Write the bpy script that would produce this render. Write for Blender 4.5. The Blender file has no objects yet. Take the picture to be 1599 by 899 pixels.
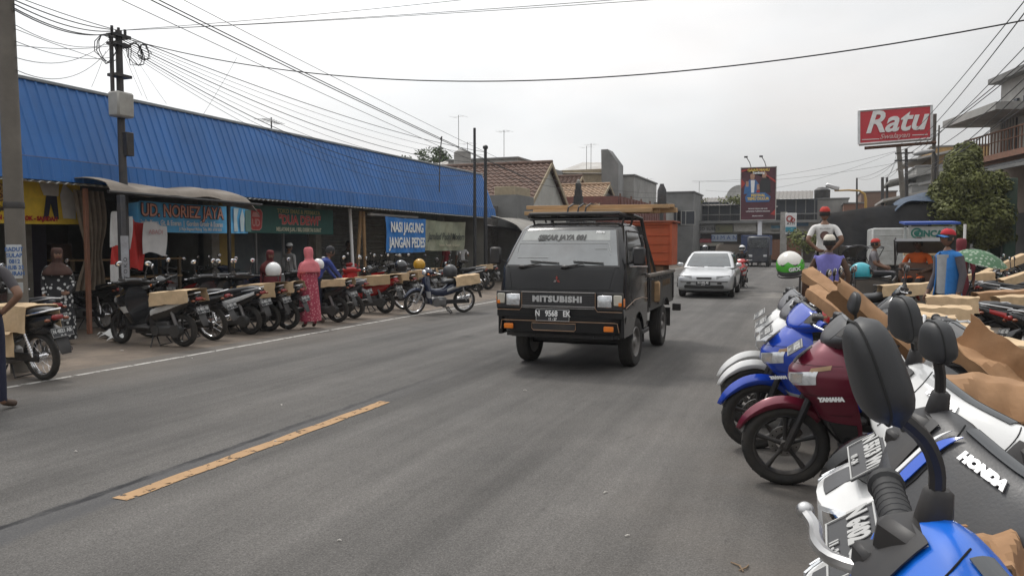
import bpy, bmesh, math, random
from mathutils import Vector, Matrix, Euler
R = math.radians; PI = math.pi
random.seed(7)
SC = bpy.context.scene; COL = SC.collection
# ---------------------------------------------------------------- camera
EYE = 1.6; FPX = 1200.0; PITCH = math.atan(67.5/FPX); YAW = R(21.38)
cd = bpy.data.cameras.new('camera'); cam = bpy.data.objects.new('camera', cd); COL.objects.link(cam)
cam.location = (0, 0, EYE); cam.rotation_euler = (PI/2 - PITCH, 0, YAW)
cd.sensor_width = 36; cd.lens = 36*FPX/1599; cd.clip_end = 2000; cd.clip_start = 0.05
SC.camera = cam
# ---------------------------------------------------------------- light
SUN_EL, SUN_AZ = R(58), R(-52)      # azimuth from +Y towards +X
SC.view_settings.view_transform = 'Standard'; SC.view_settings.look = 'None'
SC.view_settings.exposure = 0.14; SC.view_settings.gamma = 1
W = bpy.data.worlds.new('World'); SC.world = W; W.use_nodes = True
nt = W.node_tree; nt.nodes.clear()
def nn(nt, t, **k):
    n = nt.nodes.new(t)
    for a, b in k.items(): setattr(n, a, b)
    return n
_o = nn(nt, 'ShaderNodeOutputWorld'); _mx = nn(nt, 'ShaderNodeMixShader')
_s = nn(nt, 'ShaderNodeTexSky', sky_type='NISHITA'); _s.sun_disc = False; _s.sun_elevation = SUN_EL; _s.sun_rotation = SUN_AZ
_s.dust_density = 4; _s.air_density = 1.2
_b1 = nn(nt, 'ShaderNodeBackground'); _b1.inputs[1].default_value = 0.10
_b2 = nn(nt, 'ShaderNodeBackground'); _b2.inputs[1].default_value = 1.0
_tc = nn(nt, 'ShaderNodeTexCoord'); _sx = nn(nt, 'ShaderNodeSeparateXYZ')
_zr = nn(nt, 'ShaderNodeMapRange'); _zr.inputs[1].default_value = 0.0; _zr.inputs[2].default_value = 1.0; _zr.inputs[3].default_value = 0.50; _zr.inputs[4].default_value = 1.05
_mp = nn(nt, 'ShaderNodeMapping'); _mp.inputs['Scale'].default_value = (1, 1, 2.6)
_n1 = nn(nt, 'ShaderNodeTexNoise'); _n1.inputs['Scale'].default_value = 2.8; _n1.inputs['Detail'].default_value = 6; _n1.inputs['Roughness'].default_value = .5
_r1 = nn(nt, 'ShaderNodeMapRange'); _r1.inputs[1].default_value = .35; _r1.inputs[2].default_value = .68; _r1.inputs[3].default_value = .91; _r1.inputs[4].default_value = 1.08
_m1 = nn(nt, 'ShaderNodeMath', operation='MULTIPLY')
_vm = nn(nt, 'ShaderNodeVectorMath', operation='SCALE'); _vm.inputs[0].default_value = (1.0, .995, .985)
# glow of the hidden sun behind the cloud
_dt = nn(nt, 'ShaderNodeVectorMath', operation='DOT_PRODUCT'); _dt.inputs[1].default_value = (math.sin(SUN_AZ)*math.cos(SUN_EL), math.cos(SUN_AZ)*math.cos(SUN_EL), math.sin(SUN_EL))
_gr = nn(nt, 'ShaderNodeMapRange'); _gr.inputs[1].default_value = .3; _gr.inputs[2].default_value = 1; _gr.inputs[3].default_value = 0.0; _gr.inputs[4].default_value = .75
_ad = nn(nt, 'ShaderNodeMath', operation='ADD')
L = nt.links.new
L(_tc.outputs['Generated'], _sx.inputs[0]); L(_sx.outputs['Z'], _zr.inputs[0])
L(_tc.outputs['Generated'], _mp.inputs[0]); L(_mp.outputs[0], _n1.inputs['Vector']); L(_n1.outputs[0], _r1.inputs[0])
L(_tc.outputs['Generated'], _dt.inputs[0]); L(_dt.outputs['Value'], _gr.inputs[0]); L(_zr.outputs[0], _ad.inputs[0]); L(_gr.outputs[0], _ad.inputs[1])
L(_ad.outputs[0], _m1.inputs[0]); L(_r1.outputs[0], _m1.inputs[1]); L(_m1.outputs[0], _vm.inputs['Scale']); _n2 = nn(nt, 'ShaderNodeTexNoise'); _n2.inputs['Scale'].default_value = 3.4; _n2.inputs['Detail'].default_value = 4; L(_mp.outputs[0], _n2.inputs['Vector'])
_r2 = nn(nt, 'ShaderNodeMapRange'); _r2.inputs[1].default_value = .42; _r2.inputs[2].default_value = .68; L(_n2.outputs[0], _r2.inputs[0])
_tm = nn(nt, 'ShaderNodeMix', data_type='RGBA'); _tm.inputs[6].default_value = (.985, .995, 1, 1); _tm.inputs[7].default_value = (1.02, 1, .985, 1); L(_r2.outputs[0], _tm.inputs[0]); L(_tm.outputs[2], _vm.inputs[0])
L(_vm.outputs[0], _b2.inputs[0])
L(_s.outputs[0], _b1.inputs[0]); _mx.inputs[0].default_value = .93
L(_b1.outputs[0], _mx.inputs[1]); L(_b2.outputs[0], _mx.inputs[2]); L(_mx.outputs[0], _o.inputs[0])
sd = bpy.data.lights.new('sun', 'SUN'); sd.energy = 1.3; sd.angle = R(11); sd.color = (1, .96, .9)
so = bpy.data.objects.new('sun', sd); COL.objects.link(so)
so.rotation_euler = (PI/2 - SUN_EL, 0, PI - SUN_AZ)
_d = Vector((math.sin(SUN_AZ)*math.cos(SUN_EL), math.cos(SUN_AZ)*math.cos(SUN_EL), math.sin(SUN_EL)))
so.rotation_euler = _d.to_track_quat('Z', 'Y').to_euler()

# ---------------------------------------------------------------- helpers
def ray(u, v):
    dv = v-449.5
    y = FPX*math.cos(PITCH)-dv*math.sin(PITCH); z = -FPX*math.sin(PITCH)-dv*math.cos(PITCH); x = u-799.5
    return Vector((x*math.cos(YAW)-y*math.sin(YAW), x*math.sin(YAW)+y*math.cos(YAW), z))
def G(u, v, h=0.0):
    r = ray(u, v); t = (h-EYE)/r.z; return Vector((r.x*t, r.y*t, h))
def PX(u, v, x):
    r = ray(u, v); t = x/r.x; return Vector((x, r.y*t, EYE+r.z*t))
def PY(u, v, y):
    r = ray(u, v); t = y/r.y; return Vector((r.x*t, y, EYE+r.z*t))
def s2l(c):
    return tuple((x/12.92 if x <= .04045 else ((x+.055)/1.055)**2.4) for x in c)
_M = {}
def mat(name, c=None, rough=.6, metal=0, var=.12, scale=6, bump=0, bscale=None, coat=0, spec=.5, dirt=0, dirtc=(.16, .13, .10), alpha=1, trans=0, emit=0, streak=None):
    """procedural material: base colour with noise variation, roughness variation, optional dust and bump"""
    if name in _M: return _M[name]
    m = bpy.data.materials.new(name); m.use_nodes = True; _M[name] = m
    t = m.node_tree; b = t.nodes['Principled BSDF']; L = t.links.new
    tc = nn(t, 'ShaderNodeTexCoord'); 
    mp = nn(t, 'ShaderNodeMapping'); L(tc.outputs['Object'], mp.inputs[0])
    if streak: mp.inputs['Scale'].default_value = streak
    n = nn(t, 'ShaderNodeTexNoise'); n.inputs['Scale'].default_value = scale; n.inputs['Detail'].default_value = 6; n.inputs['Roughness'].default_value = .6
    L(mp.outputs[0], n.inputs['Vector'])
    rg = nn(t, 'ShaderNodeMapRange'); rg.inputs[1].default_value = .3; rg.inputs[2].default_value = .7; rg.inputs[3].default_value = 1-var; rg.inputs[4].default_value = 1+var
    L(n.outputs[0], rg.inputs[0])
    vm = nn(t, 'ShaderNodeVectorMath', operation='SCALE'); vm.inputs[0].default_value = c[:3]; L(rg.outputs[0], vm.inputs['Scale'])
    out = vm.outputs[0]
    if dirt:
        n2 = nn(t, 'ShaderNodeTexNoise'); n2.inputs['Scale'].default_value = scale*.45; n2.inputs['Detail'].default_value = 8; n2.inputs['Roughness'].default_value = .7
        L(tc.outputs['Object'], n2.inputs['Vector'])
        r2 = nn(t, 'ShaderNodeMapRange'); r2.inputs[1].default_value = .42; r2.inputs[2].default_value = .72; r2.inputs[4].default_value = dirt
        L(n2.outputs[0], r2.inputs[0])
        mx = nn(t, 'ShaderNodeMix', data_type='RGBA'); L(r2.outputs[0], mx.inputs[0]); L(out, mx.inputs[6]); mx.inputs[7].default_value = (*dirtc, 1)
        out = mx.outputs[2]
        rr = nn(t, 'ShaderNodeMapRange'); rr.inputs[3].default_value = rough; rr.inputs[4].default_value = min(1, rough+.45); L(r2.outputs[0], rr.inputs[0]); L(rr.outputs[0], b.inputs['Roughness'])
    else:
        b.inputs['Roughness'].default_value = rough
    L(out, b.inputs['Base Color']); b.inputs['Metallic'].default_value = metal
    b.inputs['Coat Weight'].default_value = coat; b.inputs['Coat Roughness'].default_value = .06
    b.inputs['Specular IOR Level'].default_value = spec
    if trans: b.inputs['Transmission Weight'].default_value = trans
    if alpha < 1: b.inputs['Alpha'].default_value = alpha
    if emit: b.inputs['Emission Color'].default_value = (*c[:3], 1); b.inputs['Emission Strength'].default_value = emit
    if bump:
        nb = nn(t, 'ShaderNodeTexNoise'); nb.inputs['Scale'].default_value = bscale or scale*6; nb.inputs['Detail'].default_value = 4
        L(mp.outputs[0], nb.inputs['Vector'])
        bp = nn(t, 'ShaderNodeBump'); bp.inputs['Strength'].default_value = 1; bp.inputs['Distance'].default_value = bump; L(nb.outputs[0], bp.inputs['Height']); L(bp.outputs[0], b.inputs['Normal'])
    return m

class MB:
    """collects shapes into ONE mesh"""
    def __init__(s, M=None): s.v = []; s.f = []; s.mi = []; s.ms = []; s.M = M or Matrix(); s.cur = 0
    def use(s, m):
        if m not in s.ms: s.ms.append(m)
        s.cur = s.ms.index(m); return s
    def add(s, vs, fs):
        o = len(s.v); M = s.M
        s.v += [M @ Vector(p) for p in vs]; s.f += [[i+o for i in f] for f in fs]; s.mi += [s.cur]*len(fs); return s
    def box(s, c, d, b=0, rot=None):
        hx, hy, hz = d[0]/2, d[1]/2, d[2]/2; c = Vector(c); Q = (Euler(rot).to_matrix() if rot else Matrix.Identity(3))
        if b <= 0:
            vs = [c+Q@Vector((sx*hx, sy*hy, sz*hz)) for sx in (-1, 1) for sy in (-1, 1) for sz in (-1, 1)]
            return s.add(vs, [(0,1,3,2),(4,6,7,5),(0,4,5,1),(2,3,7,6),(0,2,6,4),(1,5,7,3)])
        b = min(b, hx*.9, hy*.9, hz*.9); vs = []; ix = {}
        for sx in (-1, 1):
            for sy in (-1, 1):
                for sz in (-1, 1):
                    for k in range(3):
                        p = [sx*(hx-b), sy*(hy-b), sz*(hz-b)]; p[k] = (sx*hx, sy*hy, sz*hz)[k]
                        ix[sx, sy, sz, k] = len(vs); vs.append(c+Q@Vector(p))
        fs = []
        for k in range(3):
            a, e = [i for i in range(3) if i != k]
            for sg in (-1, 1):
                q = []
                for (p, r) in ((-1,-1),(1,-1),(1,1),(-1,1)):
                    t = [0]*3; t[k] = sg; t[a] = p; t[e] = r; q.append(ix[t[0], t[1], t[2], k])
                fs.append(q)
        for k in range(3):
            a, e = [i for i in range(3) if i != k]
            for p in (-1, 1):
                for r in (-1, 1):
                    t0 = [0]*3; t0[a] = p; t0[e] = r; t1 = list(t0); t0[k] = -1; t1[k] = 1
                    fs.append([ix[(*t0, a)], ix[(*t1, a)], ix[(*t1, e)], ix[(*t0, e)]])
        for sx in (-1, 1):
            for sy in (-1, 1):
                for sz in (-1, 1): fs.append([ix[sx, sy, sz, k] for k in range(3)])
        return s.add(vs, fs)
    def loft(s, rings, cap=True, close=True):
        n = len(rings[0]); vs = [p for r in rings for p in r]; fs = []
        for i in range(len(rings)-1):
            for j in range(n if close else n-1):
                k = (j+1) % n; fs.append((i*n+j, i*n+k, (i+1)*n+k, (i+1)*n+j))
        if cap and close: fs.append(list(range(n-1, -1, -1))); fs.append([(len(rings)-1)*n+j for j in range(n)])
        return s.add(vs, fs)
    def tube(s, pts, r, n=8, cap=True, sq=1.0):
        pts = [Vector(p) for p in pts]; m = len(pts)
        rs = r if isinstance(r, (list, tuple)) else [r]*m
        T = []
        for i in range(m):
            a = pts[min(i+1, m-1)]-pts[max(i-1, 0)]
            T.append(a.normalized() if a.length > 1e-9 else Vector((0, 0, 1)))
        u = T[0].orthogonal().normalized()
        if abs(T[0].z) < .95: u = Vector((0, 0, 1)).cross(T[0]).normalized()
        rings = []
        for i in range(m):
            u = (u-T[i]*u.dot(T[i])); u = u.normalized() if u.length > 1e-6 else T[i].orthogonal().normalized()
            w = T[i].cross(u)
            rings.append([pts[i]+(u*math.cos(2*PI*k/n)+w*math.sin(2*PI*k/n)*sq)*rs[i] for k in range(n)])
        return s.loft(rings, cap)
    def cyl(s, a, b, r, n=16, r2=None): return s.tube([a, b], [r, r if r2 is None else r2], n)
    def lathe(s, prof, c=(0, 0, 0), ax='z', n=24, a0=0, a1=2*PI):
        """prof: (radius, along-axis)"""
        c = Vector(c); full = abs(a1-a0-2*PI) < 1e-6; k = n if full else n+1; rings = []
        for i in range(k):
            a = a0+(a1-a0)*i/n; ca, sa = math.cos(a), math.sin(a); r = []
            for (q, h) in prof:
                if ax == 'z': r.append(c+Vector((q*ca, q*sa, h)))
                elif ax == 'y': r.append(c+Vector((q*ca, h, q*sa)))
                else: r.append(c+Vector((h, q*ca, q*sa)))
            rings.append(r)
        if full: rings.append(rings[0])
        return s.loft(rings, False, False)
    def ell(s, c, r, nu=16, nv=10, rot=None, v0=0, v1=PI):
        c = Vector(c); Q = Euler(rot).to_matrix() if rot else Matrix.Identity(3); rings = []
        for i in range(nv+1):
            t = v0+(v1-v0)*i/nv
            rings.append([c+Q@Vector((r[0]*math.sin(t)*math.cos(2*PI*j/nu), r[1]*math.sin(t)*math.sin(2*PI*j/nu), r[2]*math.cos(t))) for j in range(nu)])
        return s.loft(rings, False)
    def prism(s, poly, a, b, ax='y', tap=1.0):
        """polygon extruded along an axis from a to b"""
        def P(p, h): return {'y': (p[0], h, p[1]), 'x': (h, p[0], p[1]), 'z': (p[0], p[1], h)}[ax]
        n = len(poly)
        vs = [P(p, a) for p in poly]+[P(p, b) for p in poly]
        return s.add(vs, [list(range(n))[::-1], [n+i for i in range(n)]]+[(i, (i+1) % n, n+(i+1) % n, n+i) for i in range(n)])
    def quad(s, a, b, c, d): return s.add([a, b, c, d], [(0, 1, 2, 3)])
    def grid(s, fn, nu, nv, th=0):
        vs = [Vector(fn(i/nu, j/nv)) for i in range(nu+1) for j in range(nv+1)]
        def q(i, j): return i*(nv+1)+j
        fs = [(q(i, j), q(i+1, j), q(i+1, j+1), q(i, j+1)) for i in range(nu) for j in range(nv)]
        if th:
            N = [Vector() for _ in vs]
            for f in fs:
                nrm = (vs[f[2]]-vs[f[0]]).cross(vs[f[3]]-vs[f[1]])
                for k in f: N[k] += nrm
            o = len(vs); vs2 = [v-(n.normalized() if n.length else n)*th for v, n in zip(vs, N)]
            fs2 = [tuple(o+k for k in f[::-1]) for f in fs]
            bd = [q(i, 0) for i in range(nu+1)]+[q(nu, j) for j in range(1, nv+1)]+[q(i, nv) for i in range(nu-1, -1, -1)]+[q(0, j) for j in range(nv-1, 0, -1)]
            m = len(bd); fs3 = [(bd[i], o+bd[i], o+bd[(i+1) % m], bd[(i+1) % m]) for i in range(m)]
            return s.add(vs+vs2, fs+fs2+fs3)
        return s.add(vs, fs)
    def build(s, name, m=None, parent=None, bev=0, ang=38, seg=2, label=None):
        me = bpy.data.meshes.new(name); me.from_pydata([tuple(v) for v in s.v], [], s.f)
        if s.ms:
            for x in s.ms: me.materials.append(x)
            me.polygons.foreach_set('material_index', s.mi)
        elif m: me.materials.append(m)
        bm = bmesh.new(); bm.from_mesh(me)
        bmesh.ops.remove_doubles(bm, verts=bm.verts, dist=1e-5); bmesh.ops.recalc_face_normals(bm, faces=bm.faces)
        bm.to_mesh(me); bm.free()
        me.polygons.foreach_set('use_smooth', [True]*len(me.polygons)); me.set_sharp_from_angle(angle=R(ang))
        o = bpy.data.objects.new(name, me); COL.objects.link(o)
        if parent: o.parent = parent
        if bev:
            md = o.modifiers.new('bevel', 'BEVEL'); md.width = bev; md.segments = seg; md.limit_method = 'ANGLE'; md.angle_limit = R(ang)
        if label: o['label'] = label
        return o
def tag(o, label=None, cat=None, group=None, kind=None):
    if label: o['label'] = label
    if cat: o['category'] = cat
    if group: o['group'] = group
    if kind: o['kind'] = kind
    return o
def thing(name, label, cat, loc=(0, 0, 0), rz=0, group=None, rot=None):
    o = bpy.data.objects.new(name, None); COL.objects.link(o); o.location = loc; o.rotation_euler = rot or (0, 0, rz); o.empty_display_size = .2
    return tag(o, label, cat, group)
def kids(o): return [x for x in KID.get(o.name, [])]
def copy_tree(o, parent=None, remap=None):
    c = o.copy(); COL.objects.link(c)
    if parent: c.parent = parent; c.matrix_parent_inverse = o.matrix_parent_inverse
    if remap and c.type == 'MESH':
        for i, sl in enumerate(c.material_slots):
            if sl.material and sl.material.name in remap: m_ = remap[sl.material.name]; sl.link = 'OBJECT'; sl.material = m_
    for ch in [x for x in ALLC if x.parent == o]: copy_tree(ch, c, remap)
    return c
ALLC = []
def dup(root, loc, rz, label, group=None, remap=None, rot=None, scale=None):
    global ALLC
    ALLC = list(COL.objects)
    c = copy_tree(root, None, remap); c.location = loc; c.rotation_euler = rot or (0, 0, rz)
    if scale: c.scale = scale
    c['label'] = label
    if group: c['group'] = group
    return c
TF = {}
def text(s, size, m, M, name='lettering', parent=None, ext=.002, sx=1.0, off=0, shear=0, align='CENTER', sp=1.0):
    cu = bpy.data.curves.new('t', 'FONT'); cu.body = s; cu.size = size; cu.extrude = ext; cu.align_x = align; cu.align_y = 'CENTER'
    cu.offset = off; cu.shear = shear; cu.space_character = sp; cu.resolution_u = 3
    o = bpy.data.objects.new('t', cu); COL.objects.link(o)
    bpy.context.view_layer.update()
    me = bpy.data.meshes.new_from_object(o.evaluated_get(bpy.context.evaluated_depsgraph_get()))
    bpy.data.objects.remove(o); bpy.data.curves.remove(cu)
    me.transform(M @ Matrix.Diagonal((sx, 1, 1, 1))); me.materials.clear(); me.materials.append(m)
    me.name = name
    ob = bpy.data.objects.new(name, me); COL.objects.link(ob)
    if parent: ob.parent = parent
    return ob
def frame(o, x, y):
    """matrix whose local X, Y run along x and y, origin o"""
    x = Vector(x).normalized(); y = Vector(y); y = (y-x*y.dot(x)).normalized(); z = x.cross(y)
    return Matrix(((x.x, y.x, z.x, o[0]), (x.y, y.y, z.y, o[1]), (x.z, y.z, z.z, o[2]), (0, 0, 0, 1)))
def lerp(a, b, t): return a+(b-a)*t
def interp(tab, t):
    if t <= tab[0][0]: return tab[0][1:]
    for a, b in zip(tab, tab[1:]):
        if t <= b[0]:
            k = (t-a[0])/(b[0]-a[0]); k = k*k*(3-2*k) if False else k
            return tuple(lerp(x, y, k) for x, y in zip(a[1:], b[1:]))
    return tab[-1][1:]
def sm(tab, n):
    """Catmull-Rom resample of a list of tuples"""
    out = []; m = len(tab)
    for i in range(m-1):
        p0, p1, p2, p3 = tab[max(i-1, 0)], tab[i], tab[i+1], tab[min(i+2, m-1)]
        for k in range(n):
            t = k/n
            out.append(tuple(.5*((2*b)+(-a+c)*t+(2*a-5*b+4*c-d)*t*t+(-a+3*b-3*c+d)*t**3) for a, b, c, d in zip(p0, p1, p2, p3)))
    out.append(tuple(tab[-1])); return out

# ---------------------------------------------------------------- shared materials
BLK = mat('black_plastic', (.018, .018, .02), .45, var=.2, dirt=.25)
RUB = mat('tyre_rubber', (.022, .021, .02), .8, var=.25, scale=14, dirt=.5, dirtc=(.08, .068, .055))
CHR = mat('chrome', (.75, .75, .76), .18, 1, var=.05)
ALU = mat('cast_aluminium', (.5, .5, .5), .35, 1, var=.1)
DKM = mat('dark_metal', (.04, .04, .042), .45, .6, var=.2, dirt=.3)
CARD = mat('cardboard', (.34, .195, .10), .85, var=.22, scale=7, dirt=.55, dirtc=(.17, .09, .04), bump=.006, bscale=9)
CARDL = mat('cardboard_pale', (.56, .41, .25), .85, var=.18, scale=8, dirt=.5, dirtc=(.36, .24, .13), bump=.006, bscale=9)
SEAT = mat('seat_vinyl', (.025, .025, .027), .5, var=.15, bump=.0008, bscale=120)
GLS = mat('lamp_glass', (.7, .72, .74), .06, .55, var=.25, scale=25, spec=.8)
AMB = mat('amber_lens', (.75, .2, .02), .2, var=.1)
REDL = mat('red_lens', (.45, .015, .01), .2, var=.1)
PLT = mat('plate_black', (.025, .025, .027), .4, var=.1)
WHT = mat('white_paint', (.78, .78, .77), .4, var=.05)
GLASS = mat('dark_glass', (.02, .024, .028), .05, var=.2, spec=.8)
SILV = mat('mirror_glass', (.9, .92, .95), .05, 1, var=.02)
CONC = mat('concrete', (.30, .29, .27), .85, var=.18, scale=1.5, dirt=.6, dirtc=(.13, .12, .11), bump=.004)
TARP = mat('tarp', (.21, .18, .15), .8, var=.15, scale=3, dirt=.5, dirtc=(.1, .085, .07), bump=.01, bscale=4)
WOOD = mat('wood', (.38, .24, .12), .75, var=.2, scale=4, streak=(1, 1, 8), dirt=.3)
RUST = mat('rusty_metal', (.15, .075, .045), .8, .3, var=.3, scale=8)
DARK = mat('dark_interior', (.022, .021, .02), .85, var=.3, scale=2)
# ================================================================ SETTING
def struct(name, mb, m=None, kind='structure'):
    o = mb.build(name, m); o['kind'] = kind; return o
def ground_mat(name, c, c2, sc, bump):
    m = bpy.data.materials.new(name); m.use_nodes = True; t = m.node_tree; b = t.nodes['Principled BSDF']; L = t.links.new
    tc = nn(t, 'ShaderNodeTexCoord'); cols = None
    n1 = nn(t, 'ShaderNodeTexNoise'); n1.inputs['Scale'].default_value = sc; n1.inputs['Detail'].default_value = 8; n1.inputs['Roughness'].default_value = .65
    n2 = nn(t, 'ShaderNodeTexNoise'); n2.inputs['Scale'].default_value = 90; n2.inputs['Detail'].default_value = 3
    L(tc.outputs['Object'], n1.inputs['Vector']); L(tc.outputs['Object'], n2.inputs['Vector'])
    mx = nn(t, 'ShaderNodeMix', data_type='RGBA'); r = nn(t, 'ShaderNodeMapRange'); r.inputs[1].default_value = .35; r.inputs[2].default_value = .65
    L(n1.outputs[0], r.inputs[0]); L(r.outputs[0], mx.inputs[0]); mx.inputs[6].default_value = (*c, 1); mx.inputs[7].default_value = (*c2, 1)
    r2 = nn(t, 'ShaderNodeMapRange'); r2.inputs[1].default_value = .3; r2.inputs[2].default_value = .7; r2.inputs[3].default_value = .8; r2.inputs[4].default_value = 1.2
    L(n2.outputs[0], r2.inputs[0]); vm = nn(t, 'ShaderNodeVectorMath', operation='SCALE'); L(mx.outputs[2], vm.inputs[0]); L(r2.outputs[0], vm.inputs['Scale'])
    L(vm.outputs[0], b.inputs['Base Color']); b.inputs['Roughness'].default_value = .9
    bp = nn(t, 'ShaderNodeBump'); bp.inputs['Distance'].default_value = bump; bp.inputs['Strength'].default_value = .8; L(n2.outputs[0], bp.inputs['Height']); L(bp.outputs[0], b.inputs['Normal'])
    return m, t, b, vm, tc
def math_(t, op, a, b=None, c=None):
    n = nn(t, 'ShaderNodeMath', operation=op)
    for i, x in enumerate((a, b, c)):
        if x is None: continue
        if isinstance(x, (int, float)): n.inputs[i].default_value = x
        else: t.links.new(x, n.inputs[i])
    return n.outputs[0]
GM, *_ = ground_mat('dry_earth', (.20, .165, .13), (.13, .11, .09), .7, .01)
g = MB(); g.quad((-400, -60, -.008), (400, -60, -.008), (400, 700, -.008), (-400, 700, -.008)); struct('ground', g, GM)
# shoulder on the market side (worn concrete, earth and dust)
SM, t, b, vm, tc = ground_mat('dusty_shoulder', (.25, .20, .155), (.13, .108, .09), 1.1, .018)
g = MB(); g.grid(lambda u, v: (lerp(-14.2, -8.0, u), lerp(-10, 66, v), -.002), 4, 20); struct('shoulder', g, SM)
# asphalt
AM, t, b, vm, tc = ground_mat('asphalt', (.119, .112, .105), (.088, .084, .080), .35, .0035)
sep = nn(t, 'ShaderNodeSeparateXYZ'); t.links.new(tc.outputs['Object'], sep.inputs[0])
X_, Y_ = sep.outputs[0], sep.outputs[1]
def noise1(scale, st=(1, 1, 1), det=5, rough=.55):
    mp = nn(t, 'ShaderNodeMapping'); mp.inputs['Scale'].default_value = st; t.links.new(tc.outputs['Object'], mp.inputs[0])
    n = nn(t, 'ShaderNodeTexNoise'); n.inputs['Scale'].default_value = scale; n.inputs['Detail'].default_value = det; n.inputs['Roughness'].default_value = rough
    t.links.new(mp.outputs[0], n.inputs['Vector']); return n.outputs[0]
def band(val, c, w, soft):
    d = math_(t, 'ABSOLUTE', math_(t, 'SUBTRACT', val, c))
    r = nn(t, 'ShaderNodeMapRange'); r.inputs[1].default_value = w; r.inputs[2].default_value = w+soft; r.inputs[3].default_value = 1; r.inputs[4].default_value = 0; t.links.new(d, r.inputs[0]); return r.outputs[0]
def mapr(v, a, b_, c, d):
    r = nn(t, 'ShaderNodeMapRange'); r.inputs[1].default_value = a; r.inputs[2].default_value = b_; r.inputs[3].default_value = c; r.inputs[4].default_value = d; t.links.new(v, r.inputs[0]); return r.outputs[0]
wob = math_(t, 'ADD', X_, math_(t, 'MULTIPLY', math_(t, 'SUBTRACT', noise1(3.5, (1, 1, 1), 6, .7), .5), .10))
wob2 = math_(t, 'ADD', Y_, math_(t, 'MULTIPLY', math_(t, 'SUBTRACT', noise1(1.2, (1, 1, 1), 6, .7), .5), 1.6))
seamfade = mapr(Y_, 4.5, 8.5, 1, .12)
seam = math_(t, 'MULTIPLY', math_(t, 'MULTIPLY', band(wob, -4.24, .022, .025), seamfade), mapr(noise1(7, (1, .4, 1), 5, .7), .38, .55, .35, 1))      # tar seam beside the centre line
tar = math_(t, 'MULTIPLY', band(wob, -4.13, .09, .08), math_(t, 'MULTIPLY', seamfade, .5))
crk = math_(t, 'MULTIPLY', band(wob2, 27.6, .12, .18), mapr(X_, -3.6, -2.4, 0, .8))
pale = math_(t, 'MULTIPLY', band(wob2, 25.6, .9, 1.2), math_(t, 'MULTIPLY', mapr(X_, -3.9, -2.2, 0, .45), mapr(noise1(2.2), .4, .62, 0, 1)))
seam2 = math_(t, 'MULTIPLY', band(wob, -4.0, .02, .02), math_(t, 'MULTIPLY', mapr(Y_, 7, 8, 0, .4), mapr(noise1(1.5), .45, .6, 0, 1)))
dust = math_(t, 'MULTIPLY', mapr(math_(t, 'ADD', X_, math_(t, 'MULTIPLY', noise1(.8), 1.5)), -6.3, -8.3, 0, .6), 1)
dustr = math_(t, 'MULTIPLY', mapr(X_, -1.6, .2, 0, .5), mapr(noise1(1.2), .4, .6, .3, 1))
lanes = mapr(noise1(1.1, (1.6, .06, 1), 5, .65), .35, .65, .78, 1.18)
oil = math_(t, 'MULTIPLY', mapr(noise1(9, (1, .35, 1), 5, .75), .60, .70, 1, .72), math_(t, 'MULTIPLY', mapr(noise1(.55, (1.3, .12, 1), 5, .7), .36, .62, .80, 1.10), mapr(noise1(26, (1, 1, 1), 3, .8), .66, .72, 1, .70)))
fine = math_(t, 'MULTIPLY', mapr(noise1(220, (1, 1, 1), 2), .3, .75, .65, 1.35), math_(t, 'MULTIPLY', mapr(noise1(45, (1, 1, 1), 4, .8), .35, .7, .82, 1.2), mapr(noise1(.9, (1, .5, 1), 6, .75), .35, .65, .88, 1.12)))
def scale_(col, f):
    n = nn(t, 'ShaderNodeVectorMath', operation='SCALE'); t.links.new(col, n.inputs[0]); t.links.new(f, n.inputs['Scale']); return n.outputs[0]
def mixc(f, a, c):
    n = nn(t, 'ShaderNodeMix', data_type='RGBA'); t.links.new(f, n.inputs[0]); t.links.new(a, n.inputs[6]); n.inputs[7].default_value = (*c, 1); return n.outputs[2]
cc = scale_(scale_(scale_(vm.outputs[0], lanes), oil), fine)
cc = mixc(dust, cc, (.165, .143, .12)); cc = mixc(dustr, cc, (.14, .122, .105)); cc = mixc(pale, cc, (.30, .28, .25))
cc = mixc(tar, cc, (.06, .062, .068)); cc = mixc(seam, cc, (.02, .02, .022)); cc = mixc(seam2, cc, (.035, .035, .035)); cc = mixc(crk, cc, (.03, .03, .03))
t.links.new(cc, b.inputs['Base Color']); b.inputs['Roughness'].default_value = .85; b.inputs['Specular IOR Level'].default_value = .3
g = MB(); g.grid(lambda u, v: (lerp(-8.75, 1.3+(4 if v > .8 else 0), u), lerp(-12, 78, v), .002), 4, 40)
g.quad((-60, 62, .0022), (-8.7, 62, .0022), (-8.7, 76, .0022), (-60, 76, .0022)); g.quad((5.2, 60, .0022), (60, 60, .0022), (60, 74, .0022), (5.2, 74, .0022))
struct('road', g, AM)
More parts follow.
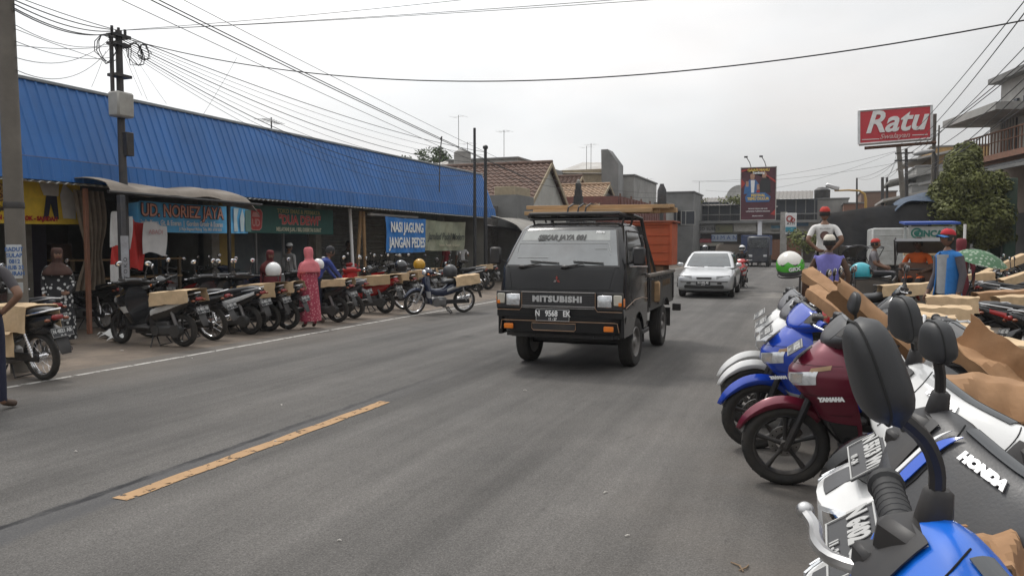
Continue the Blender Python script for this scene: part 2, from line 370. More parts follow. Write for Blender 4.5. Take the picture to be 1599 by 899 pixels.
# painted lines, worn through by noise
def paint(name, c, wear, sc=26):
    m = bpy.data.materials.new(name); m.use_nodes = True; t = m.node_tree; b = t.nodes['Principled BSDF']
    tc = nn(t, 'ShaderNodeTexCoord'); n = nn(t, 'ShaderNodeTexNoise'); n.inputs['Scale'].default_value = sc; n.inputs['Detail'].default_value = 8; n.inputs['Roughness'].default_value = .75
    t.links.new(tc.outputs['Object'], n.inputs['Vector']); r = nn(t, 'ShaderNodeMapRange'); r.inputs[1].default_value = wear; r.inputs[2].default_value = wear+.05
    t.links.new(n.outputs[0], r.inputs[0]); t.links.new(r.outputs[0], b.inputs['Alpha'])
    n2 = nn(t, 'ShaderNodeTexNoise'); n2.inputs['Scale'].default_value = 6; t.links.new(tc.outputs['Object'], n2.inputs['Vector'])
    mx = nn(t, 'ShaderNodeMix', data_type='RGBA'); t.links.new(n2.outputs[0], mx.inputs[0]); mx.inputs[6].default_value = (*[x*.75 for x in c], 1); mx.inputs[7].default_value = (*[x*1.1 for x in c], 1)
    t.links.new(mx.outputs[2], b.inputs['Base Color']); b.inputs['Roughness'].default_value = .8
    return m
g = MB();g.grid(lambda u, v: (-8.41+.085*u+.02*math.sin(v*40), lerp(-4, 60, v), .007), 1, 60); struct('edge_line', g, paint('line_white', (.50, .48, .45), .42, 8))
g = MB(); g.grid(lambda u, v: (lerp(-4.09, -3.965, u)+.006*math.sin(v*30), lerp(3.52, 6.75, v), .007), 2, 30); struct('centre_line', g, paint('line_yellow', (.40, .245, .12), .40, 9))
g = MB(); g.grid(lambda u, v: (lerp(-4.10, -3.95, u), lerp(-1.5, .6, v), .007), 2, 10); g.grid(lambda u, v: (lerp(-4.10, -3.95, u), lerp(34, 38, v), .007), 2, 10); struct('centre_line', g, paint('line_yellow2', (.5, .3, .12), .4))
# raised pavement before the right-hand shops and the low step before the market
PM, *_ = ground_mat('pavement_slab', (.24, .22, .195), (.17, .155, .14), .8, .004)
g = MB(); g.box((9.3, 34, .06), (8.6, 62, .13)); struct('pavement', g, PM)
g = MB(); g.box((-14.1, 19.5, .06), (2.4, 25, .13)); struct('pavement', g, PM)
g = MB(); g.box((-7, 77.6, .07), (50, 2.4, .14)); struct('pavement', g, PM)
# litter and stones on the road and shoulder
litm = mat('litter_paper', (.55, .52, .48), .8)
for (u, v, s_) in ((1155, 886, .06), (1165, 889, .05), (945, 770, .02), (980, 838, .015), (530, 845, .012), (440, 633, .02), (430, 690, .012), (820, 610, .02), (118, 706, .012), (300, 560, .02), (190, 548, .03)):
    p = G(u, v); q = MB(Matrix.Translation(p+Vector((0, 0, .008)))); a = random.random()*6
    q.tube([(-s_*math.cos(a), -s_*math.sin(a), 0), (0, 0, .004), (s_*math.cos(a+.5), s_*math.sin(a+.5), 0)], [.003, .005, .003], 5)
    tag(q.build('twig' if s_ > .03 else 'pebble', mat('twig_brown', (.22, .15, .09), .8) if s_ > .03 else litm), 'pale bit of litter lying on the road surface', 'litter', 'bits of litter on the road')
for i, (u, v) in enumerate(((172, 528), (184, 533), (166, 524))):
    p = G(u, v); q = MB(Matrix.Translation(p))
    r1, r2 = .17-.03*i, .1
    q.grid(lambda a, b_: ((a-.5)*2*r1, (b_-.5)*2*r2, .02+.05*math.sin(a*7+i)*math.sin(b_*5)+.06*(1-abs(2*a-1))), 8, 6, .004)
    tag(q.build('plastic_bag', mat('bag_white', (.72, .72, .70), .5)), ['crumpled white plastic bag on the ground by the shop post', 'crumpled white bag nearest the parked scooter wheel', 'smaller crumpled white bag behind the other bags'][i], 'bag', 'white litter bags by the post')
# ================================================================ LEFT: MARKET BUILDING
BLUE = mat('blue_roof_sheet', (.013, .115, .36), .45, var=.16, scale=1.6, dirt=.28, dirtc=(.05, .10, .18), streak=(1, 1, .2))
bl = thing('market_building', 'long single-storey market hall with steep blue corrugated metal roof on the left', 'market building', (-13, 15, 0))
def wl(mb, name, m, par=None, **k):      # build with world coordinates under a thing standing at par.location
    par = par or bl; mb.M = Matrix.Identity(4); o = mb.build(name, m, par, **k); o.location = -Vector(par.location) if not par.rotation_euler.z else (0, 0, 0); return o
YA, YB = 1.0, 28.9
def ribs(y0, y1, pitch, prof):          # list of (y, depth)
    out = []; y = y0
    while y < y1:
        for a, d in prof:
            if y+a*pitch <= y1: out.append((y+a*pitch, d))
        y += pitch
    out.append((y1, 0)); return out
rb = ribs(YA, YB, .20, ((0, 0), (.62, 0), (.70, .022), (.84, .022), (.92, 0)))
q = MB(); r0 = [[], [], []]
for y, d in rb:
    k = max(0, (y-YB+.0))
    r0[0].append((-12.62, y, 4.42)); 
top = [(-12.62+d, y, 4.42) for y, d in rb]; fold = [(-12.10+d, y, 3.06) for y, d in rb]
q.loft([top, fold], False, False)
wl(q, 'roof', BLUE, ang=25)
q = MB(); q.loft([[(-12.06+d*.8, y, 3.05) for y, d in rb], [(-12.0+d*.8, y, 2.68) for y, d in rb]], False, False); wl(q, 'fascia', BLUE, ang=25)
q = MB(); q.tube([(-12.09, YA, 3.055), (-12.09, YB, 3.055)], .022, 6); wl(q, 'roof_fold', mat('blue_fold', (.02, .06, .18), .5))
q = MB(); q.box((-12.66, (YA+YB)/2, 4.45), (.16, YB-YA, .06), .01); wl(q, 'ridge_cap', mat('grey_zinc', (.30, .32, .33), .5, .5))
q = MB(); q.quad((-12.62, YB-.01, 4.42), (-12.0, YB-.01, 2.7), (-22, YB-.01, 2.7), (-22, YB-.01, 3.2)); q.quad((-12.7, YA, 4.40), (-12.7, YB, 4.40), (-24, YB, 3.0), (-24, YA, 3.0)); wl(q, 'rear_roof', mat('old_zinc', (.2, .2, .2), .6, .3, dirt=.5))
# corrugated translucent strip peeping under the fascia
q = MB(); pts = [(y, .018*math.sin(y*2*PI/.16)) for y in [YA+.02*i for i in range(int((YB-YA)/.02))]]
q.loft([[(-11.985, y, 2.65+d) for y, d in pts], [(-12.35, y, 2.69+d) for y, d in pts]], False, False); wl(q, 'eave_sheet', mat('pale_eave', (.80, .80, .78), .6, dirt=.4))
# structure behind: wall, ceiling, floor, partitions
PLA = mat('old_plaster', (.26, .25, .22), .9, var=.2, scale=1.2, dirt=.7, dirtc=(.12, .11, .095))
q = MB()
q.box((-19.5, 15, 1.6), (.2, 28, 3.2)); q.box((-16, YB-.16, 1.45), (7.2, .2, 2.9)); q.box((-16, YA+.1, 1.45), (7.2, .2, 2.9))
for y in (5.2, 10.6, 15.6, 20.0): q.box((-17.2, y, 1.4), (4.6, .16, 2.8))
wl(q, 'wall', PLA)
q = MB(); q.box((-16, 15, 2.86), (7.6, 27.6, .06)); wl(q, 'ceiling', mat('dark_boards', (.045, .04, .035), .9))  # ceiling boards in one very dark brown
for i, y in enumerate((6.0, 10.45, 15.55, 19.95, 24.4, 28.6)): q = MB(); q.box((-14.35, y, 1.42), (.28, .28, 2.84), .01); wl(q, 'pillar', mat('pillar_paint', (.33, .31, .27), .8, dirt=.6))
# roller shutters between pillars at the far end
SHU = mat('shutter_grey', (.25, .25, .24), .5, .2, var=.12, dirt=.5, dirtc=(.11, .10, .09))
def shutter(y0, y1, m=SHU, x=-14.45, z1=2.75, name='shutter'):
    q = MB(); n = 26; pr = []
    for i in range(n): z = .14+(z1-.14)*i/n; h = (z1-.14)/n; pr += [(x, z), (x+.03, z+h*.25), (x+.03, z+h*.75), (x, z+h*.98)]
    q.loft([[(a, y0, z) for a, z in pr], [(a, y1, z) for a, z in pr]], False, False); q.box((x+.02, (y0+y1)/2, z1+.06), (.2, y1-y0, .14)); q.box((x+.02, (y0+y1)/2, .17), (.05, y1-y0, .06))
    return wl(q, name, m, ang=25)
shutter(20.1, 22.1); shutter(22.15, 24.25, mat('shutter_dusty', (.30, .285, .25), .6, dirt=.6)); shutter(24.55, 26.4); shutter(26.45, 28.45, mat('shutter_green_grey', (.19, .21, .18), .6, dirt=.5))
# glass shop front of the gold shop
q = MB(); 
for y in (16.2, 17.4, 18.6, 19.8): q.box((-14.5, y, 1.4), (.06, .06, 2.6))
for z in (.75, 2.05, 2.7): q.box((-14.5, 18.0, z), (.05, 3.6, .05))
wl(q, 'shop_frame', ALU)
q = MB(); q.box((-14.52, 18.0, 1.7), (.012, 3.5, 1.9)); wl(q, 'shop_window', mat('shop_glass', (.10, .12, .13), .08, spec=.7))
q = MB(); q.box((-14.5, 18.0, .45), (.1, 3.6, .6), .01); wl(q, 'stall_riser', mat('riser_tile', (.32, .33, .33), .3))
q = MB(); q.box((-14.3, 15.95, 1.5), (.2, .55, 2.4), .01); wl(q, 'yellow_pier', mat('yellow_paint', (.42, .29, .07), .7, dirt=.4))
q = MB(); q.cyl((-12.6, 19.4, .1), (-12.75, 19.45, 2.65), .05, 10); wl(q, 'white_column', WHT)
q = MB(); q.box((-12.7, 19.8, 1.3), (.05, .12, 2.6), 0, (0, .08, .02)); q.box((-12.6, 20.0, 1.3), (.05, .1, 2.6), 0, (.1, .04, 0)); wl(q, 'plank', WOOD)
# white fluorescent batten and beam
q = MB(); q.box((-12.5, 21.6, 2.52), (.12, 3.0, .06)); q.box((-12.5, 22.3, 2.44), (.05, .08, .14)); wl(q, 'beam', WHT)

# --- posts, curtain, tarps
q = MB(); p = G(140, 521); q.box((p.x, p.y, 1.3), (.07, .07, 2.6), .005); o = q.build('shop_post', mat('post_paint', (.30, .13, .08), .6, dirt=.6)); tag(o, 'slim post with faded red-brown paint beside the curtain', 'post')
p = G(195, 527)
t_ = thing('shop_post', 'dark post with a pale panel of stickers in front of the flags', 'post', p)
q = MB(); q.box((0, 0, 1.22), (.10, .10, 2.44), .006); q.build('post', mat('post_dark', (.04, .042, .05), .6, dirt=.4), t_)
q = MB(); q.box((.055, .0, 1.25), (.012, .16, 1.0), .002); q.build('notice_panel', mat('notice', (.34, .35, .38), .6, dirt=.6), t_)
text('T O K O', .10, BLK, frame((.063, 0, 1.2), (0, 0, 1), (0, -1, 0)), 'lettering', t_, .001)
q = MB(); q.box((-11.3, 12.75, 1.2), (.06, .06, 2.4), .004); tag(q.build('shop_post', mat('post_dark')if 0 else DKM), 'thin dark post under the right end of the brown tarp', 'post')
def curtain(u, v):
    f = 1-.45*math.exp(-((v-.38)/.22)**2)
    y = 10.45+(u-.5)*.62*f+.05; return (-12.6+.06*math.sin(u*34)*f+.12*math.sin(v*3), y, .75+1.85*v)
q = MB(); q.grid(curtain, 60, 16, .006); tag(q.build('curtain', mat('curtain_cloth', (.25, .20, .15), .9, var=.2)), 'long faded brown curtain tied at the middle behind the red post', 'curtain')
# brown tarp canopy
def tarp(name, lab, y0, y1, x0, x1, z0, z1, sag, m=TARP, roll=.12):
    def f(u, v):
        y = lerp(y0, y1, u); x = lerp(x0, x1, v)
        z = lerp(z0, z1, v*v)+.03*math.sin(u*9+v*3)+.02*math.sin(u*23)-sag*math.sin(u*PI)*v*.4
        if v > .85: x -= (v-.85)*roll*3; z -= (v-.85)*roll*5
        if u > .86: z -= (u-.86)**2*14
        return (x, y, z)
    q = MB(); q.grid(f, 40, 14, .012); return tag(q.build(name, m), lab, 'awning')
tarp('tarp_awning', 'sagging brown tarpaulin awning over the blue banner', 9.75, 13.55, -12.15, -11.1, 2.74, 2.60, .04)
tarp('tarp_awning', 'grey tarpaulin awning past the far end of the blue roof', 28.3, 32.5, -12.6, -10.6, 2.75, 2.2, .2, mat('tarp_grey', (.23, .22, .20), .8, dirt=.4))
q = MB(); q.tube([(-11.15, 9.7, 2.5), (-11.15, 13.6, 2.46)], .03, 6); tag(q.build('awning_rail', DKM), 'dark pipe rail holding up the brown tarpaulin', 'rail')

# --- banners
def banner(name, lab, a, b, z0, z1, m, wr=.012, x=-12.3, sag=.03, th=.003, th2=None, fold=None):
    """flat cloth facing +x between y=a and y=b; returns (object, text frame function)"""
    def f(u, v):
        y = lerp(a, b, u); z = lerp(z0, z1, v)-sag*math.sin(u*PI)*(1 if v > .5 else .6)
        xx = x+wr*math.sin(u*17+v*4)+wr*.6*math.sin(u*41-v*7)
        if fold and u < fold: k = (fold-u)/fold; xx += .10*math.sin(k*9); z -= k*k*.28*(v < .6)+k*.15*v
        return (xx, y, z)
    q = MB(); q.grid(f, 60, 10, th); t = thing(name, lab, 'banner', (0, 0, 0)); q.build('cloth', m, t); return t
def bt(t, s, y, z, size, m, x, sx=1, off=0, **k): return text(s, size, m, frame((x, y, z), (0, 1, 0), (0, 0, 1)), 'lettering', t, .002, sx, off, **k)
yb = banner('shop_banner', 'yellow shop banner with clothing pictures hung behind the near concrete pole', 7.7, 10.55, 1.98, 2.74, mat('yellow_banner', (.88, .60, .05), .6, dirt=.08), x=-12.85)
q = MB(); q.box((-12.822, 9.05, 2.66), (.006, 3.0, .10)); 
BRN = mat('print_brown', (.23, .09, .03), .6); PRED = mat('print_red', (.45, .03, .02), .6); PYL = mat('print_yellow', (.75, .52, .10), .6)
bt(yb, 'SB', 8.86, 2.47, .40, BRN, -12.81, 1.2, .02); bt(yb, 'SB', 8.86, 2.47, .40, mat('print_gold', (.60, .38, .10), .6), -12.806, 1.2, -.004)
bt(yb, 'Kwalitas Sejak 1998', 8.9, 2.22, .13, mat('print_dark', (.05, .03, .03), .6), -12.815, 1, .004); bt(yb, 'SERAGAM - SORBAN - SONGKOK - SAJADAH', 9.1, 2.06, .105, PRED, -12.815, .9, .006)
q = MB(); q.use(mat('print_navy', (.03, .03, .05), .6)).prism([(9.78, 2.05), (9.87, 2.05), (9.93, 2.35), (10.0, 2.06), (10.08, 2.06), (10.05, 2.5), (9.85, 2.5)], -12.822, -12.815, 'x')
q.use(mat('print_white', (.62, .58, .52), .6)).prism([(9.80, 2.48), (10.08, 2.48), (10.1, 2.7), (9.72, 2.7)], -12.822, -12.812, 'x'); q.prism([(10.17, 2.08), (10.42, 2.08), (10.45, 2.5), (10.2, 2.72), (10.12, 2.5)], -12.822, -12.814, 'x'); q.build('printed_clothes', None, yb)
BLB = mat('blue_banner', (.12, .48, .82), .55, dirt=.12)
nb = banner('shop_banner', 'light blue shop banner with salmon letters sagging under the brown tarpaulin', 10.85, 14.4, 1.86, 2.46, BLB, .014, -12.2, .02, fold=.13)
bt(nb, 'UD. NORIEZ JAYA', 12.45, 2.27, .34, mat('print_outline', (.12, .03, .03), .6), -12.175, .82, .022); bt(nb, 'UD. NORIEZ JAYA', 12.45, 2.27, .34, mat('print_salmon', (.80, .42, .32), .6), -12.169, .82, .006)
bt(nb, 'Sedia Kayu, Gt. & Eceran  |  Gordon Grosir & Eceran', 12.42, 2.035, .145, WHT, -12.174, .72, .004); bt(nb, 'Jl. Raya Singosari Malang  Telp. 0821 6738 5555', 12.9, 1.925, .085, WHT, -12.174, .75, .002)
q = MB(); q.use(mat('print_pale', (.5, .62, .66), .6)).prism([(13.9, 1.9), (14.03, 1.9), (14.0, 2.2), (14.06, 2.42), (13.9, 2.42)], -12.18, -12.172, 'x'); q.prism([(14.12, 1.9), (14.22, 1.9), (14.25, 2.2), (14.18, 2.42), (14.1, 2.2)], -12.18, -12.172, 'x'); q.use(mat('print_green', (.10, .2, .18), .6)).prism([(14.28, 1.9), (14.47, 1.9), (14.47, 2.4), (14.28, 2.4)], -12.18, -12.174, 'x'); q.build('printed_pictures', None, nb)
GRB = mat('green_board', (.012, .10, .085), .5, dirt=.1)
ds = thing('shop_sign', 'dark green jewellery shop signboard with red letters', 'sign', (0, 0, 0))
q = MB(); q.box((-13.0, 17.03, 2.24), (.05, 3.8, .70), .006); q.build('board', GRB, ds)
bt(ds, 'TOKO EMAS & PERMATA', 17.35, 2.475, .15, mat('print_olive', (.30, .29, .13), .6), -12.972, 1.12, .006)
RD = mat('print_crimson', (.50, .06, .06), .6)
bt(ds, '"DUA DEWI"', 17.4, 2.245, .33, mat('print_pink', (.62, .3, .28), .6), -12.974, .98, .018); bt(ds, '"DUA DEWI"', 17.4, 2.245, .33, RD, -12.969, .98, .004)
bt(ds, 'MELAYANI JUAL / BELI DISERTAI SURAT', 17.35, 2.00, .14, mat('print_cream', (.52, .52, .40), .6), -12.972, .80, .006)
q = MB(); q.use(mat('print_pink')).prism([(15.37, 2.02), (15.46, 1.96), (15.72, 1.96), (15.81, 2.02), (15.85, 2.40), (15.78, 2.49), (15.40, 2.49), (15.33, 2.40)], -12.974, -12.969, 'x'); q.use(RD).prism([(15.39, 2.04), (15.47, 1.98), (15.71, 1.98), (15.79, 2.04), (15.83, 2.40), (15.76, 2.47), (15.42, 2.47), (15.35, 2.40)], -12.97, -12.966, 'x')
q.use(mat('print_pink')).prism([(15.45, 2.29), (15.73, 2.29), (15.70, 2.41), (15.48, 2.41)], -12.967, -12.964, 'x'); q.build('emblem', None, ds)
bt(ds, 'UD', 15.59, 2.14, .25, mat('print_pink'), -12.964, .8, .01)
nj = banner('food_banner', 'square blue food stall banner with white letters under the blue eave', 20.4, 22.95, 1.36, 2.46, mat('blue_banner2', (.015, .17, .50), .55, dirt=.1), .02, -12.1, .03)
CRM = mat('print_white2', (.72, .74, .72), .6)
bt(nj, 'NASI JAGUNG', 21.7, 2.13, .42, CRM, -12.065, .80, .014); bt(nj, 'JANGAN PEDES', 21.7, 1.65, .44, CRM, -12.065, .76, .014)
mb_ = banner('food_banner', 'faded olive banner with dark script beside the square blue banner', 23.0, 26.2, 1.40, 2.44, mat('olive_banner', (.25, .27, .19), .7, var=.35, scale=2, dirt=.4, dirtc=(.40, .36, .28)), .03, -12.15, .03)
bt(mb_, 'Jamilud Pedel Modern', 24.6, 1.88, .34, mat('print_ink', (.04, .05, .04), .6), -12.10, .95, .006, shear=.35)
bt(mb_, 'Tekwan - Pempek - Es Campur', 24.8, 1.58, .13, mat('print_sand', (.5, .46, .34), .6), -12.10, 1, .002)
# flags and shirts hung behind the sticker post
def cloth(name, lab, cat, y0, y1, z0, z1, x, mats, wr=.03, split=None):
    t = thing(name, lab, cat, (x, (y0+y1)/2, z0))
    def mk(za, zb, nm, m):
        q = MB(); q.grid(lambda u, v: (wr*math.sin(u*12+v*2)+.02*v, (u-.5)*(y1-y0)*(1+.1*math.sin(v*3)), lerp(za, zb, v)-z0+.04*math.sin(u*5)), 14, 10, .004); q.build(nm, m, t)
    if split: mk(split, z1, 'upper_stripe', mats[0]); mk(z0, split, 'lower_stripe', mats[1])
    else: mk(z0, z1, 'fabric', mats[0])
    return t
FR = mat('flag_red', (.50, .03, .025), .75, var=.1); FW = mat('flag_white', (.60, .59, .58), .75, var=.08)
cloth('flag', 'white over red flag hanging beside the sticker post', 'flag', 10.05, 10.5, 1.2, 2.15, -11.55, (FW, FR), .04, 1.55)
cloth('flag', 'all red cloth flag hanging behind the white shirt', 'flag', 10.55, 11.1, 1.15, 2.05, -11.9, (FR,), .05)
sh = cloth('t_shirt', 'white printed T-shirt hung beside the red flag', 'shirt', 11.0, 11.55, 1.42, 2.0, -11.8, (FW,), .02)
text('ABADI', .12, mat('print_faded', (.5, .25, .25), .7), frame((.05, 0, .42), (0, 1, 0), (0, 0, 1)), 'lettering', sh, .001)
q = MB(); q.grid(lambda u, v: (-11.5+.03*math.sin(u*9), lerp(10.0, 10.35, u), lerp(.95, 1.25, v)), 6, 4, .004); tag(q.build('cloth', FW), 'white cloth scrap below the flag', 'cloth')
# goods inside the open shops
SHELF = mat('shelf_wood', (.14, .10, .06), .8, dirt=.3)
t_ = thing('display_rack', 'open rack of planks inside the dark shop behind the scooters', 'rack', (-14.2, 12.6, .13))
q = MB(); [q.box((dx, dy, .6), (.06, .06, 1.2)) for dx in (-.3, .3) for dy in (-1.4, 1.4)]; q.build('frame', SHELF, t_)
for z in (.35, .75, 1.15):
    q = MB(); q.box((0, 0, z), (.7, 2.9, .03)); q.build('shelf', WOOD, t_)
t_ = thing('display_case', 'low glass case on trestles in the nearest shop', 'display case', (-14.0, 8.6, .13))
q = MB(); q.box((0, 0, .45), (.6, 1.8, .05)); q.box((0, 0, .95), (.6, 1.8, .03)); [q.box((a, b, .45), (.05, .05, .95)) for a in (-.27, .27) for b in (-.87, .87)]; q.build('frame', SHELF, t_)
q = MB(); q.box((0, 0, .70), (.56, 1.7, .44)); q.build('glass', GLASS, t_)
cols = [(.20, .05, .05), (.05, .08, .2), (.25, .22, .15), (.06, .12, .08), (.3, .3, .3), (.18, .12, .05)]
names = ['maroon', 'navy', 'beige', 'dark green', 'pale grey', 'brown']
for i, y in enumerate((6.6, 7.4, 8.1, 8.9, 9.6, 7.0)):
    c = mat('garment%d' % i, cols[i], .85); x = -15.6 if i < 5 else -14.9
    cloth('garment', '%s garment hanging in the nearest dark shop' % names[i], 'garment', y, y+.5, 1.2, 2.2, x, (c,), .05)
for i, (y, h) in enumerate(((11.3, 1.9), (11.9, 1.5), (14.6, 1.7))):
    q = MB(); q.box((-15.3, y, h/2+.13), (.5, .5, h), .03); tag(q.build('cloth_roll', mat('roll%d' % i, [(.08, .07, .1), (.1, .06, .04), (.05, .07, .09)][i], .85)), ['tall dark bundle of goods at the left of the timber shop', 'brown bundle of goods next to the tall dark one', 'bluish bundle at the right of the timber shop'][i], 'bundle')
# the market stall past the last shutter, dark canopies
q = MB(); q.grid(lambda u, v: (lerp(-13.5, -9.9, v), lerp(29.4, 34.5, u), 2.5-.5*v+.06*math.sin(u*14)-.1*math.sin(u*PI)), 20, 6, .015); tag(q.build('tarp_awning', mat('tarp_black', (.03, .03, .035), .7, dirt=.3)), 'black plastic awning behind the two thin poles', 'awning')
q = MB(); q.box((-14.6, 32, 1.2), (1.6, 4.6, 2.4), .02); tag(q.build('kiosk', mat('kiosk_dark', (.035, .035, .035), .8, dirt=.4)), 'dark closed kiosk past the far end of the blue roof', 'kiosk')

# ================================================================ POLES AND WIRES
PC = mat('pole_concrete', (.15, .135, .115), .85, var=.15, scale=3, dirt=.5, dirtc=(.10, .09, .08), bump=.003)
PS = mat('pole_steel', (.05, .05, .052), .6, .3, var=.2, dirt=.5, dirtc=(.12, .09, .07))
p1 = thing('utility_pole', 'thick weathered concrete pole with pasted notices at the left edge', 'utility pole', (-9.30, 6.72, 0), rot=(R(0), R(-.6), 0))
q = MB(); q.tube([(0, 0, 0), (0, 0, 3), (0, 0, 7.2)], [.118, .108, .088], 16); q.build('shaft', PC, p1)
q = MB(); q.lathe([(.116, 1.18), (.118, 1.2), (.118, 1.58), (.116, 1.6)], n=12, a0=R(-95), a1=R(-5)); nt_ = q.build('notice', mat('notice_paper', (.5, .53, .55), .7, dirt=.3), p1)
for k, s_ in enumerate(('BADUT', 'SULAP', '0812', 'HUB 33', 'MURAH')): text(s_, .07, mat('print_navy2', (.05, .12, .3), .6), frame((.087, -.087, 1.54-.075*k), (.7, .7, 0), (0, 0, 1)), 'lettering', nt_, .001, .85, .002)
q = MB(); q.lathe([(.115, 2.05), (.119, 2.06), (.119, 2.12), (.115, 2.13)], n=16); q.build('strap', PS, p1)
q = MB(); q.lathe([(.117, 1.0), (.119, 1.01), (.119, 1.12), (.117, 1.13)], n=12, a0=R(-95), a1=R(-5)); q.build('notice', mat('notice_paper2', (.35, .38, .40), .7, dirt=.5), p1)
P2 = Vector((-12.2, 10.95, 0)); PT2 = PX(185, 48, -11.6); P2 = Vector((-11.6, PT2.y, 0))
p2 = thing('utility_pole', 'slim dark pole with a grey junction box rising through the blue roof edge', 'utility pole', P2)
Z2 = PT2.z
q = MB(); q.tube([(0, 0, 0), (.02, 0, 2.6), (-.02, .02, 3.4), (0, 0, Z2)], [.075, .07, .065, .055], 12); q.tube([(-.0, -.16, Z2-1.3), (0, -.16, Z2-.15)], .035, 8); q.build('shaft', PS, p2)
q = MB(); q.box((.06, -.04, Z2-1.32), (.26, .36, .44), .03); q.build('junction_box', mat('box_grey', (.36, .35, .32), .5, dirt=.3), p2)
q = MB(); q.box((.08, .07, Z2-2.0), (.12, .16, .42), .01); q.build('meter_box', DKM, p2)
q = MB(); [q.box((0, 0, Z2-k), (.22, .34, .05)) for k in (.1, .25, .8)]; [q.cyl((0, -.14+.14*k, Z2-.1), (0, -.14+.14*k, Z2+.05), .025, 8) for k in range(3)]; q.build('bracket', DKM, p2)
WIRE = mat('wire_black', (.02, .02, .022), .5, var=.1)
def coil(c, r, turns, seed):
    r *= .8; rr = random.Random(seed); return [Vector(c)+Vector((rr.uniform(-.06, .06), r*math.cos(a)*(1+rr.uniform(-.15, .15)), r*1.2*math.sin(a)*(1+rr.uniform(-.15, .15)))) for a in [i*2*PI/9 for i in range(int(9*turns))]]
for i, (dy, dz, r) in enumerate(((-.28, -.38, .24), (.38, -.33, .22), (.55, -.25, .15))):
    q = MB(); q.tube(coil((0, dy, Z2+dz), r, 3, i), .008, 5); q.build('cable_coil', WIRE, p2)
PP = []
for i, (u, v, x, r) in enumerate(((741, 200, -11.6, .055), (758, 231, -11.5, .065))):
    T = PX(u, v, x); t = thing('utility_pole', ['taller thin black pole at the far end of the blue roof', 'shorter stouter black pole just right of the tall thin one'][i], 'utility pole', (T.x, T.y, 0)); q = MB(); q.tube([(0, 0, 0), (0, 0, T.z*.55), (0, 0, T.z*.56), (0, 0, T.z)], [r*1.15, r*1.15, r, r*.9], 10); q.build('shaft', mat('pole_black', (.022, .022, .024), .6), t)
    if i: q = MB(); q.lathe([(.05, T.z-.05), (.10, T.z-.03), (.10, T.z+.06), (.05, T.z+.1)], n=10); q.build('cap', DKM, t)
    PP.append(T)
def wire(a, b, sag=.3, r=.008, n=18, lab=None):
    a = Vector(a); b = Vector(b); q = MB()
    q.tube([a.lerp(b, i/n)-Vector((0, 0, 4*sag*(i/n)*(1-i/n))) for i in range(n+1)], r*.78, 5)
    return tag(q.build('overhead_cable', WIRE), lab or 'black overhead cable strung across the pale sky', 'cable', WG[0])
WG = ['overhead cables']
WG[0] = 'cables between the left poles'; L2 = 'thin cable slung between the two nearest left poles'
T2 = P2+Vector((0, 0, Z2)); T1 = Vector((-9.2, 6.72, 0))
rw = random.Random(3)
for z, dz, sg in ((4.55, -.05, .10), (4.5, -.1, .12), (4.48, -.08, .14), (4.6, -.02, .06), (4.3, -.25, .16), (4.05, -.3, .05), (4.1, -.5, .1), (3.9, -.15, .22), (3.75, -.3, .3), (4.25, -.6, .02)):
    wire(T1+Vector((0, 0, z)), T2+Vector((0, -.15, dz)), sg, .006 if z < 4.4 else .011, 14, L2)
WG[0] = 'cables from the boxed pole along the blue roof'; L2 = 'cable running from the boxed pole over the blue roof to the far thin poles'
for k in range(9):
    wire(T2+Vector((0, .05, -.05-.03*k)), PP[1]+Vector((rw.uniform(-.1, .1), 0, -.15-.13*k)), .25+.10*k, .006 if k % 3 else .011, 24, L2)
WG[0] = 'cables running down the street high on the left'; L2 = 'high cable running down the street in front of the blue roof'
for (u0, v0, u1, v1, x, r) in ((250, 0, 838, 285, -10.2, .013), (262, 0, 842, 286, -10.1, .013), (205, 0, 836, 292, -10.6, .008), (300, 0, 850, 280, -10.0, .007), (-60, -40, 175, 45, -11.6, .009)):
    a, b = PX(u0, v0, x), PX(u1, v1, x)
    if u0 < 0: b = T2
    d = (b-a); wire(a-d*.25 if u0 > 0 else a, b, .12 if u0 > 0 else .05, r, 30, L2)
WG[0] = 'cables crossing the street'; L2 = 'cable crossing over the street from the boxed pole'
E = PY(1620, 28, 9.5)
wire(T2+Vector((.05, .1, -.12)), E, .70, .011, 40, 'thick black cable sagging right across the street between left pole and right side')
for (u, v, y) in ((745, -6, 12), (960, 0, 11.5), (905, 0, 11)):
    b = PY(u, v, y); d = b-T2; wire(T2, T2+d*1.35, .05, .006, 20, L2)
for (u0, v0, u1, v1) in ((370, 90, 318, 178), (165, 80, 143, 136), (190, 75, 222, 150), (196, 70, 230, 156), (205, 80, 260, 162)):
    a = PX(u0, v0, -11.7 if u0 > 300 else -11.6); b = PX(u1, v1, -12.6); wire(a, b, .02, .004, 6, 'thin drop wire from the cable bundle down to the blue roof')
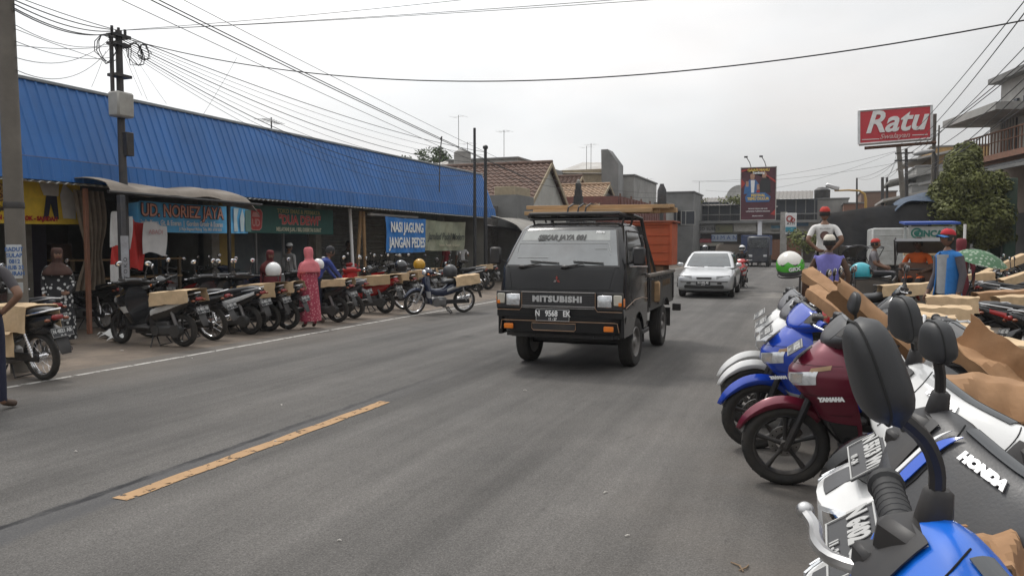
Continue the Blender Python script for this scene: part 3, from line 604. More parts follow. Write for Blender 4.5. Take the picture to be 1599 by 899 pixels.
# rusty stay with a bent top over the roof, and a roof aerial
def aerial(base, h, lab, n=5, w=.5, rz=0, tilt=0):
    t = thing('roof_antenna', lab, 'antenna', base, rz)
    q = MB(); q.cyl((0, 0, 0), (0, 0, h), .018, 6); q.build('mast', PS, t)
    q = MB(); q.cyl((0, -.45, h-.1), (0, .45, h-.1+tilt), .012, 5); [q.cyl((-w*(1-.08*i), -.42+.84*i/(n-1), h-.1+tilt*i/(n-1)), (w*(1-.08*i), -.42+.84*i/(n-1), h-.1+tilt*i/(n-1)), .008, 5) for i in range(n)]; q.build('elements', ALU, t)
    return t
a = PX(424, 207, -13.0); a.z = 4.3; aerial(a, .55, 'small comb aerial on the ridge of the blue roof', 6, .25, R(10))
a = PX(684, 262, -11.9); q = MB(); b_ = PX(690, 213, -11.9); q.tube([PX(686, 300, -11.9), PX(687, 240, -11.9), b_, b_+Vector((0, -.12, -.12))], .02, 6); tag(q.build('bent_rod', PS), 'bent dark rod standing against the blue roof', 'rod')
# ================================================================ BUILDINGS BEHIND
TILE = mat('roof_tile_brown', (.13, .075, .055), .8, var=.35, scale=9, dirt=.4, dirtc=(.08, .07, .06))
TILE2 = mat('roof_tile_tan', (.33, .22, .14), .8, var=.25, scale=9, dirt=.3)
WPL = mat('whitewash', (.50, .50, .47), .85, var=.12, scale=1, dirt=.6, dirtc=(.24, .22, .19))
GPL = mat('grey_render', (.33, .325, .31), .9, var=.15, scale=.8, dirt=.7, dirtc=(.12, .115, .105), streak=(1, 1, .25))
GPD = mat('grey_render_dark', (.20, .20, .195), .9, var=.15, scale=.8, dirt=.6, dirtc=(.07, .07, .07))
TAN = mat('tan_render', (.34, .28, .19), .9, var=.12, dirt=.5)
ZNC = mat('zinc_sheet', (.40, .39, .37), .6, .3, var=.15, scale=1.5, dirt=.5, dirtc=(.24, .2, .17))
BRK = mat('brick_red', (.24, .12, .08), .9, var=.3, scale=12, dirt=.5)
REDF = mat('rust_red_sheet', (.15, .05, .04), .7, var=.2, dirt=.4)
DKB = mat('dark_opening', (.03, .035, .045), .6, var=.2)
def box_house(name, lab, x0, x1, y0, y1, z0, z1, m, parts=(), cap=.12, wins=()):
    t = thing(name, lab, 'building', ((x0+x1)/2, (y0+y1)/2, 0)); cx, cy = (x0+x1)/2, (y0+y1)/2
    q = MB(); q.box((0, 0, (z0+z1)/2), (x1-x0, y1-y0, z1-z0)); q.build('wall', m, t)
    if cap: q = MB(); q.box((0, 0, z1+cap/2), (x1-x0+.2, y1-y0+.2, cap), .01); q.build('parapet', GPD, t)
    for (face, a, z, w, h, mm) in wins:       # window on the +x side or the -y side, with frame
        q = MB(); f = MB()
        if face == 'x': q.box((x1-cx+.01, a-cy, z), (.04, w, h)); [f.box((x1-cx+.03, a-cy+s*w/2, z), (.08, .07, h+.1)) for s in (-1, 0, 1)]; [f.box((x1-cx+.035, a-cy, z+s*h/2), (.08, w, .07)) for s in (-1, 1)]
        elif face == 'w': q.box((x0-cx-.01, a-cy, z), (.04, w, h)); [f.box((x0-cx-.03, a-cy+s*w/2, z), (.08, .07, h+.1)) for s in (-1, 0, 1)]; [f.box((x0-cx-.035, a-cy, z+s*h/2), (.08, w, .07)) for s in (-1, 1)]
        else: q.box((a-cx, y0-cy-.01, z), (w, .04, h)); [f.box((a-cx+s*w/2, y0-cy-.03, z), (.07, .08, h+.1)) for s in (-1, 0, 1)]; [f.box((a-cx, y0-cy-.035, z+s*h/2), (w, .08, .07)) for s in (-1, 1)]
        wo = q.build('window', mm or DKB, t); f.build('frame', GPL, wo)
    return t
def gable_house(lab, x, y0, y1, ze, za, depth, mw, mr, over=.35, tiles=True):
    """gable faces the road (+x) at x, ridge runs away from it"""
    t = thing('house', lab, 'house', (x-depth/2, (y0+y1)/2, 0)); ox, oy = x-depth/2, (y0+y1)/2; w = (y1-y0)/2; d = depth/2
    q = MB(); q.prism([(-w, 0), (w, 0), (w, ze), (0, za-.08), (-w, ze)], -d, d, 'x'); q.build('wall', mw, t)
    q = MB(); sl = (za-ze)/w; n = 14
    for s in (-1, 1):
        # stepped tile courses with a rolled profile
        rows = []
        for i in range(n):
            for k in (0, 1):
                tt = (i+k)/n; yy = s*(w+over)*(1-tt); zz = za-sl*abs(yy)+(.06 if k == 0 else .0)+.05
                m_ = int(depth/.30)*4
                rows.append([(-d-.2+(depth+.4)*j/m_, yy, zz+.035*math.sin(j*PI/2)) for j in range(m_+1)])
        q.loft(rows, False, False)
    q.build('roof', mr, t, ang=60)
    q = MB(); q.tube([(-d-.2, 0, za+.1), (d+.25, 0, za+.1)], .1, 8); q.build('ridge', mr, t)
    q = MB(); [q.prism([(s*(w+over), za-sl*(w+over)-.16), (0, za-.12), (0, za+.1), (s*(w+over), za-sl*(w+over)+.08)], d+.2, d+.26, 'x') for s in (-1, 1)]; q.build('bargeboard', TAN, t)
    return t
# tiled house just beyond the blue roof: gable seen between pixel columns 820 and 882
XH = -12.6
a, b, c = PX(822, 318, XH), PX(884, 318, XH), PX(861, 258, XH)
h1 = gable_house('house with brown tiled roof and whitewashed gable beyond the blue roof', XH, a.y, b.y, a.z-.1, c.z, 15, WPL, TILE)
q = MB(); q.box((5.4, -(b.y-a.y)/2-1.2, 1.9), (5, 2.2, 3.8)); q.build('annex', GPD, h1)
q = MB(); q.box((2.0, -(b.y-a.y)/2-2.4, 1.7), (10, 1.2, 3.2)); q.build('stone_wall', mat('stone_dark', (.12, .11, .10), .9, var=.4, scale=8), h1)
q = MB(); q.box((7.2, -(b.y-a.y)/2-1.0, 2.1), (1.0, 2.0, 4.2), .02); q.build('gate_pier', TAN, h1)
a, b, c = PX(925, 330, XH), PX(966, 322, XH), PX(928+14, 288, XH)
gable_house('narrow house with tan tiled roof beyond the dark stone gate pillar', XH, a.y, b.y, a.z, c.z, 12, GPD, TILE2)
a, b, c = PX(893, 300, -15), PX(915, 300, -15), PX(905, 277, -15)
gable_house('small house with dark red roof behind the stone gate pillar', -15, a.y, b.y, a.z, c.z, 10, GPL, TILE)
# carved black gate pillar
gp = PX(903, 340, -9.9); t = thing('gate_pillar', 'black stepped stone gate pillar behind the pickup roof', 'gate pillar', (gp.x, gp.y, 0))
zt = PX(903, 287, -9.9).z; q = MB(); w_ = .6
for i in range(7): z0 = zt*(.0 if i == 0 else .55+.065*i); z1_ = zt*(.55+.065*(i+1)); q.box((0, 0, (z0+z1_)/2), (w_*(1-.11*i), w_*(1-.11*i)*1.3, z1_-z0), .01)
q.build('shaft', mat('lava_stone', (.03, .03, .032), .9, var=.4, dirt=.4), t)
q = MB(); q.ell((0, 0, zt+.05), (.09, .09, .16), 8, 6); q.build('finial', CONC, t)
# concrete blocks behind, from pixels on planes of constant y
def yblock(lab, u0, u1, vt, y, m, deep=6, z0=0, **k):
    a, b = PY(u0, vt, y), PY(u1, vt, y); return box_house('building', lab, a.x, b.x, y, y+deep, z0, (a.z+b.z)/2, m, **k)
yblock('pale grey long parapet wall of a building behind the brown tiled roof', 700, 808, 250, 47, GPL)
yblock('weathered grey concrete block with stained upper wall in the middle distance', 903, 990, 276, 58, GPL, 9)
yblock('beige walled block with zinc roof behind the tiled house', 866, 946, 265, 56, TAN, 5, cap=0)
a, b = PY(866, 250, 56), PY(946, 250, 56); q = MB(); q.loft([[(a.x, 55.8, a.z-1.0), (b.x, 55.8, b.z-1.0)], [(a.x+.8, 61, a.z+.3), (b.x, 61, b.z+.3)]], False, False); tag(q.build('zinc_roof', ZNC), 'pale zinc lean-to roof on the beige block', 'roof')
a, b = PY(944, 236, 56), PY(971, 236, 56); q = MB(); q.prism([(a.x+.2, 0), (b.x, 0), (b.x, a.z-1.1), (a.x+.5, a.z), (a.x, a.z)], 55, 56.5, 'y'); tag(q.build('stair_tower', GPD), 'tall dark streaked concrete slab with a sloping top', 'tower')
a, b = PY(632, 262, 44), PY(716, 262, 44); q = MB(); zz = PY(700, 241, 44).z; rbz = ribs(a.x, b.x, .5, ((0, 0), (.4, 0), (.5, .05), (.9, .05)))
q.loft([[(x, 44, a.z-.8+d) for x, d in rbz], [(x+.6, 48, zz+d) for x, d in rbz]], False, False); q.box(((a.x+b.x)/2, 48.3, zz/2), (b.x-a.x, .3, zz)); tag(q.build('zinc_roof', ZNC), 'pale ribbed zinc roof showing just above the blue roof', 'roof')
a = PY(722, 238, 45.5); q = MB(); q.lathe([(0, 2), (.55, 2), (.55, a.z), (.2, a.z+.2), (0, a.z+.2)], (a.x, 45.5, 0), n=16); tag(q.build('water_tank', GPL), 'pale cylindrical water tank above the blue roof edge', 'water tank')
a, b = PY(807, 247, 50), PY(843, 262, 50); q = MB(); q.prism([(a.x, a.z-1.5), (a.x, a.z), (b.x-.3, b.z+.3), (b.x, b.z-.6)], 50, 56); tag(q.build('dark_roof', GPD), 'dark sloping roof edge beside the grey parapet', 'roof')
# rust-red hoarding and grey shops further along the left side
a, b = PX(966, 306, -11.2), PX(1038, 322, -11.2); q = MB(); rbz = ribs(a.y, b.y, .9, ((0, 0), (.45, 0), (.5, .08), (.95, .08)))
q.loft([[(-11.2+d, y, 0) for y, d in rbz], [(-11.2+d, y, a.z) for y, d in rbz]], False, False); q.box((-13, a.y, a.z/2), (3.6, .2, a.z)); tag(q.build('hoarding', REDF), 'rust-red corrugated hoarding on the left past the gate pillar', 'hoarding')
q = MB(); [q.cyl((-11.05, lerp(a.y, b.y, k/5), 0), (-11.3, lerp(a.y, b.y, k/5)+.8, a.z+.2), .06, 6) for k in range(6)]; tag(q.build('prop_rail', RUST), 'row of leaning props fixed on the rust-red hoarding', 'props')
yblock('grey two-storey block at the far left of the junction', 1036, 1083, 301, 70, GPD, 6, wins=[('y', PY(1050, 330, 70).x, 4.0, 1.6, 1.2, None), ('y', PY(1071, 330, 70).x, 4.0, 1.6, 1.2, None)])
yblock('small grey block with a pale awning behind the hoarding', 1016, 1040, 318, 66, GPL, 5)
# trees poking over the blue roof, made of leaf clumps
LEAF = mat('leaf_green', (.055, .085, .025), .7, var=.45, scale=3)
LEAF2 = mat('leaf_yellow_green', (.13, .145, .03), .7, var=.4, scale=3)
BARK = mat('bark', (.10, .075, .055), .9, var=.3, scale=10, bump=.01)
def leaves(q, c, r, n, s, seed, shell=.45):
    rr = random.Random(seed); c = Vector(c)
    for _ in range(n):
        d = Vector((rr.gauss(0, 1), rr.gauss(0, 1), rr.gauss(0, 1))).normalized()
        k = shell+(1-shell)*rr.random()**.5
        p = c+Vector((d.x*r[0], d.y*r[1], d.z*r[2]))*k
        nrm = (d+Vector((rr.gauss(0, .6), rr.gauss(0, .6), rr.gauss(.3, .6)))).normalized(); u = nrm.orthogonal().normalized(); w = nrm.cross(u)
        a = rr.random()*6.28; e1 = (u*math.cos(a)+w*math.sin(a))*s*rr.uniform(.6, 1.3); e2 = (w*math.cos(a)-u*math.sin(a))*s*.5*rr.uniform(.7, 1.2)
        q.add([p-e1, p+e2+nrm*s*.1, p+e1, p-e2+nrm*s*.1], [(0, 1, 2, 3)])
def tree(lab, base, h, clumps, n, s, seed=1, m=LEAF, tr=.12):
    t = thing('tree', lab, 'tree', base)
    q = MB(); q.tube([(0, 0, 0), (.05, 0, h*.3), (0, .05, h*.55)], [tr, tr*.8, tr*.55], 8)
    for c, r in clumps: q.tube([(0, .02, h*.45), Vector(c)*.6+Vector((0, 0, h*.2)), c], [tr*.5, tr*.35, tr*.12], 6)
    q.build('trunk', BARK, t)
    q = MB(); rr = random.Random(seed); q.use(m)
    for i, (c, r) in enumerate(clumps):
        leaves(q, c, r, n, s, seed*100+i)
        for j in range(5):
            d = Vector((rr.gauss(0, 1), rr.gauss(0, 1), rr.gauss(0, 1))).normalized(); leaves(q, Vector(c)+Vector((d.x*r[0], d.y*r[1], d.z*r[2]))*.85, [x*.42 for x in r], n//5, s, seed*333+i*9+j, .1)
    q.build('crown', None, t); return t
a = PY(672, 240, 60); tree('dark leafy treetop showing above the blue roof', (a.x, 60, 0), a.z, [((0, 0, a.z-.3), (1.3, 1, .9)), ((1.1, 0, a.z-.5), (.9, .9, .6))], 260, .16, 5, LEAF, .2)
a = PY(624, 246, 58); tree('low treetop further left above the blue roof', (a.x, 58, 0), a.z, [((0, 0, a.z-.5), (1.4, 1, .6))], 200, .16, 6, LEAF, .2)
# aerials on the houses
for u, vt, vb, y, lab in ((716, 180, 262, 46, 'tall T-shaped aerial mast behind the blue roof'), (730, 222, 262, 46, 'short aerial mast beside the tall T-shaped one'), (787, 203, 262, 47.5, 'aerial mast with several crossbars above the tiled roof'), (923, 224, 270, 57, 'aerial mast above the beige block'), (916, 228, 268, 57.5, 'thin aerial mast left of the one over the beige block'), (1011, 278, 320, 68, 'small aerial above the hoarding'), (1092, 283, 330, 77, 'thin mast on the far shop row')):
    a = PY(u, vt, y); z0 = PY(u, vb, y).z-.5; aerial((a.x, y, z0), a.z-z0, lab, 4 if u in (787, 923) else 2, .5, R(80))
a, b = PX(1033, 345, -9), PX(1033, 287, -9); t = thing('utility_pole', 'dark pole with a finned top left of the orange crate', 'utility pole', (a.x, a.y, 0)); q = MB(); q.cyl((0, 0, 0), (0, 0, b.z), .13, 8); q.build('shaft', PS, t); q = MB(); q.lathe([(.1, b.z-1.8), (.3, b.z-1.5), (.28, b.z-.4), (.1, b.z)], n=8); q.build('cable_joint', PS, t)

# ---- far shop row closing the view
YF = 76
far = thing('shop_row', 'long weathered two-storey shop row closing the end of the street', 'building', (0, YF, 0))
def fx(u): return PY(u, 382, YF).x
def fz(v): return PY(1180, v, YF).z
def fb(u0, u1, v0, v1, dy, m, name, th=.2, par=far):
    q = MB(); a, b = fx(u0), fx(u1); z0, z1 = fz(v1), fz(v0); q.box(((a+b)/2, dy, (z0+z1)/2), (b-a, th, z1-z0)); return q.build(name, m, par)
fb(1040, 1345, 347, 412, 3, mat('shop_wall_tan', (.17, .14, .115), .9, dirt=.6), 'wall', 4)
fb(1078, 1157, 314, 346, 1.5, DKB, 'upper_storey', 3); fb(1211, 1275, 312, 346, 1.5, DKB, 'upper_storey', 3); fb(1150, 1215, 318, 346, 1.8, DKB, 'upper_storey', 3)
q = MB(); 
for (u0, u1, v) in ((1076, 1158, 312), (1150, 1214, 316), (1208, 1268, 304)):
    a, b = fx(u0), fx(u1); z = fz(v); rbz = ribs(a, b, .35, ((0, 0), (.4, 0), (.5, .03), (.9, .03))); q.loft([[(x, -.6, z-.5+d) for x, d in rbz], [(x, 4, z+.5+d) for x, d in rbz]], False, False)
q.build('zinc_roof', mat('zinc_old', (.19, .18, .17), .7, dirt=.5), far)
PALE_ = mat('pale_fascia', (.42, .41, .38), .8, dirt=.5)
fb(1060, 1300, 345, 349, -1.0, GPD, 'ledge', 2.2)
for u in (1088, 1105, 1122, 1139, 1225, 1241, 1256, 1270): fb(u, u+1.5, 314, 346, -.1, GPD, 'column')
fb(1080, 1158, 334, 335.5, -.3, GPD, 'railing', .1); fb(1211, 1275, 334, 335.5, -.3, GPD, 'railing', .1)
q = MB(); 
for u in range(1080, 1275, 3):
    if 1157 < u < 1211: continue
    q.box((fx(u), -.3, (fz(346)+fz(335))/2), (.06, .06, fz(335)-fz(346)))
q.build('balusters', DKM, far)
fb(1088, 1300, 348.5, 365, -1.15, PALE_, 'fascia', .15)
for (u_, v_, w_) in ((1068, 314, 2), (1084, 312, 2.6), (1142, 311, 3), (1152, 313, 2)):
    p_ = PY(u_, v_, YF-1.2); q = MB(); q.use(LEAF2); leaves(q, (0, 0, 0), (w_*.5, .5, .45), 150, .14, u_, .1); o = q.build('creeper', None); o.location = p_; tag(o, {1068: 'leftmost tuft of creeper on the shop row terrace', 1084: 'yellow-green creeper over the terrace edge right of the leftmost tuft', 1142: 'creeper hanging on the terrace edge left of the billboard', 1152: 'small creeper tuft touching the billboard edge'}[u_], 'plant', 'creepers on the terrace')
PALE = PALE_
SG = [(1064, 1081, 356, 368, (.10, .32, .42), 'faded turquoise shop sign at the far left of the row'), (1093, 1118, 352, 363, (.36, .36, .36), 'pale grey shop sign board left of the olive one'), (1120, 1146, 351, 363, (.20, .20, .11), 'olive shop sign board'), (1148, 1182, 348, 362, (.40, .39, .36), 'blank pale fascia board under the billboard'), (1204, 1226, 348, 360, (.33, .33, .31), 'pale board behind the totem sign'), (1242, 1262, 348, 354, (.08, .20, .34), 'small blue sign board right of the totem sign'), (1088, 1114, 373, 379, (.33, .06, .07), 'dark red awning sign'), (1114, 1153, 366, 377, (.38, .44, .52), 'pale blue banner with navy letter over the shop awning'), (1090, 1132, 379, 384, (.42, .40, .34), 'cream awning board under the red one'), (1205, 1225, 353, 357, (.10, .25, .35), 'blue strip sign on the pale board'), (1262, 1296, 347, 362, (.40, .39, .37), 'long pale awning board at the right of the row')]
for i, (u0, u1, v0, v1, c, lab) in enumerate(SG):
    o = fb(u0, u1, v0, v1, -1.4-.05*(i % 4), mat('far_sign%d' % i, c, .7, dirt=.3), 'shop_sign', .12, None); o.location = (0, YF, 0); tag(o, lab, 'sign')
    if i in (7, 1): text(['', 'TOKO SUBUR', '', '', '', '', '', 'D I M A N'][i], .55 if i == 7 else .42, mat('sign_ink', (.03, .07, .25), .6) if i == 7 else BLK, frame(((fx(u0)+fx(u1))/2, -1.75 if i == 7 else -1.55, (fz(v0)+fz(v1))/2), (1, 0, 0), (0, 0, 1)), 'lettering', o, .01)
for i, u in enumerate((1095, 1112, 1129, 1146, 1163, 1180)):
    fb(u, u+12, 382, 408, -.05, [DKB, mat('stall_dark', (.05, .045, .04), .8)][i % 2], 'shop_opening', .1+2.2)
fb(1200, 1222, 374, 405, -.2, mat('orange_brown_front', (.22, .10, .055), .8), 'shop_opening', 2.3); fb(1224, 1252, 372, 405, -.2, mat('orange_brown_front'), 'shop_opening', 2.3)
for u in (1196, 1222, 1252): fb(u, u+4, 368, 406, -1.45, GPL, 'column', .5)
# dish, tank and walls to the right of the billboard
a = PY(1152, 300, YF); t = thing('satellite_dish', 'big grey satellite dish left of the billboard', 'dish', (a.x, YF, a.z-1.6)); q = MB(Matrix.Translation((0, 0, 1.2))@Euler((R(65), 0, R(-25))).to_matrix().to_4x4()); q.lathe([(0, 0), (.4, .04), (.8, .15), (1.05, .28), (1.04, .31), (.8, .18), (0, .03)], n=28); q.build('dish', GPL, t); q = MB(); q.cyl((0, 0, 0), (0, 0, 1.2), .08, 8); q.build('mast', PS, t)
yblock('grey block wall at the right end of the shop row', 1276, 1325, 311, 78, GPL, 8)
yblock('brick walled house right of the grey block', 1318, 1352, 318, 74, BRK, 6)
yblock('low brick house behind the row of poles', 1345, 1400, 300, 82, mat('brick_brown', (.19, .12, .09), .9, dirt=.5), 8)
a = PY(1284, 310, 77); q = MB(); q.lathe([(0, 0), (.7, 0), (.72, .9), (.4, 1.15), (0, 1.2)], (a.x, 79, a.z), n=16); tag(q.build('water_tank', DKM), 'black water tank on the grey block', 'water tank')
# billboard
bb = PY(1184, 303, 62); t = thing('billboard', 'portrait festival billboard with two men on a maroon ground, on a white post', 'billboard', (bb.x, 62, 0))
w = (PY(1211, 303, 62).x-PY(1157, 303, 62).x); z1 = PY(1184, 262, 62).z; z0 = PY(1184, 343, 62).z; h = z1-z0; zc = (z0+z1)/2
q = MB(); q.box((0, 0, zc), (w, .2, h), .01); q.build('panel', mat('billboard_maroon', (.085, .018, .03), .6, var=.35, scale=1.2), t)
q = MB(); [q.box((s*(w/2+.02), -.02, zc), (.05, .28, h+.1)) for s in (-1, 1)]; [q.box((0, -.02, zc+s*(h/2+.02)), (w+.1, .28, .05)) for s in (-1, 1)]; q.build('frame', PALE, t)
q = MB(); q.cyl((.15, .2, 0), (.15, .2, z1-.5), .16, 12); q.build('post', WHT, t)
q = MB(); y_ = -.115
def bp(pts, m, k=0): q.use(m).prism([(x*w, zc+z*h) for x, z in pts], y_-.006*k-.01, y_-.006*k)
SKN = mat('print_skin', (.42, .24, .16), .7); RDP = mat('print_red2', (.42, .04, .03), .6); NAV = mat('print_blue', (.04, .14, .34), .6)
bp([(-.5, .42), (-.1, .5), (.5, .2), (.5, .24), (-.05, .52)if 0 else (-.05, .5), (-.5, .46)], RDP); bp([(-.5, .1), (-.38, .2), (-.5, .3)], RDP); bp([(.5, -.3), (.36, -.4), (.5, -.42)], RDP)
bp([(-.42, .0), (.0, .0), (.02, .18), (-.08, .27), (-.26, .27), (-.38, .18)], NAV, 1); bp([(-.2, .0), (-.12, .0), (-.1, .26), (-.22, .26)], WHT, 2); bp([(-.22, .27), (-.12, .27), (-.1, .36), (-.17, .40), (-.24, .36)], SKN, 3); bp([(-.36, .14), (-.28, .14), (-.28, .24), (-.36, .24)], SKN, 3); bp([(-.04, .08), (.04, .08), (.03, .18), (-.04, .18)], SKN, 4)
bp([(.04, .02), (.36, .02), (.34, .24), (.24, .30), (.12, .30), (.05, .22)], mat('print_black', (.02, .02, .022), .6), 1); bp([(.12, .30), (.22, .30), (.24, .38), (.18, .43), (.1, .38)], SKN, 2)
bp([(-.35, -.16), (.32, -.16), (.36, -.06), (.2, .02), (-.28, .02), (-.38, -.06)], NAV, 3); bp([(-.05, .02), (.05, .02), (.04, .07), (-.04, .07)], RDP, 4)
q.build('printed_men', None, t)
for s_, z, sz, m in (('GAJAH MAHU', .45, .26, PYL), ('Tambung', .40, .24, WHT), ('FESTIVAL', -.035, .26, PYL), ('TEMU DULUR', -.10, .26, PYL), ('MINGGU 28 JULI JAM 18.30', -.29, .12, WHT), ('LAPANGAN TUMPANG MALANG', -.34, .12, WHT), ('HIBURAN RAKYAT', -.43, .10, WHT)):
    text(s_, sz*h/3.8, m, frame((0, -.145, zc+z*h), (1, 0, 0), (0, 0, 1)), 'lettering', t, .004, .95, .012 if sz > .2 else .003)
for i in (-1, 1): a = MB(); a.tube([(i*.55, 0, z1), (i*.55-.1, -.3, z1+.4), (i*.55-.3, -.6, z1+.75)], .03, 5); a.box((i*.55-.35, -.65, z1+.78), (.25, .15, .12)); a.build('lamp', DKM, t)
# white totem sign
a = PY(1233, 350, 66); t = thing('totem_sign', 'white totem sign with red emblem and blue band right of the billboard', 'sign', (a.x, 66, 0)); zt = PY(1233, 333, 66).z; zb = PY(1233, 366, 66).z
q = MB(); q.box((-.45, 0, zt/2+.1), (.5, .4, zt)); q.build('post', PALE, t); q = MB(); q.box((.1, -.25, (zt+zb)/2), (.85, .15, zt-zb), .02); q.build('panel', WHT, t)
q = MB(); q.use(mat('print_cyan', (.05, .3, .4), .6)).box((.1, -.34, zb+.4), (.8, .03, .4)); q.use(RDP).lathe([(.16, -.02), (.26, -.02), (.26, .0), (.16, 0)], (.0, -.335, zt-.45), 'y', 16); q.lathe([(.1, -.02), (.18, -.02), (.18, .0), (.1, 0)], (.24, -.335, zt-.55), 'y', 16); q.build('emblem', None, t)
text('ATM', .3, BLK, frame((.1, -.34, zb+.85), (1, 0, 0), (0, 0, 1)), 'lettering', t)
a = PY(1255, 365, 60); tree('small roadside bush tree behind the red-capped man', (a.x, 60, 0), 2.6, [((0, 0, 1.9), (1.3, 1, .8)), ((1.0, .2, 1.6), (.9, .8, .6))], 260, .14, 9, LEAF2, .08)

# ================================================================ RIGHT SIDE
# red shop sign on its post
YS = 38
c = [PY(1341, 174, YS), PY(1454, 165, YS), PY(1454, 217, YS), PY(1341, 226, YS)]
rs = thing('sign_board', 'large red rectangular sign with white script letters on a tall post', 'sign', (5.2, YS, 0)); ox = 5.2
def sg(p): return Vector((p.x-ox, p.y-YS, p.z))
q = MB(); cc_ = [sg(p) for p in c]; q.add([p+Vector((0, -.12, 0)) for p in cc_]+[p+Vector((0, .12, 0)) for p in cc_], [(0, 1, 2, 3), (7, 6, 5, 4), (0, 4, 5, 1), (1, 5, 6, 2), (2, 6, 7, 3), (3, 7, 4, 0)]); q.build('panel', mat('sign_red', (.50, .022, .035), .35, var=.06), rs)
q = MB(); [q.tube([cc_[i]+Vector((0, -.1, 0)), cc_[(i+1) % 4]+Vector((0, -.1, 0))], .075, 4) for i in range(4)]; q.build('frame', mat('sign_frame', (.6, .6, .6), .4, .5), rs)
mid = (cc_[0]+cc_[2])/2; ux = (cc_[1]-cc_[0]).normalized(); uz = (cc_[0]-cc_[3]).normalized()
WSG = mat('sign_white', (.74, .72, .70), .5)
text('Ratu', 1.32, WSG, frame(mid+Vector((0, -.15, .12)), ux, uz), 'lettering', rs, .015, .98, .03, shear=.3)
text('Swalayan', .30, mat('sign_pinkish', (.62, .38, .36), .5), frame(mid+Vector((0, -.15, -.50)), ux, uz), 'lettering', rs, .01, 1.1, .004, shear=.35)
q = MB(); q.box((mid.x-.95, -.135, mid.z-.60), (.7, .01, .03)); q.box((mid.x+1.0, -.135, mid.z-.50), (.6, .01, .03)); q.build('rule', WSG, rs)
q = MB(); a = sg(PY(1350, 228, YS)); b = sg(PY(1458, 219, YS)); q.tube([a+Vector((0, .0, -.1)), b+Vector((.1, 0, -.1))], .07, 4); q.build('bearer', RUST, rs)
q = MB(); a = sg(PY(1460, 177, YS)); q.box((a.x+.02, .2, a.z/2), (.14, .14, a.z), .01); q.box((a.x+.2, .2, a.z/2-.2), (.06, .06, a.z-.6)); q.build('post', mat('pole_concrete'), rs)
# leaning and upright poles behind it
def upole(u0, v0, u1, v1, y, r, lab, m=PS, arms=0):
    a, b = PY(u0, v0, y), PY(u1, v1, y); t = thing('utility_pole', lab, 'utility pole', (b.x+(b.x-a.x)*(b.z/(a.z-b.z)), y, 0)); q = MB(); q.tube([(0, 0, 0), Vector((a.x-t.location.x, 0, a.z))], [r*1.2, r*.8], 10); q.build('shaft', m, t)
    if arms: q = MB(); [q.box((a.x-t.location.x, 0, a.z-.25-.4*k), (1.1, .08, .08)) for k in range(arms)]; q.build('crossarm', m, t)
    return Vector((a.x, y, a.z))
U1 = upole(1403, 228, 1412, 330, 52, .17, 'thick leaning grey pole behind the red sign', mat('pole_concrete'))
U2 = upole(1415, 232, 1416, 330, 48, .10, 'dark upright pole just right of the leaning one', PS, 2)
U3 = upole(1378, 277, 1378, 330, 60, .12, 'shorter dark pole left of the leaning pole')
U4 = upole(1385, 277, 1385, 330, 64, .11, 'dark pole close to the right of the shorter one')
U5 = upole(1338, 278, 1338, 340, 66, .08, 'thin pole beside the yellow lamp arm')
t = thing('street_lamp', 'yellow street lamp post with a long curved arm to the left', 'street lamp', (PY(1352, 340, 58).x, 58, 0))
def sl(u, v): p = PY(u, v, 58); return Vector((p.x-t.location.x, 0, p.z))
q = MB(); q.tube([(0, 0, 0), sl(1352, 312), sl(1350, 303), sl(1342, 298), sl(1325, 297), sl(1303, 298)], [.11, .09, .08, .07, .06, .05], 10); q.build('post', mat('lamp_yellow', (.42, .25, .05), .6, dirt=.4), t)
q = MB(); q.box(sl(1300, 292), (.9, .3, .3), .06, (0, R(20), 0)); q.build('lamp_head', ALU, t)
t = thing('street_lamp', 'grey street lamp head on a bracket below the red sign', 'street lamp', (PY(1455, 240, 36).x, 36, 0))
def sl2(u, v): p = PY(u, v, 36); return Vector((p.x-t.location.x, 0, p.z))
q = MB(); q.tube([(0, 0, 0), sl2(1462, 245), sl2(1458, 237), sl2(1447, 238)], [.05, .05, .04, .035], 8); q.build('post', PS, t)
q = MB(); q.ell(sl2(1442, 238), (.42, .16, .11), 14, 8, (0, R(-8), 0)); q.build('lamp_head', mat('lamp_head_grey', (.42, .42, .42), .4), t)
# two-storey shop with balcony
TIP = PY(1472, 190, 42); ZT = TIP.z
br = thing('balcony_building', 'two-storey building with jutting concrete canopy and railed balcony on the right', 'building', (TIP.x, TIP.y, 0), R(13.6))
def rb_(name, m, *bs, bev=0, q0=None):      # local boxes: x away from the street, y towards the far end
    q = MB()
    for (x0, x1, y0, y1, z0, z1) in bs: q.box(((x0+x1)/2, (y0+y1)/2, (z0+z1)/2), (x1-x0, y1-y0, z1-z0), bev)
    return q.build(name, m, br)
ZB = 1.6+(ZT-1.6)*.66
rb_('wall', WPL, (1.9, 9, -16, -.5, ZB, ZT-.3)); rb_('ground_floor', mat('floor_wall', (.2, .16, .13), .9, dirt=.6), (2.4, 9, -18, 0, 0, ZB-.2))
rb_('canopy_slab', GPL, (0, 9, -5.2, 0, ZT-.32, ZT)); rb_('canopy_slab', GPL, (1.3, 9, -17, -5.2, ZT-.1, ZT+.15)); rb_('canopy_slab', GPD, (1.6, 9, -12, -.8, ZT+1.5, ZT+1.75)); rb_('parapet', GPL, (2.0, 9, -15, -1.2, ZT, ZT+1.5))
rb_('balcony_floor', BRK, (.6, 3, -18, -1, ZB-.25, ZB)); rb_('brick_pier', BRK, (1.5, 2.3, -9.4, -8.4, ZB, ZT+.4)); rb_('brick_pier', BRK, (.9, 1.7, -13.4, -12.6, ZB, ZT+.4))
q = MB(); y = -17.5
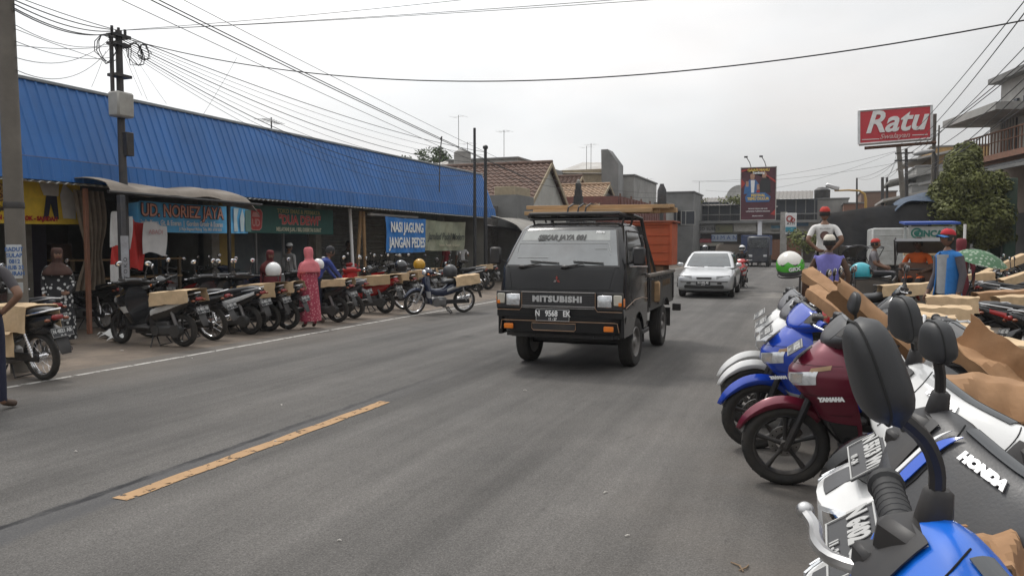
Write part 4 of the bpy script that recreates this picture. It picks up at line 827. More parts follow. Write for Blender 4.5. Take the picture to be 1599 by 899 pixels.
while y < -1: q.box((.65, y, ZB+.45), (.04, .04, .9)); y += .28
q.box((.65, -9.2, ZB+.92), (.07, 16.6, .06)); q.box((.65, -9.2, ZB+.5), (.04, 16.6, .04)); q.build('balustrade', RUST, br)
for y in (-3.0, -5.2, -7.2, -11.0):
    rb_('window', DKB, (1.82, 1.92, y, y+1.2, ZB+.3, ZB+1.9)); rb_('window_bars', WPL, *[(1.76, 1.82, y+.24*k-.01, y+.24*k+.03, ZB+.25, ZB+1.95) for k in range(6)])
for k in range(6): rb_('vent', DKB, (1.84, 1.94, -7+k*.8, -6.7+k*.8, ZB+2.2, ZB+2.5))
q = MB(); rbz = ribs(-18, -1, .4, ((0, 0), (.5, 0), (.6, .05), (.9, .05))); q.loft([[(-1.3, y, ZB-1.0+d) for y, d in rbz], [(1.0, y, ZB-.4+d) for y, d in rbz]], False, False); q.build('awning', mat('awning_dark', (.04, .045, .05), .5, .4, dirt=.3), br)
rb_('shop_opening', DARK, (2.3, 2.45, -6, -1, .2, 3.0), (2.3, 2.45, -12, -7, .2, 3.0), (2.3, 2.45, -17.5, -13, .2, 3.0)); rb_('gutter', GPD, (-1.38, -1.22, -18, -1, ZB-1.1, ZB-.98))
rb_('hanging_cable', WIRE, (1.2, 1.24, -8, -7.96, ZB, ZT)); rb_('door_frame', WPL, (1.78, 1.9, -9.9, -9.75, ZB, ZB+2), (1.78, 1.9, -10.6, -10.45, ZB, ZB+2))
GRN = mat('green_pillar', (.012, .045, .028), .6, dirt=.3)
for i, (u, y) in enumerate(((1553, 31), (1575, 30))):
    a = PY(u, 380, y); q = MB(); q.box((a.x, y, 1.95), (.34, .34, 3.7), .02); tag(q.build('pillar', GRN), ['dark green pillar right behind the round tree', 'dark green pillar between the other two', 'dark green pillar nearest the right edge'][i], 'pillar')
# nearer shop on the far right, open and dark
ns = box_house('shop_building', 'brown open-fronted shop with deep dark interior at the right edge', 10.2, 18, 10, 29, 0, 4.6, mat('brown_wall', (.13, .07, .05), .85, dirt=.5))
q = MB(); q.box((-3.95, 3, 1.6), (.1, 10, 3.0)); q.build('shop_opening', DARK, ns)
for k in range(4):
    q = MB(); q.box((-4.1, -1+2.6*k, .9+.25*(k % 2)), (.4, 1.6, 1.2), .04); q.build('stock_shelf', mat('stock%d' % k, [(.2, .12, .08), (.1, .12, .14), (.22, .2, .16), (.12, .1, .05)][k], .8, var=.5, scale=14), ns)
def aw(u, v): p = (lerp(10.3, 7.6, v), lerp(17, 28.5, u), 3.55-.9*v+.05*math.sin(u*30)-.12*v*abs(math.sin(u*13))); return p
q = MB(); q.grid(aw, 60, 8, .01); tag(q.build('tarp_awning', mat('tarp_pale', (.42, .44, .45), .7, dirt=.5)), 'pale dirty tarpaulin awning at the right edge', 'awning')
# stacked roofs further along the right
for i, (u0, u1, v, y, m, lab) in enumerate(((1395, 1470, 262, 62, GPL, 'grey house with layered balconies behind the red sign'), (1420, 1475, 232, 66, mat('ochre_wall', (.42, .26, .10), .9, dirt=.4), 'tall ochre walled house behind the leaning pole'), (1385, 1440, 290, 58, GPD, 'low dark house with blue windows behind the canvas truck'))):
    x0, x1 = PY(u0, v, y).x, PY(u1, v, y).x; z = PY(u0, v, y).z
    t = box_house('building', lab, x0+1.5, x1+6, y, y+7, 0, z, m, wins=[('y', x0+3, z-1.6, 1.3, 1.1, mat('blue_window', (.08, .14, .22), .4)), ('y', x0+5, z-1.6, 1.3, 1.1, mat('blue_window'))])
    cx = (x0+x1+7.5)/2; q = MB(); q.prism([(x0-.3-cx, z-1.1), (x0+4-cx, z-.2), (x0+4-cx, z-.05), (x0-.3-cx, z-.95)], -4.5, 3); q.build('lean_to_roof', ZNC if i else GPL, t)
    q = MB(); q.box((x0+1-cx, -4, z-3.2), (3, 2, .15)); q.box((x0+1-cx, -5, z-2.8), (3, .06, .8)); q.build('balcony', GPL, t)
# round dense tree
a = PY(1510, 300, 30); tb = Vector((a.x, 30, 0)); z = a.z
tree('dense rounded green street tree in front of the balcony building', tb, 5.6, [((-.25, 0, 2.75), (1.05, .9, .75)), ((.55, 0, 2.6), (.95, .9, .8)), ((.0, -.2, 3.55), (.8, .8, .75)), ((.55, .1, 3.35), (.7, .7, .7)), ((-.15, 0, 4.35), (.6, .6, .55)), ((-.55, .1, 3.3), (.65, .7, .7)), ((.1, -.1, 2.15), (1.1, .9, .45)), ((.0, .2, 4.75), (.35, .4, .35)), ((-.45, 0, 1.95), (.7, .7, .45)), ((.7, 0, 2.0), (.7, .7, .5))], 2200, .075, 11, mat('leaf_tree', (.115, .125, .03), .65, var=.5, scale=2.5), .11)
# right-hand wires
WG[0] = 'cables fanning out on the right'; L3 = 'thin cable fanning from the right edge down to the poles behind the red sign'
for (u0, v0, y0, b, sg_) in ((1625, -30, 14, U1, .2), (1600, 20, 14, U2, .3), (1640, 60, 13, U1+Vector((0, 0, -.3)), .3), (1640, 85, 14, U2+Vector((0, 0, -.4)), .5), (1640, 95, 14, U2+Vector((0, 0, -.9)), .7), (1650, 20, 16, U3, .4), (1650, 130, 18, U4+Vector((0, 0, -.5)), .5), (1640, 70, 15, U5, .5), (1650, 110, 16, U1+Vector((0, 0, -1.4)), .8)):
    wire(PY(u0, v0, y0), b, sg_, .013, 24, L3)
WG[0] = 'far cables over the junction'; L4 = 'thin far cable over the junction between the left roofs and the right poles'
for (a, b, s_) in ((Vector((-9, 62, 6.6)), U2, .5), (Vector((-9, 70, 7.2)), U1+Vector((0, 0, -1)), .4), (U1, U4, .4), (U1+Vector((0, 0, -.5)), U3, .5), (U2, U5, .7), (U2+Vector((0, 0, -.5)), U3, .4), (U1+Vector((0, 0, -.3)), Vector((-9, 70, 6.4)), .9), (PP[1]+Vector((0, 0, -.6)), Vector((-8.8, 50, 4.9)), .3), (PP[1]+Vector((0, 0, -.9)), Vector((-8.8, 50, 4.6)), .3)):
    wire(a, b, s_, .011, 24, L4)
# ================================================================ VEHICLES
CARB = mat('truck_black', (.014, .014, .015), .2, var=.15, coat=.22, spec=.3, dirt=.06, dirtc=(.07, .062, .052))
BRZ = mat('pinstripe_bronze', (.42, .26, .16), .4)
def rrect(w, y0, y1, z, r, r2=.04, n=5, crown=0):
    pts = []
    for (cx, cy, a, rr) in ((w-r, y0+r, -PI/2, r), (w-r2, y1-r2, 0, r2), (-w+r2, y1-r2, PI/2, r2), (-w+r, y0+r, PI, r)):
        for k in range(n+1):
            t = a+PI/2*k/n; pts.append((cx+rr*math.cos(t), cy+rr*math.sin(t)-crown*(1-((cx+rr*math.cos(t))/w)**2)*(1 if cy < (y0+y1)/2 else 0), z))
    # extra points across the front for the crown
    a, b = pts[-1], pts[0]
    for k in range(1, 6):
        t = k/6; x = lerp(a[0], b[0], t); pts.append((x, y0-crown*(1-(x/w)**2), z))
    return pts
def car_wheel(par, x, y, r, w, rimm, side, name='wheel', steer=0):
    """tyre and rim; side = +1 outer face towards +x"""
    M = Matrix.Translation((x, y, r))@Matrix.Rotation(steer, 4, 'Z'); q = MB(M)
    q.lathe([(r*.62, -w/2*.8), (r*.80, -w/2), (r*.95, -w/2*.92), (r, -w/2*.6), (r*.985, -w*.21), (r*.985, -w*.19), (r, -w*.17), (r, w*.17), (r*.985, w*.19), (r*.985, w*.21), (r, w/2*.6), (r*.95, w/2*.92), (r*.80, w/2), (r*.62, w/2*.8)], ax='x', n=40)
    o = q.build(name, RUB, par, ang=50)
    q = MB(M); s = side; q.lathe([(r*.63, s*w*.36), (r*.60, s*w*.44), (r*.56, s*w*.40), (r*.54, s*w*.18), (r*.40, s*w*.12), (r*.30, s*w*.26), (r*.20, s*w*.30), (r*.17, s*w*.42), (0, s*w*.44)], ax='x', n=32); q.lathe([(r*.63, -s*w*.36), (r*.5, -s*w*.3), (0, -s*w*.3)], ax='x', n=24)
    for k in range(8): a = k*PI/4; q.use(BLK if 0 else rimm).cyl((s*w*.1, r*.46*math.cos(a), r*.46*math.sin(a)), (s*w*.16, r*.46*math.cos(a), r*.46*math.sin(a)), r*.05, 8)
    q.build('rim', None, o); return o
tk = thing('pickup_truck', 'black flat-nosed pickup truck driving towards the camera with timber on its roof rack', 'pickup truck', (-2.93, 9.98, 0), R(1.2))
q = MB(); prof = [(.80, .815, -.955, .62, .10, .03), (.90, .815, -.955, .62, .11, .035), (1.03, .812, -.935, .62, .12, .04), (1.28, .805, -.875, .62, .13, .045), (1.33, .80, -.85, .62, .13, .05), (1.56, .745, -.67, .615, .13, .05), (1.79, .685, -.47, .60, .13, .05), (1.845, .655, -.38, .59, .13, .045), (1.88, .59, -.26, .57, .13, .03), (1.895, .45, -.1, .5, .13, .02)]
q.loft([rrect(w, yf, yb, z, r, .05, 5, c) for z, w, yf, yb, r, c in prof]); q.build('cab', CARB, tk, ang=30)
def cabp(z): return interp([(a[0], a[1], a[2], a[5]) for a in prof], z)      # half width, front y, crown
def front_patch(name, x0, x1, z0, z1, m, off=.004, nu=14, nv=6, par=tk, inset=None):
    q = MB()
    def f(u, v):
        z = lerp(z0, z1, v); w, yf, c = cabp(z); k = (inset(v) if inset else 1); x = lerp(x0, x1, u)*k
        return (x, yf-c*(1-(x/w)**2)-off, z)
    q.grid(f, nu, nv, .003); return q.build(name, m, par, ang=60)
WS = mat('windscreen', (.07, .078, .08), .04, var=.5, scale=3, spec=1.0, coat=1)  # base colour lightened to paint some sky reflection into the glass
front_patch('windscreen_seal', -.735, .735, 1.325, 1.80, BLK, .003, 16, 8, inset=lambda v: 1-.15*v)
ws = front_patch('windscreen', -.715, .715, 1.345, 1.785, WS, .009, 18, 8, inset=lambda v: 1-.15*v)
def wsfr(x, z, off=.014):       # frame lying on the windscreen
    w, yf, c = cabp(z); a = Vector((x, yf-c*(1-(x/w)**2)-off, z)); return frame(a, (1, 0, 0), (0, .2, .25))
front_patch('sun_strip', -.60, .56, 1.655, 1.775, mat('sun_strip', (.30, .31, .30), .25, var=.2), .0125, 16, 3, par=ws, inset=lambda v: 1-.04*v)
text('SEKAR JAYA 001', .105, mat('strip_ink', (.03, .03, .03), .5), wsfr(-.06, 1.69, .018), 'lettering', ws, .001, .85, .006, shear=.18)
text('Mitra', .05, WHT, wsfr(.42, 1.76, .018), 'lettering', ws, .001, 1, .002)
q = MB()
for poly in ([(-.62, 1.50), (-.62, 1.62), (.55, 1.62), (.60, 1.52)], [(-.60, 1.44), (-.18, 1.44)], [(.40, 1.55), (.55, 1.55), (.60, 1.48)]):
    for a, b in zip(poly, poly[1:]):
        P = [wsfr(lerp(a[0], b[0], k/6), lerp(a[1], b[1], k/6), .015).translation for k in range(7)]; q.tube(P, .0025, 4)
q.build('sticker_outline', mat('sticker_line', (.45, .46, .45), .5), ws)
q = MB(); 
for (x, s) in ((-.40, 1), (.16, 1)):
    b = wsfr(x-.05, 1.335, .03).translation; t1 = wsfr(x+.14, 1.37, .035).translation; q.tube([b+Vector((-.10, 0, -.02)), b, t1], [.012, .012, .008], 6); c1 = wsfr(x-.0, 1.395, .03).translation; c2 = wsfr(x+.38, 1.375, .03).translation; q.tube([c1, c2], .009, 5); q.ell(b+Vector((-.05, 0, -.01)), (.05, .02, .022), 8, 6)
q.build('wipers', BLK, tk)
q = MB()
for s in (-1, 1): q.tube([(s*x_, cabp(z_)[1]-cabp(z_)[2]*(1-(x_/cabp(z_)[0])**2)-.001, z_) for x_, z_ in ((.62, 1.05), (.645, 1.15), (.665, 1.24), (.68, 1.315))], .003, 4)
q.tube([(x_/10*.68, cabp(1.05)[1]-cabp(1.05)[2]*(1-(x_/10*.68/.81)**2)-.001, 1.05) for x_ in range(-10, 11)], .003, 4); q.build('panel_gap', mat('gap_black', (.004, .004, .004), .9), tk)
# emblem of three diamonds
q = MB(); er = mat('emblem_red', (.30, .05, .04), .4); eg = mat('emblem_grey', (.25, .22, .22), .4); s_ = .045; w0, yf, c0 = cabp(1.165); y_ = yf-c0-.012
def dia(a0, m): d = Vector((math.cos(a0), math.sin(a0))); l = Vector((math.cos(a0+PI/6), math.sin(a0+PI/6)))*s_/math.sqrt(3)*1.05; r_ = Vector((math.cos(a0-PI/6), math.sin(a0-PI/6)))*s_/math.sqrt(3)*1.05; P = [Vector((0, 0)), l, d*s_*1.05, r_]; q.use(m).prism([(p.x-.03, 1.165+p.y*1.1) for p in P], y_-.004, y_+.006)
dia(PI/2, er); dia(PI/2+2*PI/3, eg); dia(PI/2-2*PI/3, er); q.build('emblem', None, tk)
# grille, lamps
G0 = -.990
q = MB(); q.box((0, G0, .925), (.94, .03, .19), .006); gr = q.build('grille', BLK, tk)
q = MB(); [q.box((0, G0-.018, .85+.022*k), (.92, .008, .006)) for k in range(7)]; q.build('grille_bars', mat('grille_bar', (.06, .06, .065), .4), gr)
q = MB(); q.box((0, G0-.02, 1.018), (.94, .014, .010)); q.box((0, G0-.02, .845), (.94, .014, .008)); q.box((0, G0-.02, .823), (.94, .014, .006)); q.build('chrome_trim', CHR, gr)
text('MITSUBISHI', .098, mat('badge_silver', (.55, .55, .55), .35, .4), frame((-.01, G0-.026, .93), (1, 0, 0), (0, 0, 1)), 'lettering', gr, .003, 1.12, .006, sp=1.16)
for s in (-1, 1):
    q = MB(); q.box((s*.645, G0+.004, .915), (.335, .03, .215), .01); hb = q.build('headlight', BLK, tk)
    q = MB(); q.box((s*.585, G0-.016, .915), (.185, .02, .15), .012); q.build('bezel', CHR, hb)
    q = MB(); 
    q.grid(lambda u, v: (s*.585+(u-.5)*.165, G0-.030-.014*(1-(2*u-1)**2)*(1-(2*v-1)**2), .915+(v-.5)*.125), 8, 8, .004); q.build('lens', GLS, hb)
    q = MB(); q.use(mat('clear_corner', (.50, .47, .40), .15)).box((s*.745, G0-.012, .93), (.10, .024, .13), .01); q.use(AMB).box((s*.775, G0-.014, .885), (.04, .026, .045), .004); q.box((s*.808, G0+.04, .90), (.02, .08, .10), .004); q.build('corner_lamp', None, tk)
    # bronze pinstripe round the lamps
    q = MB(); yy = G0-.015; q.tube([(s*.47, yy, 1.02), (s*.47, yy, .83), (s*.50, yy, .79), (s*.80, yy, .79)], .0035, 4); q.build('pinstripe', BRZ, tk)
q = MB(); q.box((0, -.93, .76), (1.63, .10, .13), .015); q.build('front_apron', CARB, tk)
# bumper
q = MB(); rings = []
for z, k, w in ((.495, .03, .76), (.53, .0, .80), (.72, -.015, .825), (.735, .01, .815)): rings.append([(x*w, -1.0+k+.16*abs(x)**6, z) for x in [i/12 for i in range(-12, 13)]]+[(x*w*.97, -.80, z) for x in [i/12 for i in range(12, -13, -1)]])
q.loft(rings); bp_ = q.build('bumper', CARB, tk, ang=35)
q = MB(); q.use(BLK).box((-.05, -1.012, .59), (.54, .02, .085), .02); q.use(BRZ)
def loop(x0, x1, z0, z1, y=-1.024): q.tube([(x0+.02, y, z0), (x1-.02, y, z0), (x1, y, z0+.02), (x1, y, z1), (x0, y, z1), (x0, y, z0+.02), (x0+.02, y, z0)], .004, 4)
loop(-.33, .23, .545, .635); q.tube([(-.76, -.985, .545), (-.74, -1.0, .655), (-.70, -1.022, .66), (.70, -1.022, .66), (.74, -1.0, .655), (.76, -.985, .545)], .004, 4); q.build('air_slot', None, bp_)
for s in (-1, 1): q = MB(); q.box((s*.64, -1.018, .585), (.12, .03, .065), .008); q.build('fog_lamp', AMB, bp_)
# plate
def plate(par, M, w, h, l1, l2, size=.075, m=PLT, ink=WHT, frm=True, small=None):
    q = MB(M); q.box((0, 0, 0), (w, h, .004), .002); o = q.build('licence_plate', m, par)
    q = MB(M); [q.box((0, s*(h/2-.004), .003), (w-.004, .003, .003)) for s in (-1, 1)]; [q.box((s*(w/2-.004), 0, .003), (.003, h-.004, .003)) for s in (-1, 1)]; q.build('plate_rim', ink, o)
    text(l1, size, ink, M@Matrix.Translation((0, h*.12, .004)), 'lettering', o, .0008, .82, .003)
    if l2: text(l2, size*.42, ink, M@Matrix.Translation((0, -h*.33, .004)), 'lettering', o, .0008, .9, .0015)
    return o
plate(tk, frame((-.06, -1.03, .735), (1, 0, 0), (0, 0, 1)), .43, .145, 'N   9568   EK', '11 - 27', .098)
# lower flanks with wheel arches
def arch(y0, y1, zt, zb, cy, r, cz=.33, n=12):
    a0 = math.asin(min(1, (zb-cz)/r)); P = [(y0, zt), (y0, zb)]
    for k in range(n+1): a = PI-a0-(PI-2*a0)*k/n; P.append((cy+r*math.cos(a), cz+r*math.sin(a)))
    return P+[(y1, zb), (y1, zt)]
for s in (-1, 1):
    q = MB(); P = arch(-.93, .62, .82, .47, 0, .39); q.prism(P[:], s*.765, s*.812, 'x'); q.build('front_wing', CARB, tk, bev=.004)
    q = MB(); q.lathe([(.37, -.06), (.395, -.06), (.395, .06)], (s*.75, 0, .33), 'x', 14, R(10), R(170)); q.build('arch_lip', BLK, tk)
    # door lines, window, handle, mirror
    def side(y, z, off): w = interp([(a[0], a[1]) for a in prof], z)[0]; return (s*(w+off), y, z)
    q = MB(); ring = [(-.62, 1.36), (-.20, 1.36), (.50, 1.36), (.50, 1.76), (-.30, 1.76)]
    def wq(u, v): z = lerp(1.37, 1.755, v); yl = lerp(-.60, -.30, v); return side(lerp(yl, .46, u), z, .004)
    q.grid(wq, 6, 6, .003 if s < 0 else -.003); q.build('side_window', GLASS, tk)
    def ln(pts, r_, m, name, off=.004): q = MB(); q.tube([side(y, z, off) for y, z in pts], r_, 4); return q.build(name, m, tk)
    ln([(-.66, 1.34), (-.62, 1.38), (-.31, 1.775), (.49, 1.775), (.49, 1.35), (-.66, 1.345)], .009, BLK, 'window_seal', .006)
    ln([(-.42, .84), (-.64, 1.10), (-.66, 1.33)], .004, DKM, 'door_gap', .001); ln([(.55, .5), (.55, 1.82)], .004, DKM, 'door_gap', .001)
    ln([(-.60, 1.33), (.60, 1.30)], .008, CHR, 'belt_trim', .006)
    ln([(-.85, .83), (-.3, .90), (.2, .90), (.6, .86)], .004, BRZ, 'pinstripe', .003)
    q = MB(); q.box(side(.40, 1.2, .02), (.03, .14, .03), .008); q.build('door_handle', BLK, tk)
    q = MB(); q.tube([side(-.62, 1.36, .0), side(-.68, 1.42, .12), side(-.68, 1.44, .14)], .010, 6); q.box((s*.94, -.70, 1.46), (.16, .05, .22), .03); mr = q.build('wing_mirror', BLK, tk)
    q = MB(); q.box((s*.94, -.672, 1.46), (.13, .006, .18), .002); q.build('mirror_glass', SILV, mr)
    q = MB(); q.box((s*.79, .50, .42), (.05, .5, .06), .01); q.build('side_step', BLK, tk)
# chassis, axles, dark underside
q = MB(); [q.box((s*.38, 1.1, .52), (.08, 4.0, .12)) for s in (-1, 1)]; q.cyl((-.7, 2.25, .33), (.7, 2.25, .33), .06, 10); q.cyl((-.7, 0, .31), (.7, 0, .31), .05, 10); q.ell((0, 2.25, .33), (.15, .17, .15), 12, 8); q.box((0, -.1, .62), (1.45, 1.5, .35)); q.box((.5, 1.2, .5), (.3, .5, .25), .03); q.box((0, -.7, .5), (1.3, .35, .12)); q.build('chassis', DKM, tk)
RIMB = mat('steel_rim', (.30, .29, .28), .5, .7, var=.2, dirt=.5, dirtc=(.1, .085, .07))
for s in (-1, 1): car_wheel(tk, s*.70, 0, .325, .185, RIMB, s, steer=R(-3)); car_wheel(tk, s*.69, 2.24, .325, .19, RIMB, s); 
for s in (-1, 1): q = MB(); q.box((s*.7, .44, .42), (.2, .012, .3)); q.box((s*.7, 2.72, .42), (.22, .012, .3)); q.build('mud_flap', RUB, tk)
# bed
bed = []
BEDM = mat('bed_black', (.014, .014, .015), .35, var=.2, coat=.1, spec=.35, dirt=.12, dirtc=(.085, .07, .055))
for s in (-1, 1):
    q = MB(); q.prism(arch(.74, 3.12, 1.15, .66, 2.24, .43, .33), s*.80, s*.765, 'x'); sp_ = q.build('bed_side', BEDM, tk, bev=.004)
    q = MB(); q.box((s*.79, 1.93, 1.165), (.075, 2.42, .05), .01); q.build('top_rail', mat('worn_rail', (.20, .18, .16), .55, .3, dirt=.5), sp_)
    q = MB(); [q.box((s*.806, y, .92), (.018, .05, .42), .004) for y in (.85, 1.55, 3.05)]; q.box((s*.806, 1.93, 1.08), (.012, 2.3, .015)); [q.cyl((s*.81, y, 1.12), (s*.83, y, 1.10), .012, 6) for y in (.9, 1.3, 1.7, 2.1, 2.5, 2.9)]; q.build('stake_hooks', BLK, sp_)
    q = MB(); q.lathe([(.41, -.05), (.435, -.05), (.435, .03)], (s*.79, 2.24, .33), 'x', 14, R(42), R(138)); q.build('arch_lip', BLK, sp_)
text('JAYA MAKMUR', .13, mat('bed_ink', (.16, .10, .05), .5), frame((.803, 2.35, 1.0), (0, 1, 0), (0, 0, 1)), 'lettering', tk, .001, .9, .003)
q = MB(); q.box((0, 3.12, .90), (1.58, .04, .50), .01); q.build('tailgate', BEDM, tk); q = MB(); q.box((0, .74, .92), (1.55, .04, .52), .01); q.build('headboard', BEDM, tk)
q = MB(); q.box((0, 1.93, .68), (1.55, 2.4, .05)); q.build('bed_floor', DKM, tk)
q = MB(); q.box((.86, 3.1, .55), (.14, .06, .12), .01); q.box((-.86, 3.1, .55), (.14, .06, .12), .01); q.build('rear_lamp_bracket', DKM, tk)
for s in (-1, 1):
    q = MB(); q.tube([(s*.72, .80, 1.15), (s*.70, .80, 1.62), (s*.66, .84, 1.72), (s*.70, 1.05, 1.66), (s*.76, 1.52, 1.17)], .028, 8); q.build('roll_bar', BLK, tk)
q = MB(); q.tube([(-.68, .81, 1.70), (.68, .81, 1.70)], .028, 8); q.tube([(-.7, .80, 1.45), (.7, .80, 1.45)], .02, 8); q.build('cross_bar', BLK, tk)
# roof rack
q = MB(); 
q.tube([(-.64, -.22, 1.98), (-.60, -.30, 2.0), (.60, -.30, 2.0), (.64, -.22, 1.98), (.66, .4, 1.99), (.66, .9, 1.97), (.72, 1.0, 1.6), (.76, 1.05, 1.17)], .026, 8); q.tube([(-.64, -.22, 1.98), (-.66, .9, 1.97), (-.76, 1.05, 1.17)], .026, 8)
for y in (-.05, .25, .6, .9): q.tube([(-.65, y, 1.965), (.65, y, 1.965)], .018, 6)
for x in (-.3, 0, .3): q.tube([(x, -.3, 1.98), (x, .9, 1.96)], .014, 6)
for s in (-1, 1): [q.tube([(s*.63, y, 1.97), (s*.60, y, 1.86)], .015, 6) for y in (-.1, .45)]
q.tube([(-.60, -.30, 1.93), (.60, -.30, 1.93)], .012, 6); q.build('roof_rack', BLK, tk)
TIM = mat('new_timber', (.42, .27, .14), .75, var=.18, scale=3, streak=(1, 9, 9), dirt=.25)
for i, (y, z, x0, x1, t) in enumerate(((-.05, 2.045, -.62, .98, .055), (.12, 2.045, -.55, 1.05, .055), (-.12, 2.02, -.72, .2, .05), (.30, 2.05, -.5, 1.25, .06), (.02, 2.10, -.74, 1.18, .05), (.2, 2.105, -.70, 1.22, .045))):
    q = MB(Matrix.Translation(tk.location)@Matrix.Rotation(R(1.2), 4, 'Z')); q.box(((x0+x1)/2, y, z), (x1-x0, .13, t), .004, (0, R([0, .4, 0, -.3, .3, -.2][i]), R([1, -2, 3, -1, 1, 2][i])))
    tag(q.build('timber_plank', TIM), ['plank lying second from the front on the rack above the cab', 'plank in the middle of the lower layer on the roof rack', 'short front plank low on the roof rack, left of centre', 'rearmost lower plank reaching furthest right on the roof rack', 'front plank of the top layer on the roof rack', 'rear plank of the top layer on the roof rack'][i], 'plank', 'timber on the pickup roof rack')
q = MB(Matrix.Translation(tk.location)@Matrix.Rotation(R(1.2), 4, 'Z')); [q.tube([(x, -.2, 2.0), (x+.01, -.17, 2.09), (x+.03, 0, 2.145), (x+.03, .28, 2.14), (x, .4, 2.05)], .012, 5) for x in (-.12, .02, .12)]; tag(q.build('lashing_strap', BLK), 'black straps tying the timber to the roof rack', 'strap')
# orange crate in the bed
ORG = mat('crate_orange', (.42, .085, .03), .6, var=.15, dirt=.35, dirtc=(.2, .07, .035))
oc = thing('cargo_crate', 'tall orange wooden crate with a dark opening standing in the pickup bed', 'crate', (-2.56, 12.72, .66), R(1.2))
ow = PY(1052, 380, 12.1).x
q = MB(); q.box((0, 0, .30), (.62, .60, .60), .01); q.build('base', mat('crate_base', (.16, .09, .05), .8, dirt=.4), oc)
q = MB(); q.box((.08, 0, .95), (.72, .66, .68), .008); [q.box((.08, -.335, .68+.135*k), (.72, .012, .006)) for k in range(5)]; q.box((.08, -.338, 1.28), (.74, .03, .04)); q.box((.43, -.338, .95), (.035, .03, .66)); q.build('box', ORG, oc, bev=.003)
q = MB(); q.box((-.14, -.336, 1.06), (.24, .02, .36)); q.build('opening', DARK, oc)
q = MB(); q.box((.08, 0, 1.31), (.80, .74, .03), .004); q.build('lid', mat('crate_lid', (.25, .055, .025), .6, dirt=.4), oc)
q = MB(Matrix.Translation((-2.4, 11.6, .75))); q.box((0, 0, .16), (.5, .8, .3), .02, (0, 0, .2)); tag(q.build('wood_box', WOOD), 'low brown box in the pickup bed before the orange crate', 'box')

# ---- sedan
SLV = mat('silver_paint', (.52, .53, .54), .28, .45, var=.04, coat=.7, dirt=.1, dirtc=(.25, .23, .2))
sc_ = thing('sedan_car', 'silver four-door sedan following behind the black pickup', 'car', (-3.02, 23.45, 0), R(1.5))
st = [(-.02, .60, .40, .62), (.03, .74, .28, .70), (.16, .80, .20, .745), (.5, .83, .19, .80), (.95, .84, .19, .865), (1.25, .845, .19, .90), (2.2, .85, .19, .91), (3.3, .845, .19, .93), (4.1, .82, .22, .93), (4.35, .76, .3, .88), (4.42, .68, .42, .80)]
q = MB(); rings = []
for y, w, zb, zt in sm(st, 3):
    r = []
    for k in range(20):
        a = 2*PI*k/20; ca, sa = math.cos(a), math.sin(a); e = .45
        r.append((w*math.copysign(abs(ca)**e, ca), y, (zt+zb)/2+(zt-zb)/2*math.copysign(abs(sa)**(e*(1.15 if sa > 0 else .7)), sa)))
    rings.append(r)
q.loft(rings); q.build('body', SLV, sc_, ang=50)
q = MB(); g_ = [(.88, .78, 1.22, 4.0), (1.0, .75, 1.42, 3.85), (1.18, .69, 1.68, 3.6), (1.32, .62, 1.95, 3.35), (1.375, .55, 2.15, 3.15), (1.385, .4, 2.3, 3.0)]
q.loft([rrect(w, y0, y1, z, .16, .12, 5, .10*(1.4-z)/.5) for z, w, y0, y1 in g_]); gh = q.build('roof', SLV, sc_, ang=50)
def gp_(z): return interp([(a[0], a[1], a[2]) for a in g_], z)
q = MB(); q.grid(lambda u, v: (lambda z: (lambda w, y0: (lerp(-1, 1, u)*(w-.09), y0-.10*(1.4-z)/.5*(1-(lerp(-1, 1, u)*.88)**2)-.01, z))(*gp_(z)))(lerp(.93, 1.325, v)), 12, 6, .004); q.build('windscreen', mat('sedan_screen', (.05, .06, .065), .05, var=.25, scale=4, spec=1), sc_)
for s in (-1, 1):
    for (ya, yb, yc, yd) in ((1.65, 2.45, 2.0, 2.45), (2.52, 3.45, 2.52, 3.2)):
        q = MB(); q.grid(lambda u, v: (lambda z: (s*(gp_(z)[0]+.008), lerp(lerp(ya, yc, v), lerp(yb, yd, v), u), z))(lerp(.94, 1.30, v)), 4, 4, .003*-s); q.build('side_window', GLASS, sc_)
    q = MB(); q.box((s*.90, 1.55, .97), (.18, .10, .12), .03); q.build('wing_mirror', SLV, sc_)
    car_wheel(sc_, s*.735, .85, .295, .19, ALU, s); car_wheel(sc_, s*.735, 3.42, .295, .19, ALU, s)
    q = MB(); q.lathe([(.30, -.03), (.35, -.03), (.35, .02), (.30, .02)], (s*.838, .85, .30), 'x', 16, 0, PI); q.lathe([(.30, -.03), (.35, -.03), (.35, .02), (.30, .02)], (s*.838, 3.42, .30), 'x', 16, 0, PI); q.build('wheel_arch', DARK, sc_)
    q = MB(); q.grid(lambda u, v: (s*lerp(.36, .74, u), lerp(-.005, .10, u**2.2)-.015-.01*v, lerp(.565, .665+.02*u, v)), 6, 4, .004*s); hl = q.build('headlight', GLS, sc_)
    q = MB(); q.box((s*.45, -.035, .45), (.13, .03, .05), .01); q.build('fog_lamp', DARK, sc_)
q = MB(); q.box((0, -.03, .60), (.44, .03, .055), .012); q.build('grille', DKM, sc_); q = MB(); q.box((0, -.045, .628), (.46, .02, .012)); q.build('grille_trim', CHR, sc_)
q = MB(); q.box((0, -.02, .345), (1.15, .06, .10), .02); q.build('lower_intake', DARK, sc_); q = MB(); q.box((0, -.03, .50), (1.38, .05, .02), .005); q.build('bumper_strip', DKM, sc_)
q = MB(); q.tube([(-.55, 1.12, .925), (-.1, 1.0, .91)], .01, 4); q.tube([(.0, 1.05, .925), (.5, 1.08, .92)], .01, 4); q.build('wipers', BLK, sc_)
plate(sc_, frame((-.02, -.065, .45), (1, 0, 0), (0, 0, 1)), .43, .135, 'N 1432 AE', '08 - 23', .085)
